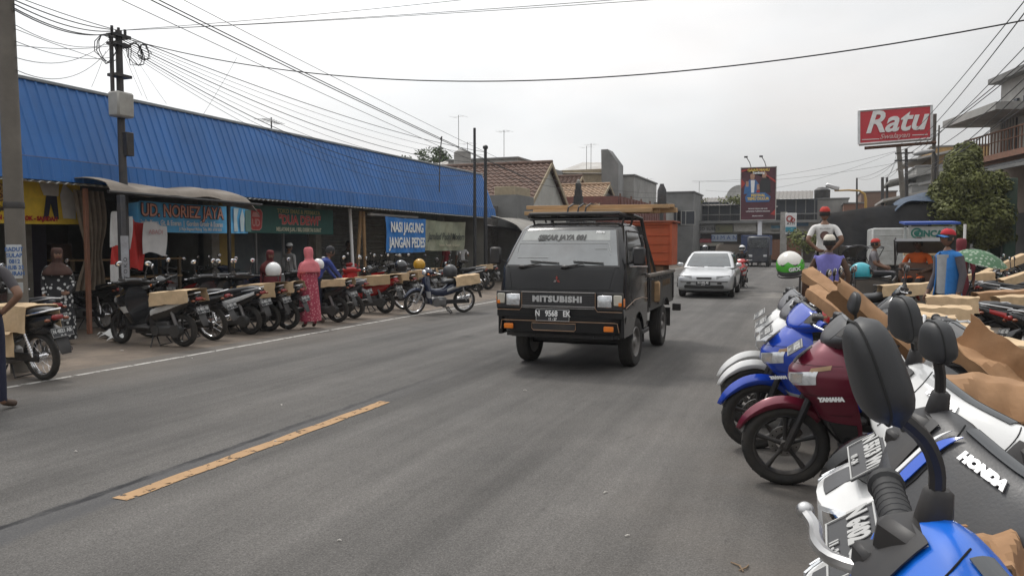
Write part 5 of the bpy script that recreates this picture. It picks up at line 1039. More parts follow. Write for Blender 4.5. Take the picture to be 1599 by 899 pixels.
q = MB(); q.box((0, 2.2, .20), (1.4, 3.6, .12)); q.build('underbody', DARK, sc_)

# ---- far blue truck (seen from behind) 
bt_ = thing('cargo_truck', 'dark blue cargo truck far down the road near the shop row', 'truck', (PX(1181, 413, -3.9).x-.1, 60, 0), 0)
q = MB(); q.box((0, 1.5, 1.55), (2.0, 4.2, 1.5), .02); [q.box((x, -.62, 1.55), (.06, .04, 1.5)) for x in (-.9, -.3, .3, .9)]; [q.box((0, -.62, z), (2.0, .04, .06)) for z in (.9, 1.3, 1.7, 2.2)]; q.build('cargo_bed', mat('truck_navy', (.03, .06, .16), .5, dirt=.4), bt_)
q = MB(); q.box((.3, -1.4, 1.25), (1.5, 1.5, 1.9), .12); q.build('cab', mat('truck_cab_dark', (.03, .035, .05), .4, dirt=.3), bt_); q = MB(); q.box((.3, -2.16, 1.65), (1.3, .03, .6), .01); q.build('windscreen', GLASS, bt_); q = MB(); [q.box((.3+s*.5, -2.17, .8), (.25, .03, .16), .01) for s in (-1, 1)]; q.build('headlight', GLS, bt_)
for x, y in ((-.85, 2.6), (.85, 2.6), (-.5, -1.4), (.95, -1.4)): car_wheel(bt_, x, y, .42, .25, RIMB, 1 if x > 0 else -1)
q = MB(); q.box((0, .5, .65), (1.4, 5, .2)); q.build('chassis', DARK, bt_)
tb_ = thing('canvas_load', 'brown canvas covered cart parked left of the far blue truck', 'cart', (PX(1160, 410, -5.5).x, 62, 0))
q = MB(); q.loft([rrect(1.5, -1.5, 1.5, z, .3, .3) for z in (.5, 1.2)]+[rrect(1.45-k*.2, -1.4, 1.4, 1.5+k*.15, .3, .3) for k in range(2)]); q.build('cover', mat('canvas_brown', (.12, .10, .08), .85, dirt=.4), tb_); q = MB(); [q.lathe([(.3, -.05), (.35, 0), (.3, .05)], (x, -1.3, .35), 'x', 14) for x in (-1.2, 1.2)]; q.build('wheel', RUB, tb_)
# ================================================================ MOTORCYCLES
def bmat(name, c, **k): return mat(name, c, k.pop('rough', .18), coat=k.pop('coat', .5), var=.06, **k)
BM = bmat('bike_main', (.02, .02, .022)); BA = bmat('bike_accent', (.5, .5, .5)); BS = bmat('bike_side', (.02, .02, .022))
SOCK = mat('mirror_leather', (.030, .031, .033), .48, var=.12, scale=5, bump=.0002, bscale=300)
PINK_ = mat('plate_ink', (.42, .42, .41), .6); SMK = mat('smoked_amber', (.20, .05, .015), .25)
GREY = mat('grey_plastic', (.045, .046, .05), .38, var=.12, scale=8, dirt=.3, dirtc=(.10, .09, .08), bump=.0004, bscale=200)
def steer_M(d, off=(0, 0, 0), axle=(.63, 0, .27), head=(.37, 0, .96)):
    a = Vector(axle); h = Vector(head); return Matrix.Translation(h)@Matrix.Rotation(d, 4, (h-a).normalized())@Matrix.Translation(-h)
def bike_wheel(par, M, c, r, w, n, spokes=5, wire_=False, disc=0, rimm=None, name='wheel'):
    """tyre with tread grooves, rim with spokes; axis along y"""
    Mc = M@Matrix.Translation(c); rimm = rimm or BLK
    q = MB(Mc); k = n; pr = [(r-w*.78, -w*.33), (r-w*.55, -w*.48), (r-w*.28, -w*.50), (r-w*.08, -w*.30), (r, 0), (r-w*.08, w*.30), (r-w*.28, w*.50), (r-w*.55, w*.48), (r-w*.78, w*.33)]
    q.lathe(pr, ax='y', n=k)
    if n >= 40:   # tread cuts
        q.use(RUB)
        for i in range(n//2):
            a = 2*PI*i*2/n
            for s in (-1, 1):
                for t0, t1 in ((.10, .34),):
                    P = [Vector(((r-w*.02-w*.16*t*1.2)*math.cos(a+t*.25), s*w*t, (r-w*.02-w*.16*t*1.2)*math.sin(a+t*.25))) for t in (t0, (t0+t1)/2, t1)]
                    q.use(mat('tread_groove', (.008, .008, .008), .9)).tube(P, .0035, 4)
    o = q.build(name, RUB, par, ang=50)
    q = MB(Mc); ri = r-w*.72
    q.lathe([(ri, -w*.34), (ri-.012, -w*.34), (ri-.022, -w*.15), (ri-.022, w*.15), (ri-.012, w*.34), (ri, w*.34)], ax='y', n=max(24, n//2))
    q.cyl((0, -.045, 0), (0, .045, 0), .033, 16); q.cyl((0, -.075, 0), (0, .075, 0), .012, 8)
    if wire_:
        q.use(CHR)
        for i in range(18):
            a = 2*PI*i/18; s = 1 if i % 2 else -1; q.cyl((.03*math.cos(a+s*.9), s*.03, .03*math.sin(a+s*.9)), ((ri-.02)*math.cos(a), 0, (ri-.02)*math.sin(a)), .0022, 4)
    else:
        for i in range(spokes):
            a = 2*PI*i/spokes+.3; P = [Vector((t*math.cos(a+.0), 0, t*math.sin(a))) for t in (.028, ri*.5, ri-.018)]
            q.tube(P, [.017, .012, .019], 8)
    q.build('rim', None if wire_ else rimm, o, ang=45)
    if disc:
        q = MB(Mc); q.lathe([(.055, disc-.0015), (.10, disc-.0015), (.10, disc+.0015), (.055, disc+.0015), (.055, disc-.0015)], ax='y', n=32)
        for i in range(14): a = 2*PI*i/14; q.use(BLK).cyl((.08*math.cos(a), disc-.003, .08*math.sin(a)), (.08*math.cos(a), disc+.003, .08*math.sin(a)), .005, 6)
        q.mi = [1 if m else 0 for m in q.mi]; q.ms = [mat('brake_disc', (.32, .31, .30), .35, .9), BLK] if True else None
        nd = 32*4; q.mi = [0 if i < nd else 1 for i in range(len(q.f))]; q.build('brake_disc', None, o)
        q = MB(Mc); q.box((-.07, disc*1.05, .06), (.07, .05, .05), .01, (0, .6, 0)); q.build('caliper', mat('caliper', (.10, .09, .08), .5, .6), o)
    return o
def bike(label, loc, rz, pal=(BM, BA, BS), steer=0, lean=0, kind='scooter', mirrors='plain', det=0, group=None, platetxt=None, name=None, brand=None, mo=None, sk=(.046, .062, .026), scale=1.0, cov=None, seatm=SEAT, bigplate=None, dz=0, mt=-10, sockm=False, lever=True, stripe=None):
    mA, mB_, mC = pal; cov = cov or mA
    t = thing(name or 'motorcycle', label, 'motorcycle', loc, rz, group, rot=(lean, 0, rz)); t.scale = (scale,)*3
    S = steer_M(steer); cub = kind == 'cub'; n = 48 if det else 20; r = .29 if cub else .265; wz = r
    ax = .64 if cub else .63; Sx = steer_M(steer, axle=(ax, 0, r))
    S = Sx
    bike_wheel(t, S, (ax, 0, r), r, .075 if cub else .088, n, 5, cub, -.05 if not cub else 0)
    bike_wheel(t, Matrix(), (-.62, 0, r), r, .085 if cub else .095, n, 5, cub)
    # front fender
    q = MB(S); rings = []; K = 16 if det else 9
    for i in range(K+1):
        u = i/K; a = lerp(R(18), R(138), u); rr = r+.030+.012*math.sin(u*PI); w = .058*min(1, .25+u*3.2)*(1-.2*u); dn = .055*(.35+min(1, u*2.2)*.65)
        if not cub and u < .3: rr += .010*(1-u/.3)
        P = []
        for (yy, dd) in ((-1, dn), (-.97, dn*.4), (-.7, .006), (0, -.010), (.7, .006), (.97, dn*.4), (1, dn)): P.append((ax+(rr-dd)*math.cos(a), yy*w, r+(rr-dd)*math.sin(a)))
        rings.append(P)
    q.loft(rings, False, False); q.loft([[Vector(p)*1 for p in R_] for R_ in rings[::-1]], False, False) if 0 else None
    fo = q.build('front_fender', mA, t, ang=35); md = fo.modifiers.new('solid', 'SOLIDIFY'); md.thickness = .004
    # fork
    q = MB(S); 
    for s in (-1, 1): q.tube([(ax, s*.068, r), (ax-.02, s*.07, r+.05), (.50, s*.068, .60), (.46, s*.05, .72)], [.02, .024, .022, .018], 8)
    q.tube([(.47, 0, .66), (.38, 0, .92)], .022, 8); q.box((.475, 0, .665), (.06, .15, .04), .01)
    if not cub: q.tube([(ax-.05, -.085, r+.04), (.56, -.09, .5), (.50, -.05, .66)], .005, 5)
    q.build('fork', DKM if not cub else ALU, t)
    # apron / leg shield
    if not cub:
        ap = [(.28, .30, .10, .20), (.36, .37, .14, .20), (.46, .44, .175, .21), (.56, .50, .205, .23), (.64, .575, .225, .25), (.70, .625, .235, .26), (.76, .62, .235, .27), (.82, .575, .215, .275), (.88, .51, .175, .28), (.93, .455, .12, .285)]
    else:
        ap = [(.26, .34, .20, .30), (.36, .37, .22, .32), (.50, .40, .215, .33), (.62, .44, .19, .34), (.72, .48, .15, .34), (.80, .47, .115, .335), (.88, .43, .085, .33)]
    if dz: ap = [(.28, .30, .10, .20), (.36, .36, .14, .2), (.48, .42, .17, .21), (.60, .48, .20, .23), (.70, .54, .225, .25), (.78, .60, .24, .26), (.845, .605, .24, .27), (.89, .55, .22, .275), (.925, .48, .18, .28), (.945, .42, .13, .285)]
    def apS(tt, z, off=0):
        z += 0
        xf, w, xb = interp(ap, z); a = abs(tt)*PI/2; w += off; xf += off
        return Vector((xb+(xf-xb)*max(0, math.cos(a))**.85, math.copysign(w*math.sin(a)**.9, tt), z))
    zs = [p[0] for p in sm(ap, 3 if det else 1)]; T = [k/(10 if det else 6)-1 for k in range((20 if det else 12)+1)]
    q = MB(); q.loft([[apS(tt, z) for tt in T] for z in zs], True, True); shd = q.build('front_panel', mA, t, ang=32 if det else 40)
    def patch(par, nm, t0, t1, z0, z1, m, off=.005, nu=8, nv=5, th=.003, sk=0, nar=0):
        q = MB(); q.grid(lambda u, v: apS(lerp(t0, t1, u), lerp(z0+sk*(u)+nar*abs(u), z1+sk*u, v), off), nu, nv, th); return q.build(nm, m, par, ang=60)
    if not cub:
        D = dz
        for s in (-1, 1):
            hl = patch(shd, 'headlight', s*.16, s*.66, .665+D, .745+D, GLS, .006, 10, 5, .004*s, .045)
            patch(hl, 'reflector', s*.24, s*.48, .69+D, .745+D, mat('reflector', (.85, .85, .85), .12, 1), .009, 6, 4, .003*s, .02)
            patch(shd, 'indicator', s*.55, s*.80, .775+D, .80+D, mat('clear_amber', (.34, .22, .12), .2), .006, 5, 3, .004*s, .03)
            patch(shd, 'accent_panel', s*.35, s*.98, .50+D, .60+D, mB_, .005, 8, 4, .003*s, .05); patch(shd, 'lower_panel', s*.10, s*.95, .30, .47, mC, .004, 8, 5, .003*s)
        patch(shd, 'nose_badge', -.10, .10, .80+D*.6, .90+D*.3, GREY, .004, 4, 4)
    else:
        for s in (-1, 1): patch(shd, 'accent_panel', s*.2, s*.9, .40, .55, mB_, .004, 6, 4, .003*s)
        patch(shd, 'number_field', -.4, .4, .66, .80, mC, .004, 6, 4)
    if platetxt:
        px_ = bigplate or (.585 if not dz else .53)
        M_ = frame((px_, 0, .885 if not dz else .945), (0, 1, 0), (-1, 0, .72)); plate(t, M_, *((.25, .105) if not dz else (.205, .095)), platetxt[0], platetxt[1], .055 if not dz else .048, ink=PINK_)
    # handlebar cover
    def cv(y, a, off=0):
        k = min(1, abs(y)/.27); c = Vector((.365-.07*k*k-.015, 0, .985+.015*k)); A = interp([(0, .108, .050), (.3, .102, .050), (.58, .074, .044), (.78, .046, .036), (1, .027, .027)], k) if not cub else interp([(0, .095, .075), (.3, .085, .07), (.6, .04, .04), (1, .022, .022)], k)
        ca, sa = math.cos(a), math.sin(a); e = .62; A = A if not dz else interp([(0, .108, .050), (.3, .106, .05), (.6, .100, .05), (.78, .078, .045), (.88, .045, .036), (1, .026, .026)], k); lx = (A[0]+off)*math.copysign(abs(ca)**e, ca); lz = (A[1]+off)*math.copysign(abs(sa)**e, sa); th = R(-48)
        return c+Vector((lx*math.cos(th)-lz*math.sin(th), y, lx*math.sin(th)+lz*math.cos(th)))
    q = MB(S); NY = 22 if det else 10; NA = 24 if det else 12
    q.loft([[cv(lerp(-.27, .27, i/NY), 2*PI*j/NA) for j in range(NA)] for i in range(NY+1)]); hc = q.build('handlebar_cover', cov, t, ang=50)
    def cpatch(nm, f, m, nu=12, nv=4, off=.003): q = MB(S); q.grid(lambda u, v: cv(*f(u, v), off), nu, nv, .002); return q.build(nm, m, hc, ang=60)
    cpatch('dial_cover', lambda u, v: (lerp(-.11, .11, u), lerp(R(140), R(168), v)), GLASS)
    if det:
        for s in (-1, 1): cpatch('recess', lambda u, v: (s*lerp(.15, .228, u), lerp(R(78), R(118), v)), BLK)
    if stripe:
        wv = lambda u: math.sin(PI*u)
        for s in (-1, 1):
            cpatch('stripe', lambda u, v: (s*(.098+.030*u+.020*v*wv(u)), lerp(R(128), R(52), u)), stripe[0], 14, 3, .004)
            cpatch('stripe', lambda u, v: (s*(.121+.030*u+.007*v*wv(u)), lerp(R(124), R(56), u)), stripe[1], 14, 2, .0045)
        cpatch('stripe', lambda u, v: (lerp(-.13, .20, u), R(40)+R(12)*u+R(16)*v*wv(u)**.5), stripe[0], 20, 3, .004)
        cpatch('stripe', lambda u, v: (lerp(-.11, .18, u), R(55)+R(12)*u+R(5)*v*wv(u)**.5), stripe[1], 20, 2, .0045)
    if brand:
        p0, p1 = cv(0, R(138)), cv(0, R(102)); up = (p0-p1).normalized(); x_ = Vector((0, 1, 0)); nrm = x_.cross(up)
        text(brand, .020, mat('brand_silver', (.55, .55, .56), .3, .6), S@frame((p0+p1)/2+nrm*.006+Vector((0, -.032, 0)), x_, up), 'lettering', hc, .0015, 1.15, .002)
    if cub:
        q = MB(S); q.ell((.44, 0, .97), (.05, .075, .065), 16, 8); q.build('headlight', GLS, hc)
        for s in (-1, 1): q = MB(S); q.ell((.40, s*.13, .95), (.035, .03, .025), 10, 6); q.build('indicator', AMB, hc)
    if det:
        q = MB(S); SE = mat('panel_seam', (.01, .01, .01), .8)
        for y0 in (-.125, .125): q.tube([cv(y0+.02*math.sin(k*.3), R(150-9*k), .0005) for k in range(12)], .0012, 4)
        q.tube([cv(lerp(-.25, .25, k/20), R(30), .0005) for k in range(21)], .0012, 4); q.build('seam', SE, hc)
        q = MB()
        for zz in ((.62+dz, .50+dz*.6, .80+dz)): q.tube([apS(lerp(-.92, .92, k/24), zz+.03*abs(lerp(-.92, .92, k/24)), .001) for k in range(25)], .0013, 4)
        for s in (-1, 1): q.tube([apS(s*.30, lerp(.36, .62+dz, k/8), .001) for k in range(9)], .0013, 4)
        q.build('seam', SE, shd)
        q = MB(S)
        for s in (-1, 1): q.tube([(.30, s*.20, .985), (.36, s*.17, .95), (.39, s*.10, .90), (.38, s*.04, .84)], .0042, 6)
        q.build('cables', RUB, t)
        for s in (-1, 1): q = MB(S); q.box((.275, s*.222, 1.0), (.05, .035, .055), .008); q.box((.248, s*.222, 1.012), (.008, .02, .014), .002); q.box((.248, s*.222, .992), (.008, .016, .010), .002); q.build('switch_housing', BLK, t)
    # grips, levers, master cylinders, mirrors
    gn = 16 if det else 8
    for s in (-1, 1):
        q = MB(S); g0, g1 = Vector((.285, s*.235, 1.0)), Vector((.235, s*.375, 1.005))
        q.tube([g0, g0.lerp(g1, .06), g0.lerp(g1, .1), g0.lerp(g1, .5), g0.lerp(g1, .9), g0.lerp(g1, .93), g0.lerp(g1, 1.0), g0.lerp(g1, 1.03)], [.024, .024, .018, .0195, .0185, .023, .022, .012], gn)
        if det:
            for k in range(9): p = g0.lerp(g1, .16+.08*k); q.tube([p-(g1-g0)*.012, p, p+(g1-g0)*.012], [.0185, .0200, .0185], gn)
        q.build('grip', mat('grip_rubber', (.02, .02, .021), .65), t)
        q = MB(S); q.box((.30, s*.185, 1.045), (.075, .085, .045), .010, (0, R(-8), s*R(-15))); q.box((.335, s*.215, 1.015), (.045, .035, .03), .006)
        mc = q.build('master_cylinder', BLK, t)
        if det: q = MB(S); [q.cyl((.30+dx, s*.185+dy, 1.066), (.30+dx, s*.185+dy, 1.0705), .0055, 8) for dx, dy in ((.02, .028), (-.022, -.022))]; q.build('screws', ALU, mc)
        if lever:
            q = MB(S); P = [Vector((.335, s*.22, 1.012)), Vector((.345, s*.26, 1.010)), Vector((.325, s*.31, 1.004)), Vector((.295, s*.37, .998)), Vector((.275, s*.405, .998)), Vector((.272, s*.415, .998))] if not dz else [Vector((.34, s*.20, 1.005)), Vector((.365, s*.25, .99)), Vector((.355, s*.31, .97)), Vector((.328, s*.37, .95)), Vector((.322, s*.405, .945)), Vector((.321, s*.415, .946))]
            q.tube([Vector(p) for p in sm([tuple(p) for p in P], 3 if det else 1)], [.0105]+[.0085]*((len(P)-1)*(3 if det else 1)-1)+[.008], 8 if det else 5); q.ell(P[-1], (.0125, .0125, .0125), 10, 8); q.build('brake_lever', ALU if det else CHR, t)
        # mirror
        B = Vector((.285, s*.20, 1.05))
        if mirrors == 'none' or (mirrors == 'right' and s > 0) or (mirrors == 'left' and s < 0): continue
        q = MB(S); q.tube([B+Vector((0, 0, -.015)), B+Vector((0, 0, .02)), B+Vector((-.002, 0, .05)), B+Vector((-.003, 0, .055))], [.021, .019, .015, .010], 10)
        H_ = B+(Vector((-.01, s*.045, .25)) if not mo else Vector((mo[0], s*mo[1], mo[2])))
        P = sm([tuple(B+Vector((0, 0, .04))), tuple(B+Vector((0, s*.004, .10))), tuple(B+Vector((-.003, s*.018, .145))), tuple(B+Vector((-.008, s*.035, .20)))], 3) if not mo else sm([tuple(B+Vector((0, 0, .04))), tuple(B+Vector((mo[0]*.05, 0, mo[2]*.42))), tuple(B+Vector((mo[0]*.32, s*mo[1]*.3, mo[2]*.62))), tuple(B+Vector((mo[0]*.95, s*mo[1]*.95, mo[2]-sk[1]*.6)))], 4)
        q.tube(P, .0085, 8); stem = q.build('mirror_stem', BLK, t)
        q = MB(S@Matrix.Translation(H_)@Euler((R(-12)*s, R(mt), R(8)*s)).to_matrix().to_4x4())
        sock = mirrors == 'sock' or sockm; hw, hh, ht = sk if sock else (.062, .048, .018)
        rings = []; NV = 14 if det else 8; NU = 24 if det else 14
        for i in range(NV+1):
            v = -1+2*i/NV; k = (1-abs(v)**(3.2 if sock else 2.6))**.5 if abs(v) < 1 else .0
            wv = hw*(k)*(1-.22*v if sock else 1); tv = ht*(k**.8)*(1-.12*v if sock else 1)
            if sock and v < -.8: wv = max(wv, hw*.72)
            rings.append([((tv)*math.copysign(abs(math.cos(a))**.8, math.cos(a)), wv*math.copysign(abs(math.sin(a))**.7, math.sin(a)), v*hh) for a in [2*PI*j/NU for j in range(NU)]])
        q.loft(rings, True); hd = q.build('mirror_head', SOCK if sock else BLK, stem, ang=70)
        if sock and det:
            q2 = MB(q.M); 
            for sx in (-1,):
                q2.tube([(sx*(ht*.80)*(k_), .0+hw*.86*math.sin(a_)*(1-.2*math.cos(a_)), hh*.86*math.cos(a_)) for a_, k_ in [(2*PI*j/40, .68) for j in range(41)]], .0016, 4) if 0 else None
            q2.tube([Vector((ht*.99*(1-abs(v)**3.2)**.4*(1-.12*v)*.55*1.0, hw*(1-abs(v)**3.2)**.5*(1-.22*v)*.84, v*hh*.97)) for v in [(-.9+1.8*k/14) for k in range(15)]], .0018, 4); LP = []
            for k in range(41):
                a_ = 2*PI*k/40; v = math.cos(a_)*.96; kk = max(0, 1-abs(v)**3.2)**.5; LP.append((ht*.35, hw*kk*(1-.22*v)*math.copysign(1, math.sin(a_)+1e-9)*.985, v*hh))
            q2.tube(LP, .0014, 4); q2.build('seam', mat('seam_thread', (.012, .012, .012), .7), hd)
        if not sock: q = MB(q.M); q.ell((-.012, 0, 0), (.010, .055, .041), 16, 6); q.build('mirror_glass', SILV, hd)
    # rear body
    if not cub: bd = [(.02, .44, .13, .10), (-.06, .50, .17, .125), (-.20, .56, .20, .15), (-.40, .61, .20, .155), (-.60, .67, .165, .145), (-.78, .73, .12, .11), (-.92, .78, .07, .07), (-.98, .80, .035, .04)]
    else: bd = [(.30, .55, .08, .07), (.15, .50, .085, .075), (-.05, .50, .10, .085), (-.22, .58, .14, .115), (-.42, .63, .13, .13), (-.62, .68, .11, .12), (-.80, .72, .08, .085), (-.93, .75, .05, .05)]
    q = MB(); rings = []; NB = 20 if det else 12
    for x, zc, hh, w in sm(bd, 3 if det else 1): rings.append([(x, w*math.copysign(abs(math.sin(a))**.75, math.sin(a)), zc+hh*math.copysign(abs(math.cos(a))**.8, math.cos(a))) for a in [2*PI*j/NB for j in range(NB)]])
    q.loft(rings); q.build('rear_body', mA, t, ang=50)
    for s in (-1, 1):
        q = MB(); q.grid(lambda u, v: (lambda X: (lambda zc, hh, w: (X, s*(w*math.cos((v-.5)*1.5)**.75+.006), zc+hh*.6*(v-.5)*1.3+.01))(*interp([(-b[0], b[1], b[2], b[3]) for b in bd], -X)))(lerp(-.12, -.86, u)), 12, 4, .003*s); q.build('side_panel', mB_, t, ang=60)
    # seat
    se = [(-.02, .72, .03, .08), (-.10, .755, .05, .115), (-.30, .765, .055, .135), (-.48, .80, .05, .13), (-.70, .835, .045, .115), (-.84, .85, .03, .085), (-.88, .85, .01, .05)]
    q = MB(); rings = []
    for x, zc, hh, w in sm(se, 3 if det else 1): rings.append([(x, w*math.copysign(abs(math.sin(a))**.7, math.sin(a)), zc+hh*math.copysign(abs(math.cos(a))**.7, math.cos(a))) for a in [2*PI*j/NB for j in range(NB)]])
    q.loft(rings); q.build('seat', seatm, t, ang=60)
    q = MB(); q.tube([(-.62, .13, .80), (-.86, .12, .84), (-.95, .06, .86), (-.95, -.06, .86), (-.86, -.12, .84), (-.62, -.13, .80)], .012, 6); q.build('grab_rail', ALU if not cub else CHR, t)
    if not cub:
        q = MB(); q.box((.12, 0, .30), (.42, .34, .06), .02); q.box((.0, 0, .24), (.5, .22, .08), .02); q.box((-.12, 0, .40), (.12, .26, .24), .03); q.build('floorboard', BLK, t)
        q = MB(); q.box((-.42, .12, .27), (.55, .09, .17), .04, (0, R(3), 0)); q.cyl((-.60, .08, .27), (-.60, .18, .27), .10, 14); q.cyl((-.22, .10, .27), (-.22, .175, .27), .08, 14); q.box((-.28, 0, .32), (.3, .2, .2), .03); q.build('engine', mat('engine_grey', (.10, .10, .10), .5, .6, dirt=.4), t)
    else:
        q = MB(); q.box((.02, 0, .28), (.34, .22, .20), .04); q.cyl((.14, -.13, .28), (.14, .13, .28), .10, 14); q.cyl((.25, 0, .30), (.40, 0, .33), .065, 12); [q.cyl((.26+.022*k, 0, .302+.004*k), (.268+.022*k, 0, .304+.004*k), .08, 12) for k in range(6)]; q.build('engine', mat('engine_alu', (.28, .28, .28), .4, .8, dirt=.4), t)
        q = MB(); q.box((-.40, .10, .29), (.62, .03, .10), .012); q.build('chain_case', DKM, t); q = MB(); q.tube([(.30, 0, .62), (.05, 0, .45), (-.3, 0, .5)], .035, 8); q.cyl((.02, -.22, .20), (.02, .22, .20), .012, 6); q.build('frame_tube', DKM, t)
        q = MB(); q.box((.02, .26, .20), (.07, .08, .02), .005); q.box((.02, -.26, .20), (.07, .08, .02), .005); q.build('footrest', RUB, t)
    q = MB(); q.tube([(-.05, -.13, .20), (-.3, -.15, .22), (-.42, -.16, .27)], .018, 8); q.tube([(-.42, -.165, .27), (-.46, -.165, .28), (-.86, -.165, .36), (-.90, -.165, .365)], [.03, .048, .052, .035], 12); q.build('exhaust', CHR if cub else DKM, t)
    if not cub: q = MB(); q.box((-.68, -.222, .33), (.30, .012, .06), .01, (0, R(11), 0)); q.build('heat_shield', ALU, t)
    q = MB()
    for s in ((-1, 1) if cub else (1,)):
        q.cyl((-.62, s*.11, .30), (-.52, s*.12, .62), .016, 8)
        P = []
        for k in range(57): a = k/56; P.append((-.61+.08*a+.026*math.cos(a*50), s*.113+.026*math.sin(a*50), .33+.24*a))
        if det or cub: q.tube(P, .0045, 4)
        else: q.cyl((-.61, s*.113, .33), (-.53, s*.118, .57), .028, 8)
    q.build('shock_absorber', CHR if cub else mat('shock_red', (.25, .24, .24), .4, .6), t)
    q = MB(); q.loft([[(x, -w, z), (x, w, z), (x, w, z-.012), (x, -w, z-.012)] for x, z, w in ((-.80, .66, .09), (-.93, .62, .085), (-1.0, .54, .08), (-1.04, .44, .075), (-1.07, .36, .06))]); q.box((-.72, 0, .60), (.3, .13, .06), .01); q.build('rear_fender', BLK, t)
    q = MB(); q.box((-.975, 0, .77), (.05, .14, .06), .018, (0, R(20), 0)); tl = q.build('tail_light', mat('tail_red', (.22, .012, .01), .2), t)
    for s in (-1, 1): q = MB(); q.ell((-.96, s*.115, .745), (.03, .035, .02), 8, 6); q.build('indicator', SMK, t)
    plate(t, frame((-1.035, 0, .60), (0, -1, 0), (.35, 0, 1)), .26, .11, 'N 4821 AB' if not platetxt else platetxt[0].replace('  ', ' '), '04 - 25', .06, ink=PINK_)
    q = MB(); q.tube([(-.12, .10, .18), (-.18, .24, .01)], .011, 6); q.tube([(-.16, .08, .18), (-.26, .12, .03), (-.26, -.12, .03), (-.16, -.08, .18)], .012, 6); q.build('stand', DKM, t)
    return t
c_ = lambda n, rgb, **k: bmat('bike_'+n, rgb, **k)
WB = c_('white', (.70, .70, .69)); BB = c_('blue', (.012, .055, .42)); MR = c_('maroon', (.14, .010, .028), metal=.25, rough=.28); RB = c_('red', (.42, .015, .015)); BKB = c_('black', (.015, .015, .016)); GB = c_('grey', (.09, .09, .10), rough=.35, coat=.1); SB = c_('silver', (.45, .46, .47), metal=.3); OB = c_('orange', (.5, .12, .03)); NB_ = c_('navy', (.012, .02, .05))
LB = c_('azure', (.005, .13, .62), rough=.3, coat=.3)
def remap(a, b, c): return {'bike_main': a, 'bike_accent': b, 'bike_side': c}
# ---- templates (each placed as the first of its kind)
GL = 'motorcycles parked along the market'; GRr = 'motorcycles parked nose to tail on the right, second row'
# left row, from near to far: (rear wheel contact px), heading, kind, palette, label
def rear_at(u, v, rz, L_=.62): p = G(u, v); return Vector((p.x+L_*math.cos(rz), p.y+L_*math.sin(rz), 0))
tS = bike('black and white scooter with a cardboard sheet on its seat beside the sticker post', rear_at(288, 541, R(182)), R(182), (BM, BA, BS), R(-14), R(-4), 'scooter', group=GL)
for m_ in ():
    pass
tC = bike('dark blue step-through motorcycle with wire wheels parked along the white edge line', (0, 0, 0), 0, (BM, BA, BS), R(10), R(-4), 'cub', name='motorcycle')
gm = (G(657, 491)+G(716, 488))/2; gm.z = 0; dv = G(657, 491)-G(716, 488); tC.location = gm+Vector((0, .0, 0)); tC.rotation_euler = (R(-5), 0, math.atan2(dv.y, dv.x)+R(0)); tC.scale = (1.0, 1.0, 1.0)
def recol(t, mp):
    for o in list(COL.objects):
        p = o
        while p is not None and p != t: p = p.parent
        if p == t and o.type == 'MESH':
            for sl in o.material_slots:
                if sl.material and sl.material.name in mp: m2 = mp[sl.material.name]; sl.link = 'OBJECT'; sl.material = m2
LR = [(70, 593, 177, 'C', (BKB, BKB, BKB), 'black motorcycle with cardboard flaps parked at the left edge'),
 (334, 531, 184, 'C', (BKB, BKB, GB), 'dark motorcycle with wire wheels right behind the cardboard-covered scooter'),
 (392, 522, 183, 'S', (BKB, WB, BKB), 'black scooter with a white tail flash in the middle of the left row'),
 (420, 517, 187, 'S', (BKB, GB, BKB), 'black scooter under the flat cardboard beside the white helmet'),
 (450, 514, 184, 'S', (BKB, WB, GB), 'dark scooter just behind the woman in pink'),
 (528, 503, 182, 'S', (BKB, BKB, BKB), 'black scooter with the man in blue leaning over its seat'),
 (553, 497, 185, 'S', (GB, BKB, BKB), 'grey-black scooter between the man in blue and the red scooter'),
 (602, 489, 180, 'S', (RB, RB, BKB), 'red scooter under a cardboard sheet in the left row'),
 (630, 483, 183, 'C', (BKB, BKB, RB), 'black motorcycle immediately beyond the red scooter'),
 (661, 470, 184, 'S', (BKB, WB, BKB), 'black scooter behind the parked blue step-through'),
 (676, 466, 186, 'S', (GB, GB, BKB), 'grey scooter between the blue step-through and the shutters'),
 (745, 455, 190, 'C', (BKB, SB, BKB), 'dark motorcycle near the foot of the two thin poles'),
 (762, 452, 188, 'S', (BKB, BKB, BKB), 'black scooter at the far end of the left row by the pickup')]
bikesL = [tS]; rj = random.Random(12)
for (u, v, a, k, pl, lab) in LR:
    a += rj.uniform(-5, 5); bikesL.append(dup(tS if k == 'S' else tC, rear_at(u, v, R(a)), R(a), lab, GL, remap(*pl), rot=(R(-5+rj.uniform(-3, 2)), 0, R(a)), scale=(1, 1, 1)))
# inner row, fronts deep under the awnings
IN = [(245, 492, 178, 'S', (BKB, WB, BKB), 'scooter deep under the brown awning with a single round lamp'), (318, 488, 183, 'S', (BKB, RB, BKB), 'red and black scooter in the shade left of the bright mirrors'), (362, 484, 182, 'C', (BKB, BKB, BKB), 'black motorcycle in the shade with a bright round mirror'), (398, 482, 181, 'S', (NB_, BKB, BKB), 'navy scooter in the shade below the green signboard'), (592, 468, 182, 'S', (RB, BKB, BKB), 'red-nosed scooter deep in front of the grey shutters'), (646, 458, 181, 'S', (WB, BKB, BKB), 'white-nosed scooter holding a yellow helmet'), (624, 462, 181, 'S', (BKB, BKB, BKB), 'black scooter holding a black helmet before the shutters'), (165, 515, 175, 'C', (BKB, BKB, BKB), 'black motorcycle behind the curtain in deep shade'), (60, 560, 178, 'S', (BKB, SB, BKB), 'black scooter hidden behind the near concrete pole')]
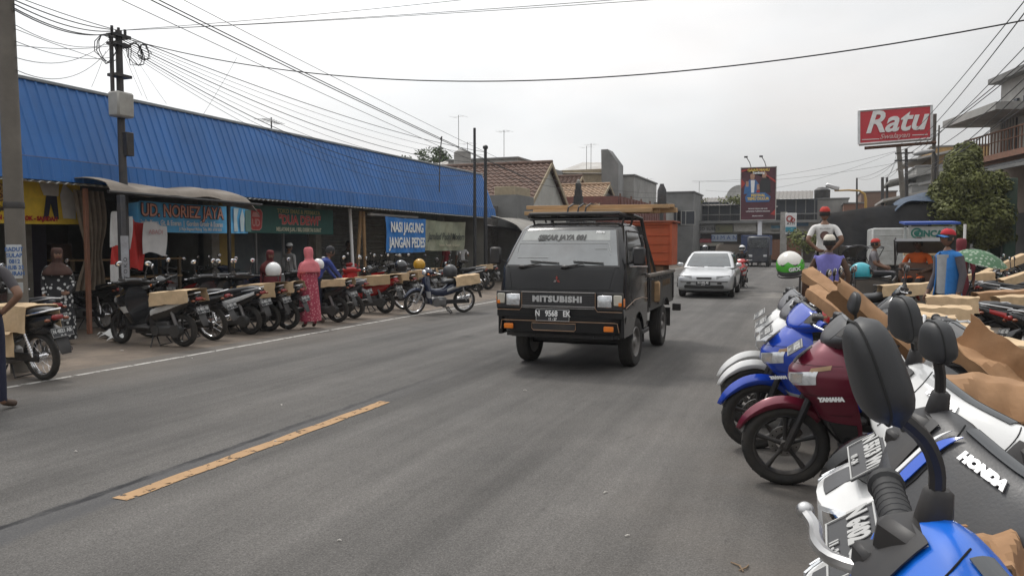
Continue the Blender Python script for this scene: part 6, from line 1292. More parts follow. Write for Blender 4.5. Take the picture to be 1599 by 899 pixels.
for (u, v, a, k, pl, lab) in IN:
    bikesL.append(dup(tS if k == 'S' else tC, rear_at(u, v, R(a)), R(a), lab, GL, remap(*pl), rot=(R(4), 0, R(a))))
# second row on the right: tails toward the road
RR = [(1515, 492, 12, 'S', (BKB, RB, BKB)), (1538, 497, 9, 'S', (RB, RB, BKB)), (1558, 510, 12, 'S', (BKB, BKB, BKB)), (1590, 528, 8, 'C', (BKB, GB, BKB)), (1500, 482, 14, 'C', (BKB, BB, BKB)), (1488, 474, 10, 'S', (GB, RB, BKB)), (1645, 545, 8, 'S', (BKB, RB, BKB)), (1570, 470, 10, 'S', (BKB, RB, BKB)), (1595, 478, 12, 'C', (BKB, BKB, BKB)), (1560, 455, 8, 'S', (SB, BKB, BKB)), (1534, 452, 8, 'S', (BKB, BKB, BKB))]
RL = ['black and red scooter tail-on, third from the walking man', 'red-tailed scooter under torn cardboard in the right second row', 'black scooter tail-on left of the last plate at the right', 'motorcycle tail-on with its number plate at the right edge of the photo', 'blue-marked motorcycle second from the walking man', 'grey and red scooter nearest the walking man', 'black scooter partly cut by the right edge', 'black-red scooter under the raised cardboard stack', 'black motorcycle behind the raised cardboard', 'silver scooter beyond the cardboard stack on the right', 'black scooter farthest back on the right near the umbrella']
for (u, v, a, k, pl), lab in zip(RR, RL):
    dup(tS if k == 'S' else tC, rear_at(u, v, R(a)), R(a), lab, GRr, remap(*pl), rot=(R(-7), 0, R(a)))
# ---- the near row on the right, noses to the road (built in full detail)
GN = 'scooters parked nose-out in the near right row'
def near(label, fx_, fy, rz, **k):
    """front wheel contact at (fx_, fy)"""
    a = R(rz); return bike(label, (fx_-.63*math.cos(a), fy-.63*math.sin(a), 0), a, det=1, group=GN, **k)
BW = (WB, WB, GB)
def near_px(label, u, v, rz, steer, lean, scale, **k):
    """the foot of the right-hand mirror stem stands where the photo shows it"""
    M = Matrix.LocRotScale(None, Euler((R(lean), 0, R(rz))), Vector((scale,)*3)); P = M@(steer_M(R(steer), axle=(.63, 0, .265))@Vector((.285, -.20, 1.05)))
    w = G(u, v, P.z); return bike(label, (w.x-P.x, w.y-P.y, 0), R(rz), steer=R(steer), lean=R(lean), scale=scale, det=1, group=GN, **k)
STB = (c_('stripe_blue', (.01, .09, .55)), WHT)
nA = near_px('bright blue scooter nearest the camera with silver brake lever and padded mirror', 1455, 832, 180, 27, -4, 1.14, pal=(WB, LB, GB), dz=.10, mirrors='right', sockm=True, mt=16, mo=(.072, .012, .190), sk=(.041, .056, .024), cov=LB, platetxt=('N 2210 CB', '09 - 25'))
nB = near_px('white scooter with dark grey handlebar cover and blue stripes, second from the camera', 1461, 655, 180, 34, -6, 1.14, lever=False, pal=(WB, WB, GB), dz=.10, mirrors='right', sockm=True, mt=4, mo=(.02, .0, .15), sk=(.034, .036, .022), cov=GREY, platetxt=('N 6402 CAA', '11 - 24'), brand='HONDA', stripe=STB)
nC = near_px('white scooter with white handlebar cover and padded mirror, third from the camera', 1425, 578, 180, 34, -6, 1.14, lever=False, pal=(WB, WB, GB), dz=.10, mirrors='right', sockm=True, mt=6, mo=(.04, .0, .14), sk=(.050, .055, .026), cov=WB, bigplate=.50, platetxt=('N 5513 WI', '01 - 24'), brand='HONDA')
nX = near('black scooter almost hidden under the brown cardboard between the white and maroon ones', .42, 4.5, 182, steer=R(20), lean=R(-6), scale=1.1, pal=(BKB, BKB, BKB), mirrors='none', cov=BKB, platetxt=('N 4410 CC', '10 - 25'))
nD = near('maroon scooter with black spoked front wheel turned side-on', -.11, 5.38, 182, pal=(MR, MR, BKB), steer=R(6), lean=R(-5), mirrors='left', sockm=True, mo=(.02, .05, .17), sk=(.058, .062, .026), scale=1.06, cov=GREY, platetxt=('N 3302 EF', '02 - 26'))
nE = near('blue scooter with silver stickers behind the maroon one', -.34, 6.25, 184, pal=(BB, BB, SB), steer=R(16), lean=R(-5), mirrors='none', scale=1.06, cov=BB, platetxt=('N 2675 BD', '03 - 27'))
nF = near('white scooter with dark visor behind the blue one', -.42, 7.0, 182, pal=(WB, BKB, WB), steer=R(10), lean=R(-5), mirrors='none', scale=1.06, cov=GB, platetxt=('N 5120 GH', '05 - 25'))
nG = near_px('grey and white scooter carrying the green helmet', 1238, 452, 183, 12, -5, 1.1, pal=(WB, GB, BKB), mirrors='none', cov=GB, platetxt=('N 1988 AA', '06 - 25'))
q = MB(nD.matrix_basis.inverted() if 0 else Matrix())
for (b_, s_, x, z, sz, ysd) in ((nD, 'YAMAHA', .385, .63, .032, .212), (nE, 'YAMAHA', .50, .60, .026, .185)):
    text(s_, sz, WHT, frame((x, ysd+.012, z), (-.93, .36, .18), (.12, -.1, 1)), 'lettering', b_, .001, 1.1, .003)
# ================================================================ PEOPLE
SK1 = mat('skin_brown', (.20, .105, .065), .55, var=.08); HAIR = mat('hair_black', (.012, .01, .009), .6)
EYEW = mat('eye_white', (.6, .58, .55), .3); LIP = mat('lips', (.22, .07, .06), .5)
def cl(name, rgb=None, **k): return mat('cloth_'+name, rgb, .85, var=k.pop('var', .14), scale=k.pop('scale', 9), bump=.004, bscale=18, **k)
J0 = dict(pel=(0, 0, .93), sp=(0, 0, 1.10), ch=(0, 0, 1.29), nk=(0, .01, 1.43), hd=(0, -.01, 1.50),
    shL=(.17, 0, 1.375), elL=(.225, .03, 1.12), wrL=(.225, -.05, .90), hnL=(.225, -.08, .82), shR=(-.17, 0, 1.375), elR=(-.225, .03, 1.12), wrR=(-.225, -.05, .90), hnR=(-.225, -.08, .82),
    hpL=(.09, 0, .90), knL=(.10, -.03, .49), anL=(.10, .02, .09), toL=(.12, -.13, .035), hpR=(-.09, 0, .90), knR=(-.10, -.03, .49), anR=(-.10, .02, .09), toR=(-.12, -.13, .035))
BN = [('pel', 'sp', 's'), ('sp', 'ch', 's'), ('ch', 'nk', 's'), ('nk', 'hd', 'k')]
for S_ in 'LR': BN += [('ch', 'sh'+S_, 's'), ('sh'+S_, 'el'+S_, 'u'), ('el'+S_, 'wr'+S_, 'f'), ('wr'+S_, 'hn'+S_, 'k'), ('pel', 'hp'+S_, 't'), ('hp'+S_, 'kn'+S_, 't'), ('kn'+S_, 'an'+S_, 'c'), ('an'+S_, 'to'+S_, 'o')]
RAD = dict(pel=.125, sp=.115, ch=.135, nk=.055, hd=.05, sh=.062, el=.042, wr=.028, hn=.030, hp=.085, kn=.058, an=.042, to=.035)
def person(label, loc, rz, J={}, shirt=None, trou=None, shoe=None, skin=SK1, sleeve='long', hair='short', head=(0, 0), scale=1, robe=None, group=None, legs=True, fat=1.0, bare=False):
    """body grown by a Skin modifier around the posed skeleton; local -y is forward"""
    t = thing('person', label, 'person', loc, rz); t.scale = (scale,)*3
    P = dict(J0); P.update(J); shirt = shirt or cl('grey', (.1, .1, .1)); trou = trou or cl('black', (.015, .015, .018)); shoe = shoe or mat('sandal', (.08, .05, .035), .7)
    keys = list(P); V = {k: Vector(P[k]) for k in keys}; vs = []; rad = []; ed = []; idx = {}
    for k in keys: idx[k] = len(vs); vs.append(V[k]); r = RAD.get(k, RAD.get(k[:2], .05)); f = fat if k in ('pel', 'sp', 'ch') else 1; rad.append((r*f, r*f*(.74 if k in ('pel', 'sp', 'ch') else 1)))
    for a, b, _ in BN: ed.append((idx[a], idx[b]))
    for S_, sg in (('L', 1), ('R', -1)):      # four fingers and a thumb per hand
        w, h = V['wr'+S_], V['hn'+S_]; d = (h-w).normalized(); side = d.cross(Vector((sg, 0, 0))); side = side.normalized() if side.length > .1 else Vector((0, -1, 0)); nrm = d.cross(side)
        for k in range(4):
            b0 = h+side*(.026-.0175*k)+d*.012; L1 = (.036, .042, .040, .030)[k]
            i = len(vs); vs += [b0, b0+d*L1+nrm*.004*sg, b0+d*L1*1.65+nrm*.016*sg]; rad += [(.0095, .0095), (.0085, .0085), (.007, .007)]; ed += [(idx['hn'+S_], i), (i, i+1), (i+1, i+2)]
        b0 = w.lerp(h, .45)+side*.03; i = len(vs); vs += [b0, b0+side*.018+d*.03, b0+side*.02+d*.055]; rad += [(.012, .012), (.0095, .0095), (.008, .008)]; ed += [(idx['wr'+S_], i), (i, i+1), (i+1, i+2)]
    me = bpy.data.meshes.new('body'); me.from_pydata(vs, ed, []); o = bpy.data.objects.new('body', me); COL.objects.link(o)
    m = o.modifiers.new('s', 'SKIN'); m.use_smooth_shade = True; sv = me.skin_vertices[0].data
    for i, r in enumerate(rad): sv[i].radius = r; sv[i].use_root = (i == 0)
    o.modifiers.new('d', 'SUBSURF').levels = 2; o.modifiers['d'].render_levels = 2
    bpy.context.view_layer.update(); me2 = bpy.data.meshes.new_from_object(o.evaluated_get(bpy.context.evaluated_depsgraph_get())); bpy.data.objects.remove(o)
    # head with a face, joined to the same mesh
    hd = MB(); hc = V['hd']+Vector((0, -.012, .10)); hq = Euler((R(head[0]), 0, R(head[1]))).to_matrix(); NU, NVv = 24, 18
    def hp(u, v):
        th = PI*v; x = math.sin(th)*math.sin(2*PI*u); y = -math.sin(th)*math.cos(2*PI*u); z = math.cos(th)
        w = .074; d_ = .092; hh = .116
        if z < 0: w *= 1-.32*z*z; d_ *= 1-.16*z*z
        p = Vector((x*w, y*d_, z*hh)); f = max(0, -y)
        g_ = lambda cx, cz, sx, sz: math.exp(-((x-cx)/sx)**2-((z-cz)/sz)**2)*f
        p.y -= .020*g_(0, -.18, .14, .22)-.008*g_(.35, .03, .22, .12)-.008*g_(-.35, .03, .22, .12)+.006*g_(0, -.50, .3, .09)+.006*g_(0, -.85, .3, .2)+.005*g_(0, .22, .6, .12)
        p.y += .012*g_(.35, .03, .2, .12)+.012*g_(-.35, .03, .2, .12)
        if y > .3: p.y += .01*y
        return hc+hq@p
    hd.use(skin).grid(hp, NU, NVv)
    for s in (-1, 1):
        hd.use(skin).ell(hc+hq@Vector((s*.078, .008, -.01)), (.010, .020, .030), 8, 6)
        hd.use(EYEW).ell(hc+hq@Vector((s*.028, -.078, .006)), (.013, .008, .007), 8, 6); hd.use(HAIR).ell(hc+hq@Vector((s*.028, -.0855, .006)), (.006, .003, .006), 8, 6); hd.use(HAIR).tube([hc+hq@Vector((s*.014, -.088, .026)), hc+hq@Vector((s*.03, -.089, .031)), hc+hq@Vector((s*.046, -.080, .027))], .003, 4)
    hd.use(LIP).tube([hc+hq@Vector((-.024, -.083, -.052)), hc+hq@Vector((0, -.095, -.051)), hc+hq@Vector((.024, -.083, -.052))], [.003, .006, .003], 6)
    ho = hd.build('tmp', None); bm = bmesh.new(); 
    mats = [skin, shirt, trou, shoe, EYEW, HAIR, LIP]
    segs = [(V[a], V[b], k, RAD.get(a, RAD.get(a[:2], .05)), RAD.get(b, RAD.get(b[:2], .05))) for a, b, k in BN]
    bm.from_mesh(me2)
    for f in bm.faces:
        c = f.calc_center_median(); best = None
        for a, b, k, ra, rb2 in segs:
            d = b-a; tt = max(0, min(1, (c-a).dot(d)/d.length_squared)); ds = (c-(a+d*tt)).length-lerp(ra, rb2, tt)*.9
            if best is None or ds < best[0]: best = (ds, k, tt)
        k, tt = best[1], best[2]
        f.material_index = {'s': 1, 'u': 1 if (sleeve in ('long', 'short') and (sleeve == 'long' or tt < .72)) else 0, 'f': 1 if sleeve == 'long' and tt < .93 else 0, 'k': 0, 't': 2, 'c': 2, 'o': 3}[k]; f.smooth = True
        if k == 'c' and tt > .97: f.material_index = 0
        if k == 't' and c.z > V['pel'].z+.02: f.material_index = 1
    n0 = len(bm.faces); bm.from_mesh(ho.data); bm.faces.ensure_lookup_table()
    mm = {m_.name: i for i, m_ in enumerate(mats)}; hm = [x.name for x in ho.data.materials]
    for i in range(n0, len(bm.faces)): bm.faces[i].material_index = mm[hm[bm.faces[i].material_index]]; bm.faces[i].smooth = True
    bmesh.ops.scale  # body stays one mesh
    me3 = bpy.data.meshes.new('body'); bm.to_mesh(me3); bm.free(); [me3.materials.append(x) for x in mats]; bpy.data.objects.remove(ho)
    b = bpy.data.objects.new('body', me3); COL.objects.link(b); b.parent = t
    M = Matrix.Translation(hc)@hq.to_4x4()
    if hair in ('short', 'long'):
        q = MB(M)
        def hr(u, v):
            a = lerp(R(-128), R(128), u); th = lerp(.05, 1.9, v); back = abs(u-.5)*2; th *= (1.0-.42*back**2)if False else 1
            x = math.sin(th)*math.sin(a+PI); y = -math.sin(th)*math.cos(a+PI); z = math.cos(th); k_ = 1.05+.02*math.sin(u*60+v*30); return (x*.078*k_, y*.097*k_+.004, z*.121*k_)
        q.grid(hr, 24, 10, .004); q.ell((0, .004, .035), (.079, .095, .090), 20, 8, None, 0, 1.25); 
        if hair == 'long': q.loft([[(.075*math.cos(a), .05+.05*math.sin(a), z) for a in [2*PI*k/12 for k in range(12)]] for z in (.03, -.08, -.20)])
        q.build('hair', HAIR, t)
    t['_hc'] = 0; del t['_hc']
    return t, M, V
def cap_(t, M, m, m2=None, peak=True, back=False):
    q = MB(M@Matrix.Translation((0, 0, .028))@Euler((R(-6), 0, 0)).to_matrix().to_4x4()); q.use(m).ell((0, .004, .012), (.084, .103, .088), 24, 10, None, 0, PI*.50)
    s = 1 if back else -1
    if peak: q.use(m2 or m).grid(lambda u, v: ((u-.5)*.15*(1-.25*v*v), s*(.085+.085*v-(2*u-1)**2*.05), -.004-.012*v-.02*(2*u-1)**2), 10, 5, .005)
    return q.build('cap', None, t)
def helmet(M, m, m2=None, name='helmet', visor=True, par=None, det=False, r=1.0):
    q = MB(M); q.use(m).ell((0, .005, .01), (.125*r, .15*r, .135*r), 28 if det else 18, 16 if det else 10, None, 0, PI*.70)
    o = q.build(name, None, par)
    if visor: q = MB(M); q.grid(lambda u, v: (lambda a, th: (.131*r*math.sin(th)*math.sin(a), -.157*r*math.sin(th)*math.cos(a)+.005, .01+.138*r*math.cos(th)))(lerp(-1.1, 1.1, u), lerp(1.1, 1.85, v)), 12, 5, .003); q.build('visor', m2 or GLASS, o)
    q = MB(M); q.lathe([(.118*r, -.075*r), (.126*r, -.07*r), (.120*r, -.085*r)], (0, .004, 0), n=20); q.build('rim', BLK, o)
    return o
def hijab(t, M, V, m, drop=.34, w=.20):
    q = MB(M)
    rings = []
    prof = [(.125, .02, .03, 0), (.118, .07, .075, .0), (.075, .092, .105, .0), (0, .096, .112, .004), (-.06, .088, .104, .004), (-.105, .080, .098, .008), (-.135, .086, .10, .01), (-.175, .125, .12, .012), (-.225, w*.92, .14, .012), (-.28, w+.02, .16, .0), (-.12-drop*.9, w+.04, .175, .0), (-.12-drop, w+.02, .17, 0)]
    prof = sm(prof, 3)
    for z, rx, ry, oy in prof: rings.append([(rx*math.cos(a)*(1+.03*math.sin(9*a)*(z < -.1)), oy+ry*math.sin(a)*(1+.04*math.sin(7*a+z*20)*(z < -.1)), z) for a in [2*PI*k/28 for k in range(28)]])
    q.loft(rings, True)
    o = q.build('hijab', m, t)
    # face opening: skin oval set on the front
    q = MB(M); q.grid(lambda u, v: (lambda x, z: (x*.062, -.108-.010*math.exp(-(x/.25)**2-((z+.15)/.3)**2)+.03*(x*x+z*z)*.7, z*.082-.002))(*(lambda r_, a: (r_*math.sin(a), r_*math.cos(a)))(v, u*2*PI)), 20, 6); q.build('face', SK1, t)
    q = MB(M); [q.ell((s*.026, -.110, .010), (.010, .006, .005), 8, 6) for s in (-1, 1)]; [q.tube([(s*.012, -.111, .028), (s*.03, -.108, .032), (s*.042, -.098, .028)], .0025, 4) for s in (-1, 1)]; q.build('eyes', HAIR, t); q = MB(M); q.tube([(-.02, -.104, -.046), (0, -.109, -.046), (.02, -.104, -.046)], .004, 5); q.build('lips', LIP, t)
    return o
def robe_(t, V, m, top=1.38, hem=.10, w0=.17, w1=.26, sway=0, name='dress'):
    q = MB(); prof = sm([(top, w0*.75, .09), (top-.08, w0+.03, .125), (1.12, w0, .125), (.95, w0+.015, .145), (.6, lerp(w0, w1, .6), .17), (hem+.12, w1, .19), (hem, w1+.01, .195)], 4)
    q.loft([[(rx*math.cos(a)*(1+.035*math.sin(11*a+z*4)*(z < .9)), ry*math.sin(a)*(1+.05*math.sin(9*a+z*3)*(z < .9)), z) for a in [2*PI*k/40 for k in range(40)]] for z, rx, ry in prof], True)
    return q.build(name, m, t)
def patterned(name, c1, c2, sc, th=.5):
    if name in _M: return _M[name]
    m = mat(name, c1, .85, var=.1); t = m.node_tree; b = t.nodes['Principled BSDF']; v = nn(t, 'ShaderNodeTexVoronoi'); v.inputs['Scale'].default_value = sc; tc = nn(t, 'ShaderNodeTexCoord'); t.links.new(tc.outputs['Object'], v.inputs['Vector'])
    r = nn(t, 'ShaderNodeMapRange'); r.inputs[1].default_value = th-.06; r.inputs[2].default_value = th; r.inputs[3].default_value = 1; r.inputs[4].default_value = 0; t.links.new(v.outputs['Distance'], r.inputs[0])
    mx = nn(t, 'ShaderNodeMix', data_type='RGBA'); t.links.new(r.outputs[0], mx.inputs[0]); mx.inputs[6].default_value = (*c1, 1); mx.inputs[7].default_value = (*c2, 1); t.links.new(mx.outputs[2], b.inputs['Base Color']); return m
def at(u, v, h=0): return G(u, v, h)
# facing helper: rz so that local -y points along world direction (dx, dy)
def face(dx, dy): return math.atan2(dy, dx)+PI/2
PINK = cl('pink', (.58, .16, .18)); BATR = patterned('batik_red', (.36, .05, .085), (.55, .22, .24), 22, .38); BATB = patterned('batik_black', (.02, .02, .022), (.55, .55, .54), 13, .36)
# pink hijab woman, seen from behind-left, looking to the shops
t, M, V = person('woman in pink hijab and long red batik dress standing at the edge line', at(484, 512), face(-.8, .55), dict(wrL=(.10, -.22, 1.02), elL=(.21, -.03, 1.12), hnL=(.04, -.26, 1.05), wrR=(-.12, -.22, 1.0), elR=(-.22, -.03, 1.12), hnR=(-.05, -.26, 1.02)), BATR, BATR, hair=None, scale=.90, head=(5, 10))
robe_(t, V, BATR, hem=.16, w1=.235); hijab(t, M, V, PINK, .30)
t, M, V = person('woman in dark red hijab behind the scooters beside the woman in pink', at(452, 500)+Vector((-.55, .1, 0)), face(.4, -.7), dict(), cl('maroon', (.13, .02, .025)), cl('grey_skirt', (.2, .26, .26)), hair=None, scale=.86, head=(8, 25)); robe_(t, V, cl('maroon'), hem=.5, w1=.22); hijab(t, M, V, cl('dark_red', (.12, .018, .02)), .30)
t, M, V = person('woman in brown hijab and black-white floral dress behind the near motorcycle', Vector((-11.2, 8.75, 0)), face(.8, -.45), dict(wrL=(.12, -.24, .92), elL=(.24, -.03, 1.1), hnL=(.06, -.30, .93)), BATB, BATB, hair=None, scale=.90); robe_(t, V, BATB, hem=.1, w1=.27, w0=.20); hijab(t, M, V, cl('brown', (.055, .025, .018)), .24)
q = MB(Matrix.Translation((-11.1, 8.0, .86))@Euler((0, 0, .6)).to_matrix().to_4x4()); q.box((0, 0, 0), (.2, .11, .025), .008); tag(q.build('purse', mat('purse_tan', (.4, .28, .14), .6)), 'small tan purse held by the woman in floral dress', 'purse')
# man in blue leaning over a seat
t, M, V = person('man in blue jacket leaning over a scooter seat beside the woman in pink', at(515, 505)+Vector((-.35, .05, 0)), face(.55, .8), dict(sp=(0, -.06, 1.08), ch=(0, -.18, 1.23), nk=(0, -.26, 1.33), hd=(0, -.30, 1.38), shL=(.17, -.20, 1.30), shR=(-.17, -.20, 1.30), elL=(.23, -.36, 1.08), wrL=(.16, -.50, .90), hnL=(.13, -.56, .86), elR=(-.23, -.34, 1.08), wrR=(-.16, -.50, .92), hnR=(-.12, -.56, .88)), cl('blue', (.03, .05, .22)), cl('navy', (.012, .014, .03)), scale=.98, head=(14, 0)); cap_(t, M, cl('dark_cap', (.03, .03, .035)), peak=False)
t, M, V = person('man with white cap standing in the doorway under the green signboard', Vector((-13.1, 17.05, .0)), face(.1, 1), {}, cl('pale_shirt', (.30, .30, .30)), scale=.96); cap_(t, M, cl('white_cap', (.6, .6, .6)), peak=False)
t, M, V = person('dark-clothed man standing in front of the first grey shutter', Vector((-13.5, 20.45, 0)), face(.9, -.4), {}, cl('dark_olive', (.045, .042, .035)), skin=mat('skin_dark', (.10, .055, .035), .6))
t, M, V = person('man in red shirt facing the far shutters', Vector((-12.9, 26.1, 0)), face(-1, .1), {}, cl('crimson', (.28, .02, .03)), cl('black2', (.02, .02, .02)), sleeve='short', scale=1.0)
t, M, V = person('man in white shirt beside the man in red at the far shutters', Vector((-12.8, 27.3, 0)), face(-.6, .7), dict(wrR=(-.3, -.2, 1.2), elR=(-.27, 0, 1.15), hnR=(-.32, -.25, 1.26)), cl('white', (.55, .55, .55)), sleeve='short')
# man cut by the left edge, hand on hip
p = at(6, 640); t, M, V = person('man in grey shirt, hand on hip, at the left edge', Vector((p.x-.13, p.y-.06, 0)), face(-.5, .85), dict(elR=(-.36, .10, 1.13), wrR=(-.19, .02, .98), hnR=(-.13, -.02, .95), elL=(.36, .10, 1.13), wrL=(.19, .02, .98), hnL=(.13, -.02, .95), anL=(.13, .0, .08), toL=(.19, -.14, .035), anR=(-.13, .0, .08), toR=(-.19, -.14, .035)), cl('charcoal', (.055, .05, .055)), cl('navy2', (.012, .014, .035)), sleeve='short', scale=.99)
# riders on the road
def rider(label, p, rz, shirt, pal, hm, J={}, kind='S', blab='', trou=None, face_m=None, pass_=None):
    b = dup(tS if kind == 'S' else tC, (p.x, p.y, 0), rz, blab, 'motorcycles riding on the road', pal)
    JJ = dict(pel=(0, .05, .87), sp=(0, .03, 1.04), ch=(0, -.03, 1.22), nk=(0, -.06, 1.35), hd=(0, -.09, 1.41), shL=(.17, -.04, 1.31), shR=(-.17, -.04, 1.31), elL=(.27, -.22, 1.10), wrL=(.30, -.44, 1.03), hnL=(.30, -.52, 1.02), elR=(-.27, -.22, 1.10), wrR=(-.30, -.44, 1.03), hnR=(-.30, -.52, 1.02), hpL=(.09, 0, .84), knL=(.17, -.38, .72), anL=(.16, -.30, .36), toL=(.17, -.45, .34), hpR=(-.09, 0, .84), knR=(-.17, -.38, .72), anR=(-.16, -.30, .36), toR=(-.17, -.45, .34)); JJ.update(J)
    f = rz+PI/2; t, M, V = person(label, (p.x-.25*math.cos(rz), p.y-.25*math.sin(rz), 0), f, JJ, shirt, trou, sleeve='long', scale=.96)
    helmet(M, hm, par=t); return t
p = G(1152, 455); rider('rider in dark jacket with white helmet on a red scooter passing the silver car', Vector((p.x-.1, p.y+2.4, 0)), R(-92), cl('jacket_dark', (.02, .02, .022)), remap(RB, WB, BKB), WB, blab='red and white scooter ridden towards the camera beside the silver car')
p = PX(1123, 440, -4.4); rider('rider with a pale helmet hidden behind the silver car', Vector((-4.25, 33, 0)), R(-90), cl('jacket_grey', (.08, .08, .09)), remap(BKB, WB, BKB), SB, blab='black scooter hidden behind the silver car')
# men in front of the far traffic, right of the road
t, M, V = person('man in sleeveless purple shirt and white cap, back turned, by the green helmet', Vector((.22, 12.3, 0)), face(.1, 1), dict(elL=(.27, -.02, 1.12), elR=(-.27, -.02, 1.12)), cl('purple', (.16, .15, .42)), cl('dark_trousers', (.03, .03, .035)), sleeve='none', fat=1.22, scale=1.02, skin=mat('skin_dark')); cap_(t, M, cl('cream', (.62, .58, .50)), peak=False)
t, M, V = person('man in white printed T-shirt and red cap seated high', Vector((.17, 14.0, .52)), face(-.05, 1), dict(wrL=(.12, .10, 1.0), elL=(.27, .12, 1.15), hnL=(.06, .12, .98), wrR=(-.12, .10, 1.0), elR=(-.27, .12, 1.15), hnR=(-.06, .12, .98), knL=(.14, -.35, .80), anL=(.14, -.25, .42), toL=(.14, -.38, .38), knR=(-.14, -.35, .80), anR=(-.14, -.25, .42), toR=(-.14, -.38, .38)), cl('white_tee', (.66, .65, .63)), cl('black'), sleeve='short', fat=1.05); cap_(t, M, cl('red_cap', (.45, .04, .03)))
q = MB(); q.lathe([(0, .003), (.075, .003)], (0, .118, 1.23), 'y', 24); q.build('shirt_print', mat('print_brownish', (.18, .10, .08), .7), t); text('RELAWAN', .035, HAIR, frame((0, .13, 1.345), (-1, 0, 0), (0, 0, 1)), 'lettering', t, .001)
for k in (.058, .07): q = MB(); q.lathe([(k-.004, .007), (k, .007)], (0, .12, 1.23), 'y', 24); q.build('print_ring', HAIR, t)
t, M, V = person('man in bright blue vest and red-blue cap walking past', Vector((1.78, 12.35, .0)), face(-.75, -.5), dict(elR=(-.23, .02, 1.12), wrR=(-.24, -.08, .90), hnR=(-.24, -.12, .82), wrL=(.22, -.02, .88), hnL=(.22, -.04, .80), anL=(.10, -.18, .09), toL=(.10, -.32, .035), knL=(.1, -.14, .50)), cl('vest_blue', (.02, .15, .42)), patterned('camo', (.05, .05, .05), (.14, .14, .14), 12, .4), sleeve='long', scale=1.06, hair='long'); cap_(t, M, cl('cap_red', (.42, .02, .03)), cl('cap_blue', (.03, .16, .45)))
q = MB(); q.grid(lambda u, v: (.105*(2*u-1), -.095-.022*math.sin(u*PI), .86+.52*v), 6, 8, .005); q.build('grey_undershirt', cl('under_grey', (.30, .31, .32)), t)
q = MB(); 
for s in (-1, 1): q.tube([V['sh'+'LR'[s < 0]]+Vector((s*.01, 0, -.02)), V['el'+'LR'[s < 0]], V['wr'+'LR'[s < 0]]], [.058, .046, .035], 12)
q.build('sleeves', cl('sleeve_grey', (.10, .09, .10)), t)
q = MB(); q.loft([[(rx*math.cos(a)*(1+.03*math.sin(8*a)), ry*math.sin(a)*(1+.04*math.sin(7*a)), z) for a in [lerp(-PI/2+.55, 1.5*PI-.55, k/30) for k in range(31)]] for z, rx, ry in ((1.42, .13, .09), (1.33, .175, .125), (1.1, .165, .13), (.9, .18, .15), (.80, .195, .165))], False, False); vo = q.build('vest', cl('vest_blue'), t); md = vo.modifiers.new('s', 'SOLIDIFY'); md.thickness = .01
t, M, V = person('man in orange shirt and dark hat sitting in a pedicab', Vector((1.82, 16.2, .42)), face(-.35, -.9), dict(pel=(0, .1, .55), sp=(0, .1, .72), ch=(0, .08, .9), nk=(0, .07, 1.03), hd=(0, .05, 1.1), shL=(.17, .07, .98), shR=(-.17, .07, .98), elL=(.26, .0, .75), elR=(-.26, .0, .75), wrL=(.15, -.2, .68), wrR=(-.15, -.2, .68), hnL=(.12, -.27, .66), hnR=(-.12, -.27, .66), hpL=(.09, .05, .52), hpR=(-.09, .05, .52), knL=(.12, -.36, .55), knR=(-.12, -.36, .55), anL=(.12, -.38, .14), anR=(-.12, -.38, .14), toL=(.12, -.52, .09), toR=(-.12, -.52, .09)), cl('orange', (.55, .10, .015)), sleeve='short', skin=mat('skin_dark')); cap_(t, M, cl('hat_dark', (.03, .025, .02)))
SIT = dict(pel=(0, .1, .55), sp=(0, .1, .72), ch=(0, .08, .9), nk=(0, .07, 1.03), hd=(0, .05, 1.1), shL=(.17, .07, .98), shR=(-.17, .07, .98), elL=(.24, .0, .75), elR=(-.24, .0, .75), wrL=(.12, -.16, .68), wrR=(-.12, -.16, .68), hnL=(.08, -.22, .66), hnR=(-.08, -.22, .66), hpL=(.09, .05, .52), hpR=(-.09, .05, .52), knL=(.12, -.36, .55), knR=(-.12, -.36, .55), anL=(.12, -.38, .14), anR=(-.12, -.38, .14), toL=(.12, -.52, .09), toR=(-.12, -.52, .09))
t, M, V = person('man in grey shirt and red cap resting under the leftmost pedicab hood', Vector((1.35, 19.2, .42)), face(.9, -.2), SIT, cl('grey_shirt', (.16, .15, .16)), sleeve='short'); cap_(t, M, cl('red_cap'), peak=False)
t, M, V = person('person in dark maroon shirt standing behind the vest man', Vector((2.72, 17.4, .0)), face(.2, 1), {}, cl('maroon_shirt', (.14, .018, .03)), cl('maroon_shirt'), scale=1.0, hair=None); hijab(t, M, V, cl('maroon_scarf', (.17, .025, .035)), .12, .13)
t, M, V = person('man in pale cap and red striped shirt at the right edge behind the stacked cardboard', Vector((5.35, 18.2, .2)), face(-.6, -.8), dict(elL=(.26, -.1, 1.12), wrL=(.12, -.3, 1.1), hnL=(.07, -.36, 1.1)), patterned('stripe_shirt', (.25, .06, .05), (.40, .25, .20), 20, .4), cl('black'), scale=1.0); cap_(t, M, cl('khaki_cap', (.40, .35, .25)), peak=True)
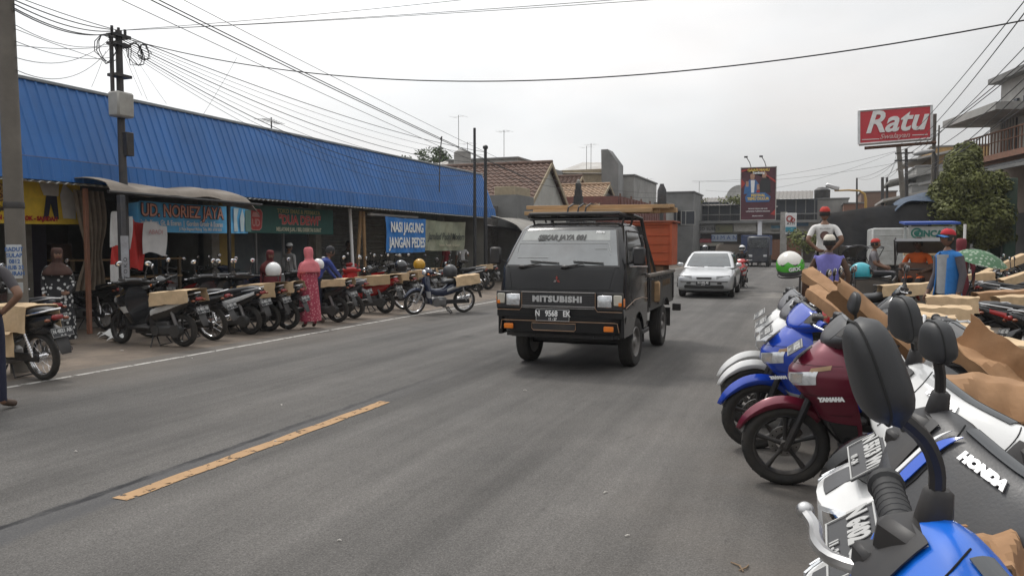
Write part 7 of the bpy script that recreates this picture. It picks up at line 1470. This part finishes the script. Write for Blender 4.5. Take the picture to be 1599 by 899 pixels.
# ================================================================ PEDICABS, STALLS, CARDBOARD, HELMETS
def pedicab(label, loc, rz, hood, frame_c, hooded=True):
    t = thing('pedicab', label, 'pedicab', loc, rz, 'pedicabs waiting on the right')
    for s in (-1, 1): bike_wheel(t, Matrix(), (.55, s*.48, .33), .33, .06, 20, 5, True)
    bike_wheel(t, Matrix(), (-1.0, 0, .33), .33, .06, 20, 5, True)
    q = MB(); q.tube([(-1.0, 0, .33), (-.55, 0, .42), (-.1, 0, .45)], .022, 6); q.tube([(-1.0, 0, .33), (-.75, 0, .95)], .02, 6); q.tube([(-.75, 0, .90), (-.1, 0, .85)], .02, 6); q.tube([(.55, -.48, .33), (.55, .48, .33)], .02, 6); q.tube([(-.1, -.42, .5), (.8, -.42, .5), (.8, .42, .5), (-.1, .42, .5), (-.1, -.42, .5)], .02, 6); q.tube([(-.12, -.42, 1.0), (-.12, .42, 1.0)], .02, 6)
    for s in (-1, 1): q.tube([(-.12, s*.42, .45), (-.12, s*.42, 1.05)], .018, 6); q.tube([(.55, s*.42, .33), (.62, s*.42, .8), (-.1, s*.42, .86)], .018, 6)
    q.build('frame', frame_c, t)
    q = MB(); q.box((-.75, 0, 1.0), (.26, .2, .08), .03); q.build('saddle', SEAT, t)
    q = MB(); q.box((.05, 0, .62), (.5, .78, .12), .04); q.box((-.15, 0, .88), (.1, .78, .5), .04, (0, R(-12), 0)); q.build('seat', mat('cab_seat', (.10, .05, .03), .7), t)
    q = MB(); q.box((.35, 0, .42), (.95, .80, .04), .01); [q.box((.25, s*.41, .66), (.75, .02, .34), .01) for s in (-1, 1)]; q.box((.80, 0, .55), (.02, .8, .26), .01); q.build('tub', mat('cab_tub', (.07, .06, .05), .6, dirt=.5), t)
    if hooded:
        q = MB(); q.grid(lambda u, v: (-.20+.52*math.cos(lerp(2.6, 1.15, u))+.15, lerp(-.44, .44, v), 1.02+.55*math.sin(lerp(2.6, 1.15, u))), 14, 6, .01); q.build('hood', hood, t)
        q = MB(); 
        for s in (-1, 1):
            for k in (2.6, 2.1, 1.6, 1.15): q.tube([(-.1, s*.45, 1.0), (-.05+.53*math.cos(k), s*.45, 1.02+.56*math.sin(k))], .009, 5)
            q.tube([(-.05+.54*math.cos(lerp(2.7, 1.15, j/14)), s*.45, 1.02+.565*math.sin(lerp(2.7, 1.15, j/14))) for j in range(15)], .012, 5)
        q.build('hood_bows', DKM, t)
    q = MB(); q.box((.84, -.46, .40), (.3, .1, .02), .01); q.box((.56, -.48, .70), (.5, .09, .02), .01, (0, 0, 0)); q.box((.56, .48, .70), (.5, .09, .02), .01); q.build('mudguard', ALU, t)
    return t
FB = mat('cab_black', (.03, .03, .032), .4, dirt=.3)
pedicab('black pedicab with its folding hood up, left of the man in orange', (1.2, 19.6, 0), R(-25), mat('hood_black', (.02, .02, .022), .5), FB)
pedicab('pedicab with open arched hood carrying the man in orange', (1.87, 16.0, .14), R(-100), mat('hood_grey', (.05, .05, .055), .5), FB)
pedicab('pedicab the red-capped man sits on, behind the man in purple', (.20, 14.75, 0), R(95), mat('hood_black'), FB, False)
pedicab('farther pedicab with white patched hood beside the canvas truck', (.95, 23.5, 0), R(-30), mat('hood_patch', (.10, .10, .11), .5), FB)
# canvas-covered truck and white box van and drinks cart
ct = thing('canvas_truck', 'parked truck covered with black canvas and a crumpled blue tarp on top', 'truck', (2.3, 33, 0))
a = PY(1280, 350, 31).x; bq = PY(1462, 350, 31).x
ct.location = ((a+bq)/2, 31, 0); w = bq-a
q = MB(); rings = []
for y, k in ((-1.2, .97), (-1.15, 1), (2, 1.03), (5.0, 1)): rings.append([(-w/2, y, 1.1), (-w/2, y, 2.5*k), (-w/2+.25, y, 2.72*k), (0, y, 2.95*k), (w/2-.3, y, 3.0*k), (w/2, y, 2.7*k), (w/2, y, 1.1)])
q.loft([[Vector(p) for p in r] for r in rings], True, True); q.build('canvas', mat('canvas_black', (.028, .028, .03), .75, var=.3, scale=1.5, bump=.03, bscale=2.5, dirt=.2), ct)
q = MB(); q.box((0, 1.9, .9), (w*.95, 6.2, .25)); q.build('bed', DKM, ct); 
for s in (-1, 1): car_wheel(ct, s*(w/2-.3), 0, .42, .25, RIMB, s); car_wheel(ct, s*(w/2-.3), 3.6, .42, .25, RIMB, s)
q = MB(); rr = random.Random(4); q.grid(lambda u, v: (lerp(w/2-1.45, w/2+.12, u), lerp(-1.35, 1.2, v), 3.0+.42*math.sin(u*PI)*(.75+.25*math.sin(v*4+1))+.06*math.sin(u*9+v*5)-.5*max(0, abs(2*v-1)-.5)), 18, 12, .02); tag(q.build('blue_tarp', mat('tarp_blue', (.035, .06, .10), .7, var=.3, bump=.03, bscale=5)), 'crumpled dark blue tarp bundled on the canvas truck', 'tarp').location = ct.location
vt = thing('box_van', 'small white box-bodied van parked in front of the canvas truck', 'van', (0, 0, 0)); x0, x1 = PY(1362, 360, 27).x, PY(1420, 360, 27).x; zt = PY(1390, 356, 27).z
vt.location = ((x0+x1)/2, 27, 0); w = x1-x0
q = MB(); q.box((0, 1.2, (zt+.95)/2), (w, 2.6, zt-.95), .03); [q.box((0, -.105, .95+(zt-.95)*k/5), (w-.1, .012, .02)) for k in range(1, 5)]; q.build('cargo_box', mat('van_white', (.46, .47, .46), .5, dirt=.5), vt, bev=.01); q = MB(); q.box((0, 1.2, .72), (w*.9, 2.4, .3)); q.build('chassis', DKM, vt)
for s in (-1, 1): car_wheel(vt, s*(w/2-.2), .5, .3, .18, RIMB, s)
dc = thing('drinks_cart', 'white food cart with blue roof edge and green lettering under the tree', 'food cart', (0, 0, 0)); y = 23; x0, x1 = PY(1418, 360, y).x, PY(1492, 360, y).x; dc.location = ((x0+x1)/2, y, 0); w = x1-x0; zt = PY(1450, 352, y).z; z1 = PY(1450, 376, y).z
q = MB(); [q.box((s*(w/2-.04), dy, zt/2), (.06, .06, zt)) for s in (-1, 1) for dy in (0, 1.1)]; q.build('post', WHT, dc)
q = MB(); q.box((0, -.03, (zt+z1)/2), (w, .05, zt-z1-.05), .005); fb_ = q.build('fascia', mat('cart_white', (.46, .48, .46), .5, dirt=.45), dc)
text('CINCAU', (zt-z1)*.55, mat('cart_green', (.02, .15, .12), .5), frame((.0, -.06, (zt+z1)/2-.02), (1, 0, 0), (0, 0, 1)), 'lettering', dc, .003, .95, .012); q = MB(); q.lathe([(.10, 0), (.14, 0), (.14, .01), (.1, .01)], (-w/2+.2, -.07, (zt+z1)/2), 'y', 18); q.ell((-w/2+.2, -.06, (zt+z1)/2), (.07, .01, .07), 10, 6); q.build('emblem', mat('cart_green'), dc)
q = MB(); q.prism([(-.15, zt+.02), (1.3, zt+.10), (1.3, zt+.15), (-.15, zt+.08)], -w/2-.1, w/2+.1, 'x'); q.build('roof', mat('cart_blue', (.02, .07, .33), .5), dc)
q = MB(); q.box((0, .55, .95), (w*.9, 1.0, .7), .02); q.build('counter', mat('cart_teal', (.10, .36, .30), .5, dirt=.2), dc); q = MB(); q.box((-.2, .0, 1.42), (.9, .3, .22), .02); q.box((.2, .1, 1.60), (.6, .3, .14), .02); q.build('crates', CARDL, dc)
for s in (-1, 1): car_wheel(dc, s*(w/2-.12), .5, .28, .06, CHR, s)
# green umbrella, tilted
t = thing('umbrella', 'small green-white patterned umbrella tilted over the second scooter row', 'umbrella', (2.72, 15.6, 1.3), rot=(R(12), R(14), 0))
q = MB(); q.lathe([(0, .2), (.15, .185), (.30, .13), (.45, .02)], n=10); q.build('canopy', patterned('umbrella_green', (.07, .15, .08), (.28, .34, .27), 16, .42), t); q = MB(); q.cyl((0, 0, .2), (0, 0, -.9), .012, 6); [q.cyl((0, 0, .18), (.43*math.cos(k*PI/5), .43*math.sin(k*PI/5), .02), .006, 4) for k in range(10)]; q.build('ribs', DKM, t)
q = MB(); p = PY(1506, 380, 20); q.cyl((p.x, 20, 0), (p.x, 20, PY(1506, 350, 20).z), .03, 8); tag(q.build('pipe_post', WHT), 'thin white pipe standing right of the food cart', 'post')
# plastic chair and goods on the right pavement
for i in range(7):
    y = 12+2.2*i; x = 8.0+.3*(i % 2); h = .5+.25*((i*7) % 4); q = MB(); q.box((x, y, h/2+.13), (1.0, 1.2, h), .04); [q.box((x-.51, y-.4+.4*k, h/2+.13), (.02, .3, h*.7)) for k in range(3)]
    tag(q.build('goods_crate', mat('goods%d' % i, [(.25, .2, .14), (.1, .16, .2), (.3, .12, .08), (.12, .12, .12), (.35, .33, .28), (.1, .2, .12), (.22, .15, .1)][i], .8, dirt=.4)), ['beige', 'blue-grey', 'brick-red', 'charcoal', 'off-white', 'green', 'brown'][i]+' goods crate before the open right-hand shop', 'crate', None)
# ---- cardboard
def sheet(name_lab, P0, P1, w, fl, fr, al=80, ar=80, m=CARD, up=(0, 0, 1), wr=.006, seed=0, curl=0, th=.005, tape=False, cuts=False, nm='cardboard_cover'):
    """folded strip from P0 to P1: middle web of width w, side flaps of fl and fr folded down (positive angle) or up (negative)"""
    P0, P1 = Vector(P0), Vector(P1); X = (P1-P0); Ln = X.length; X.normalize(); Y = Vector(up).cross(X).normalized(); Z = X.cross(Y)
    prof = []
    for k in range(5): prof.append((w/2+fl*math.cos(R(al))*(4-k)/4, -fl*math.sin(R(al))*(4-k)/4))
    for k in range(1, 6): prof.append((w/2-w*k/6, .012*math.sin(k/6*PI)))
    for k in range(5): prof.append((-w/2-fr*math.cos(R(ar))*k/4, -fr*math.sin(R(ar))*k/4))
    rr = random.Random(seed); ph = [rr.uniform(0, 6) for _ in range(4)]; n = 18; m_ = len(prof)-1
    def f(u, v):
        i = min(m_-1, int(v*m_)); k = v*m_-i; a, b = prof[i], prof[i+1]; y = lerp(a[0], b[0], k); z = lerp(a[1], b[1], k)
        e = (1-u)**6
        lx = u*Ln; ragged = .008*math.sin(v*23+ph[0])+.006*math.sin(v*51+ph[1])
        if u < .001 or u > .999: lx += ragged*(1 if u > .5 else -1)
        z += wr*math.sin(u*9+v*5+ph[2])+wr*.6*math.sin(u*23+ph[3]+v*11); y += wr*.8*math.sin(u*7+ph[1])*(abs(v-.5)*2)
        z += curl*e
        return P0+X*lx+Y*y+Z*z
    q = MB(); q.grid(f, n, m_, -th); o = q.build(nm, m, None, ang=20)
    tag(o, name_lab, 'cardboard', 'cardboard laid over parked scooters'); return o
TAPE = mat('tape_pale', (.55, .48, .36), .3)
# near right row, hand placed above each scooter
sheet('long folded brown cardboard sloping from handlebar to seat over the maroon scooter', (.15, 5.15, 1.36), (.86, 5.3, .74), .13, .09, .10, 70, 96, CARD, up=(-.3, -.55, 1), seed=1)
sheet('brown cardboard channel beside the green helmet, sloping down over the blue scooter', (-.05, 8.1, 1.36), (.62, 7.0, .88), .12, .09, .10, 80, 80, CARD, up=(-.2, -.5, 1), seed=2)
sheet('short brown cardboard strip wedged between the blue and white scooters', (.0, 7.2, 1.24), (.5, 6.4, .92), .11, .08, .09, 80, 70, CARD, up=(-.1, -.6, 1), seed=3)
sheet('upright bent brown cardboard trough over the white third scooter', G(1478, 540, 1.24), G(1660, 650, 1.05), .13, .09, .08, -65, -75, CARD, up=(-.1, -.35, 1), seed=4, wr=.010)
sheet('curled brown cardboard with torn edge on the second scooter seat', G(1470, 622, 1.19), G(1680, 640, 1.17), .13, .06, .09, 40, -60, CARD, up=(-.2, -.8, .7), seed=5, wr=.008)
sheet('torn brown cardboard scrap at the bottom right corner on the nearest scooter', G(1520, 850, 1.14), G(1700, 900, 1.10), .085, .03, .04, 30, -30, CARD, up=(0, -.3, 1), seed=6, wr=.012)
q = MB(); P_ = Vector((.50, 5.22, 1.08)); q.tube([P_+Vector((.06*math.cos(a)*1.25, .09*math.cos(a)*.2, 0))+Vector((.02, 0, .06))*math.sin(a)*1.7+Vector((0, .085*math.sin(a+.8), 0)) for a in [2*PI*k/20 for k in range(21)]], .008, 6); tag(q.build('rubber_strap', RUB), 'black rubber strap tied round the long brown cardboard', 'strap')
FL = [((.85, 4.55, .98), (1.85, 4.5, .92), .40, .16, 'flat pale cardboard on the seat right of the curled brown sheet'), ((.75, 5.45, .95), (1.7, 5.35, .90), .40, .18, 'pale taped carton sheet over the seat of the maroon scooter'), ((.85, 6.4, .93), (1.75, 6.3, .90), .42, .2, 'pale cardboard over the blue scooter seat'), ((.75, 7.3, .95), (1.65, 7.2, .90), .45, .2, 'pale cardboard over the white scooter seat'), ((.7, 8.2, .96), (1.5, 8.1, .92), .42, .18, 'pale cardboard over the scooter with green helmet'), ((1.0, 9.2, .95), (1.8, 9.1, .95), .42, .18, 'pale cardboard lying past the green helmet scooter'), ((1.3, 10.6, .98), (2.1, 10.5, .97), .42, .18, 'pale cardboard lying near the man in the blue vest')]
for i, (a, b, w, f, lab) in enumerate(FL): sheet(lab, Vector(a), Vector(a)+(Vector(b)-Vector(a))*.68, w, .17, f, 82, 80, CARDL, seed=20+i, wr=.008)
# further scooters between the near row and the standing men
for i, (x, y, pl, lab) in enumerate(((-.25, 8.7, (BKB, WB, BKB), 'black scooter beyond the one with the green helmet'), (-.1, 9.6, (RB, WB, BKB), 'red scooter under pale cardboard near the purple-shirted man'), (.1, 10.5, (BKB, BB, BKB), 'black and blue scooter before the man in purple'), (.75, 11.3, (BKB, SB, BKB), 'black scooter holding the turquoise helmet'))):
    dup(tS, (x+.63, y, 0), R(181+3*i), lab, GN, remap(*pl), rot=(R(-5), 0, R(181+3*i)))
MORE = [(2.3, 11.2, 8, 'S', (BKB, RB, BKB), 'black scooter tail-on in the second row nearest the road'), (2.45, 10.3, 12, 'S', (BKB, GB, BKB), 'dark grey scooter tail-on before the vest man'), (2.5, 9.4, 6, 'C', (BKB, SB, BKB), 'motorcycle with chrome exhaust, tail-on under pale cardboard'), (2.45, 8.5, 10, 'S', (RB, BKB, BKB), 'red scooter tail-on behind the brown trough of cardboard'), (3.2, 13.4, 15, 'S', (BKB, WB, BKB), 'black and white scooter right of the walking man'), (1.2, 13.6, 200, 'C', (BKB, BKB, BKB), 'black motorcycle parked before the pedicabs'), (2.9, 18.2, 170, 'S', (GB, BKB, BKB), 'grey scooter beside the green umbrella'), (4.6, 19.5, 190, 'S', (BKB, WB, BKB), 'scooter with bright mirrors before the shop pillars'), (1.6, 21.5, 190, 'C', (BKB, SB, BKB), 'motorcycle parked in front of the white van')]
for x, y, a, k, pl, lab in MORE: dup(tS if k == 'S' else tC, (x+.62*math.cos(R(a)), y, 0), R(a), lab, GRr, remap(*pl), rot=(R(-6), 0, R(a)))
for i, (x, y, z, a, l_, lab) in enumerate(((2.55, 10.3, .96, 8, .8, 'carton flap over the dark grey scooter before the vest man'), (2.6, 8.6, .95, 5, .9, 'carton sheet over the red scooter behind the brown trough'), (3.3, 13.4, .98, 14, .9, 'carton sheet on the black and white scooter right of the walking man'), (1.0, 13.6, .95, 4, .8, 'carton sheet on the motorcycle before the pedicabs'))):
    sheet(lab, (x, y, z), (x+l_, y+.1, z+l_*math.tan(R(a))), .38, .2, .18, 84, 80, CARDL, seed=120+i)
# second row boxes
for i, (u, v, h, l_, m, a, lab) in enumerate(((1500, 430, .95, .9, CARDL, 8, 'pale cardboard with teal print beside the walking man'), (1565, 412, 1.08, 1.3, CARDL, 25, 'long pale cardboard leaning upward in the second row'), (1545, 420, 1.0, 1.1, CARDL, 28, 'cardboard strip leaning left of the long pale one'), (1560, 455, .9, .9, CARD, 5, 'brown carton tray on the red-tailed scooter'), (1590, 462, .9, .8, CARDL, 4, 'pale carton tray at the right edge of the second row'), (1600, 425, 1.05, 1.2, CARDL, 20, 'raised pale cardboard cut by the right edge'), (1440, 440, .9, .7, CARDL, 0, 'pale cardboard left of the pedicab wheel'))):
    p = G(u, v, h); s_ = math.tan(R(a)); sheet(lab, p-Vector((l_*.35, 0, s_*l_*.35)), p+Vector((l_*.65, .1, s_*l_*.65)), .38, .18, .16, 80, 84, m, seed=50+i)
p = G(1497, 440, .9)
# left row cardboard, hanging over the seats
for i, (b, w, f, L_, lab) in enumerate(((bikesL[0], .42, .20, .75, 'open cardboard over the seat of the black and white scooter by the post'), (bikesL[4], .45, .26, .8, 'cardboard over the seat just left of the woman in pink'), (bikesL[5], .40, .2, .6, 'cardboard beside the woman in pink'), (bikesL[6], .40, .14, .8, 'cardboard under the hands of the man in blue'), (bikesL[8], .48, .22, 1.0, 'big cardboard over the red scooter'), (bikesL[9], .42, .18, .8, 'cardboard on the motorcycle just past the red scooter'), (bikesL[10], .42, .2, .7, 'cardboard behind the parked blue step-through'), (bikesL[11], .42, .2, .7, 'second cardboard behind the parked blue step-through'), (bikesL[13], .40, .16, .7, 'cardboard on the farthest left-row scooter'), (tC, .42, .22, .68, 'cardboard over the seat of the dark blue step-through'))):
    rz = b.rotation_euler.z; X = Vector((math.cos(rz), math.sin(rz), 0)); Yv = Vector((-X.y, X.x, 0)); c = b.location-Yv*(-.06); zz = .905
    sheet(lab, c-X*(.95 if L_ > .7 else .9)+Vector((0, 0, zz+.01)), c-X*(.95-L_)+Vector((0, 0, zz-.06)), w, f, f, 84, 80, CARDL if i % 3 != 1 else mat('cardboard_mid', (.50, .35, .20), .85, dirt=.3, bump=.002), seed=70+i)
b = bikesL[1]; rz = b.rotation_euler.z; X = Vector((math.cos(rz), math.sin(rz), 0)); Yv = Vector((-X.y, X.x, 0))
c = b.location+Vector((0, 0, .88)); sheet('tall two-panel cardboard hanging over the left edge motorcycle, upper panel', c-X*.62, c+X*.05, .40, .30, .30, 86, 82, CARDL, seed=90)
c = b.location+Yv*.30+Vector((0, 0, .58)); sheet('lower cardboard panel hanging by the left edge motorcycle engine', c-X*.50, c+X*.05, .05, .02, .28, 20, 88, CARDL, seed=91)
# white bright mirrors already on the bikes; helmets hung on handlebars
def helm(label, p, m, rz=0, m2=None, r=1.0, det=False, tilt=(0, 0), shell2=None):
    t = thing('helmet', label, 'helmet', p, rot=(R(tilt[0]), R(tilt[1]), rz)); o = helmet(Matrix(), m, m2, 'shell', m2 is not None, t, det, r); return t
hp_ = G(1234, 416, 1.37); gh_ = helm('green and white full-face helmet hung on the grey and white scooter', hp_, mat('helmet_white', (.66, .64, .60), .25, var=.12, dirt=.2, dirtc=(.4, .33, .25)), R(10), None, 1.12, True, (14, -8))
GRNH = mat('helmet_green', (.09, .42, .05), .25, var=.1)
def hs(a, th, off=.003): r = 1.12; return Vector(((.125*r+off)*math.sin(th)*math.cos(a), (.15*r+off)*math.sin(th)*math.sin(a)+.005, .01+(.135*r+off)*math.cos(th)))
q = MB(); q.grid(lambda u, v: hs(lerp(-PI*1.02, .35, u), lerp(1.02+.28*abs(math.sin(u*8.5)), 1.75, v)), 48, 6); q.build('green_stripe', GRNH, gh_)
q = MB(); q.grid(lambda u, v: hs(lerp(-PI*1.02, .35, u), lerp(1.75, 2.15, v), .0035), 30, 4); q.build('lower_band', mat('helmet_grey', (.10, .10, .11), .35), gh_)
for a in (-2.3, -1.35, -.6): q = MB(); q.grid(lambda u, v: hs(a+lerp(-.16, .16, u), 1.22+.05*math.sin(u*PI)+.07*v, .006), 6, 2); q.build('vent', BLK, gh_)
q = MB(); q.grid(lambda u, v: hs(lerp(-1.72, -1.24, u), lerp(1.46, 1.64, v), .005), 8, 3); q.build('badge', BLK, gh_)
n_ = hs(-1.48, 1.55, .010); text('GRX', .052, WHT, frame(n_, (math.cos(-1.48+PI/2), math.sin(-1.48+PI/2), 0), (0, 0, 1)), 'lettering', gh_, .001, 1.1, .003)
helm('turquoise open helmet with dark visor lying on the black scooter', G(1345, 426, 1.18), mat('helmet_cyan', (.05, .38, .45), .25), R(110), GLASS, 1.1, True, (0, 10))
helm('round white helmet on a mirror left of the woman in dark red hijab', G(427, 423, 1.12)+Vector((0, 0, 0)), WB, R(40), None, 1.15)
helm('small white helmet beside the man in blue', G(497, 414, 1.2), WB, R(60), None, .9)
helm('yellow helmet on a scooter in front of the shutters', G(655, 414, 1.15), mat('helmet_yellow', (.50, .27, .02), .3), R(60), None, 1.0)
helm('black helmet left of the yellow helmet', G(626, 417, 1.15), BKB, R(60), None, 1.0)
helm('grey open helmet on the far left-row motorcycle', G(703, 425, 1.1), GREY, R(60), None, 1.0)

recol(tS, remap(BKB, WB, BKB)); recol(tC, remap(NB_, SB, NB_))

# thin daylight haze over the street
q = MB(); q.box((0, 46, 5.9), (150, 132, 14)); hz = q.build('haze', None); hz['kind'] = 'stuff'
hm_ = bpy.data.materials.new('haze_air'); hm_.use_nodes = True; t_ = hm_.node_tree; t_.nodes.clear(); o_ = nn(t_, 'ShaderNodeOutputMaterial'); v_ = nn(t_, 'ShaderNodeVolumePrincipled')
v_.inputs['Color'].default_value = (.85, .88, .92, 1); v_.inputs['Density'].default_value = .0006; v_.inputs['Anisotropy'].default_value = .2; t_.links.new(v_.outputs[0], o_.inputs['Volume']); hz.data.materials.append(hm_)
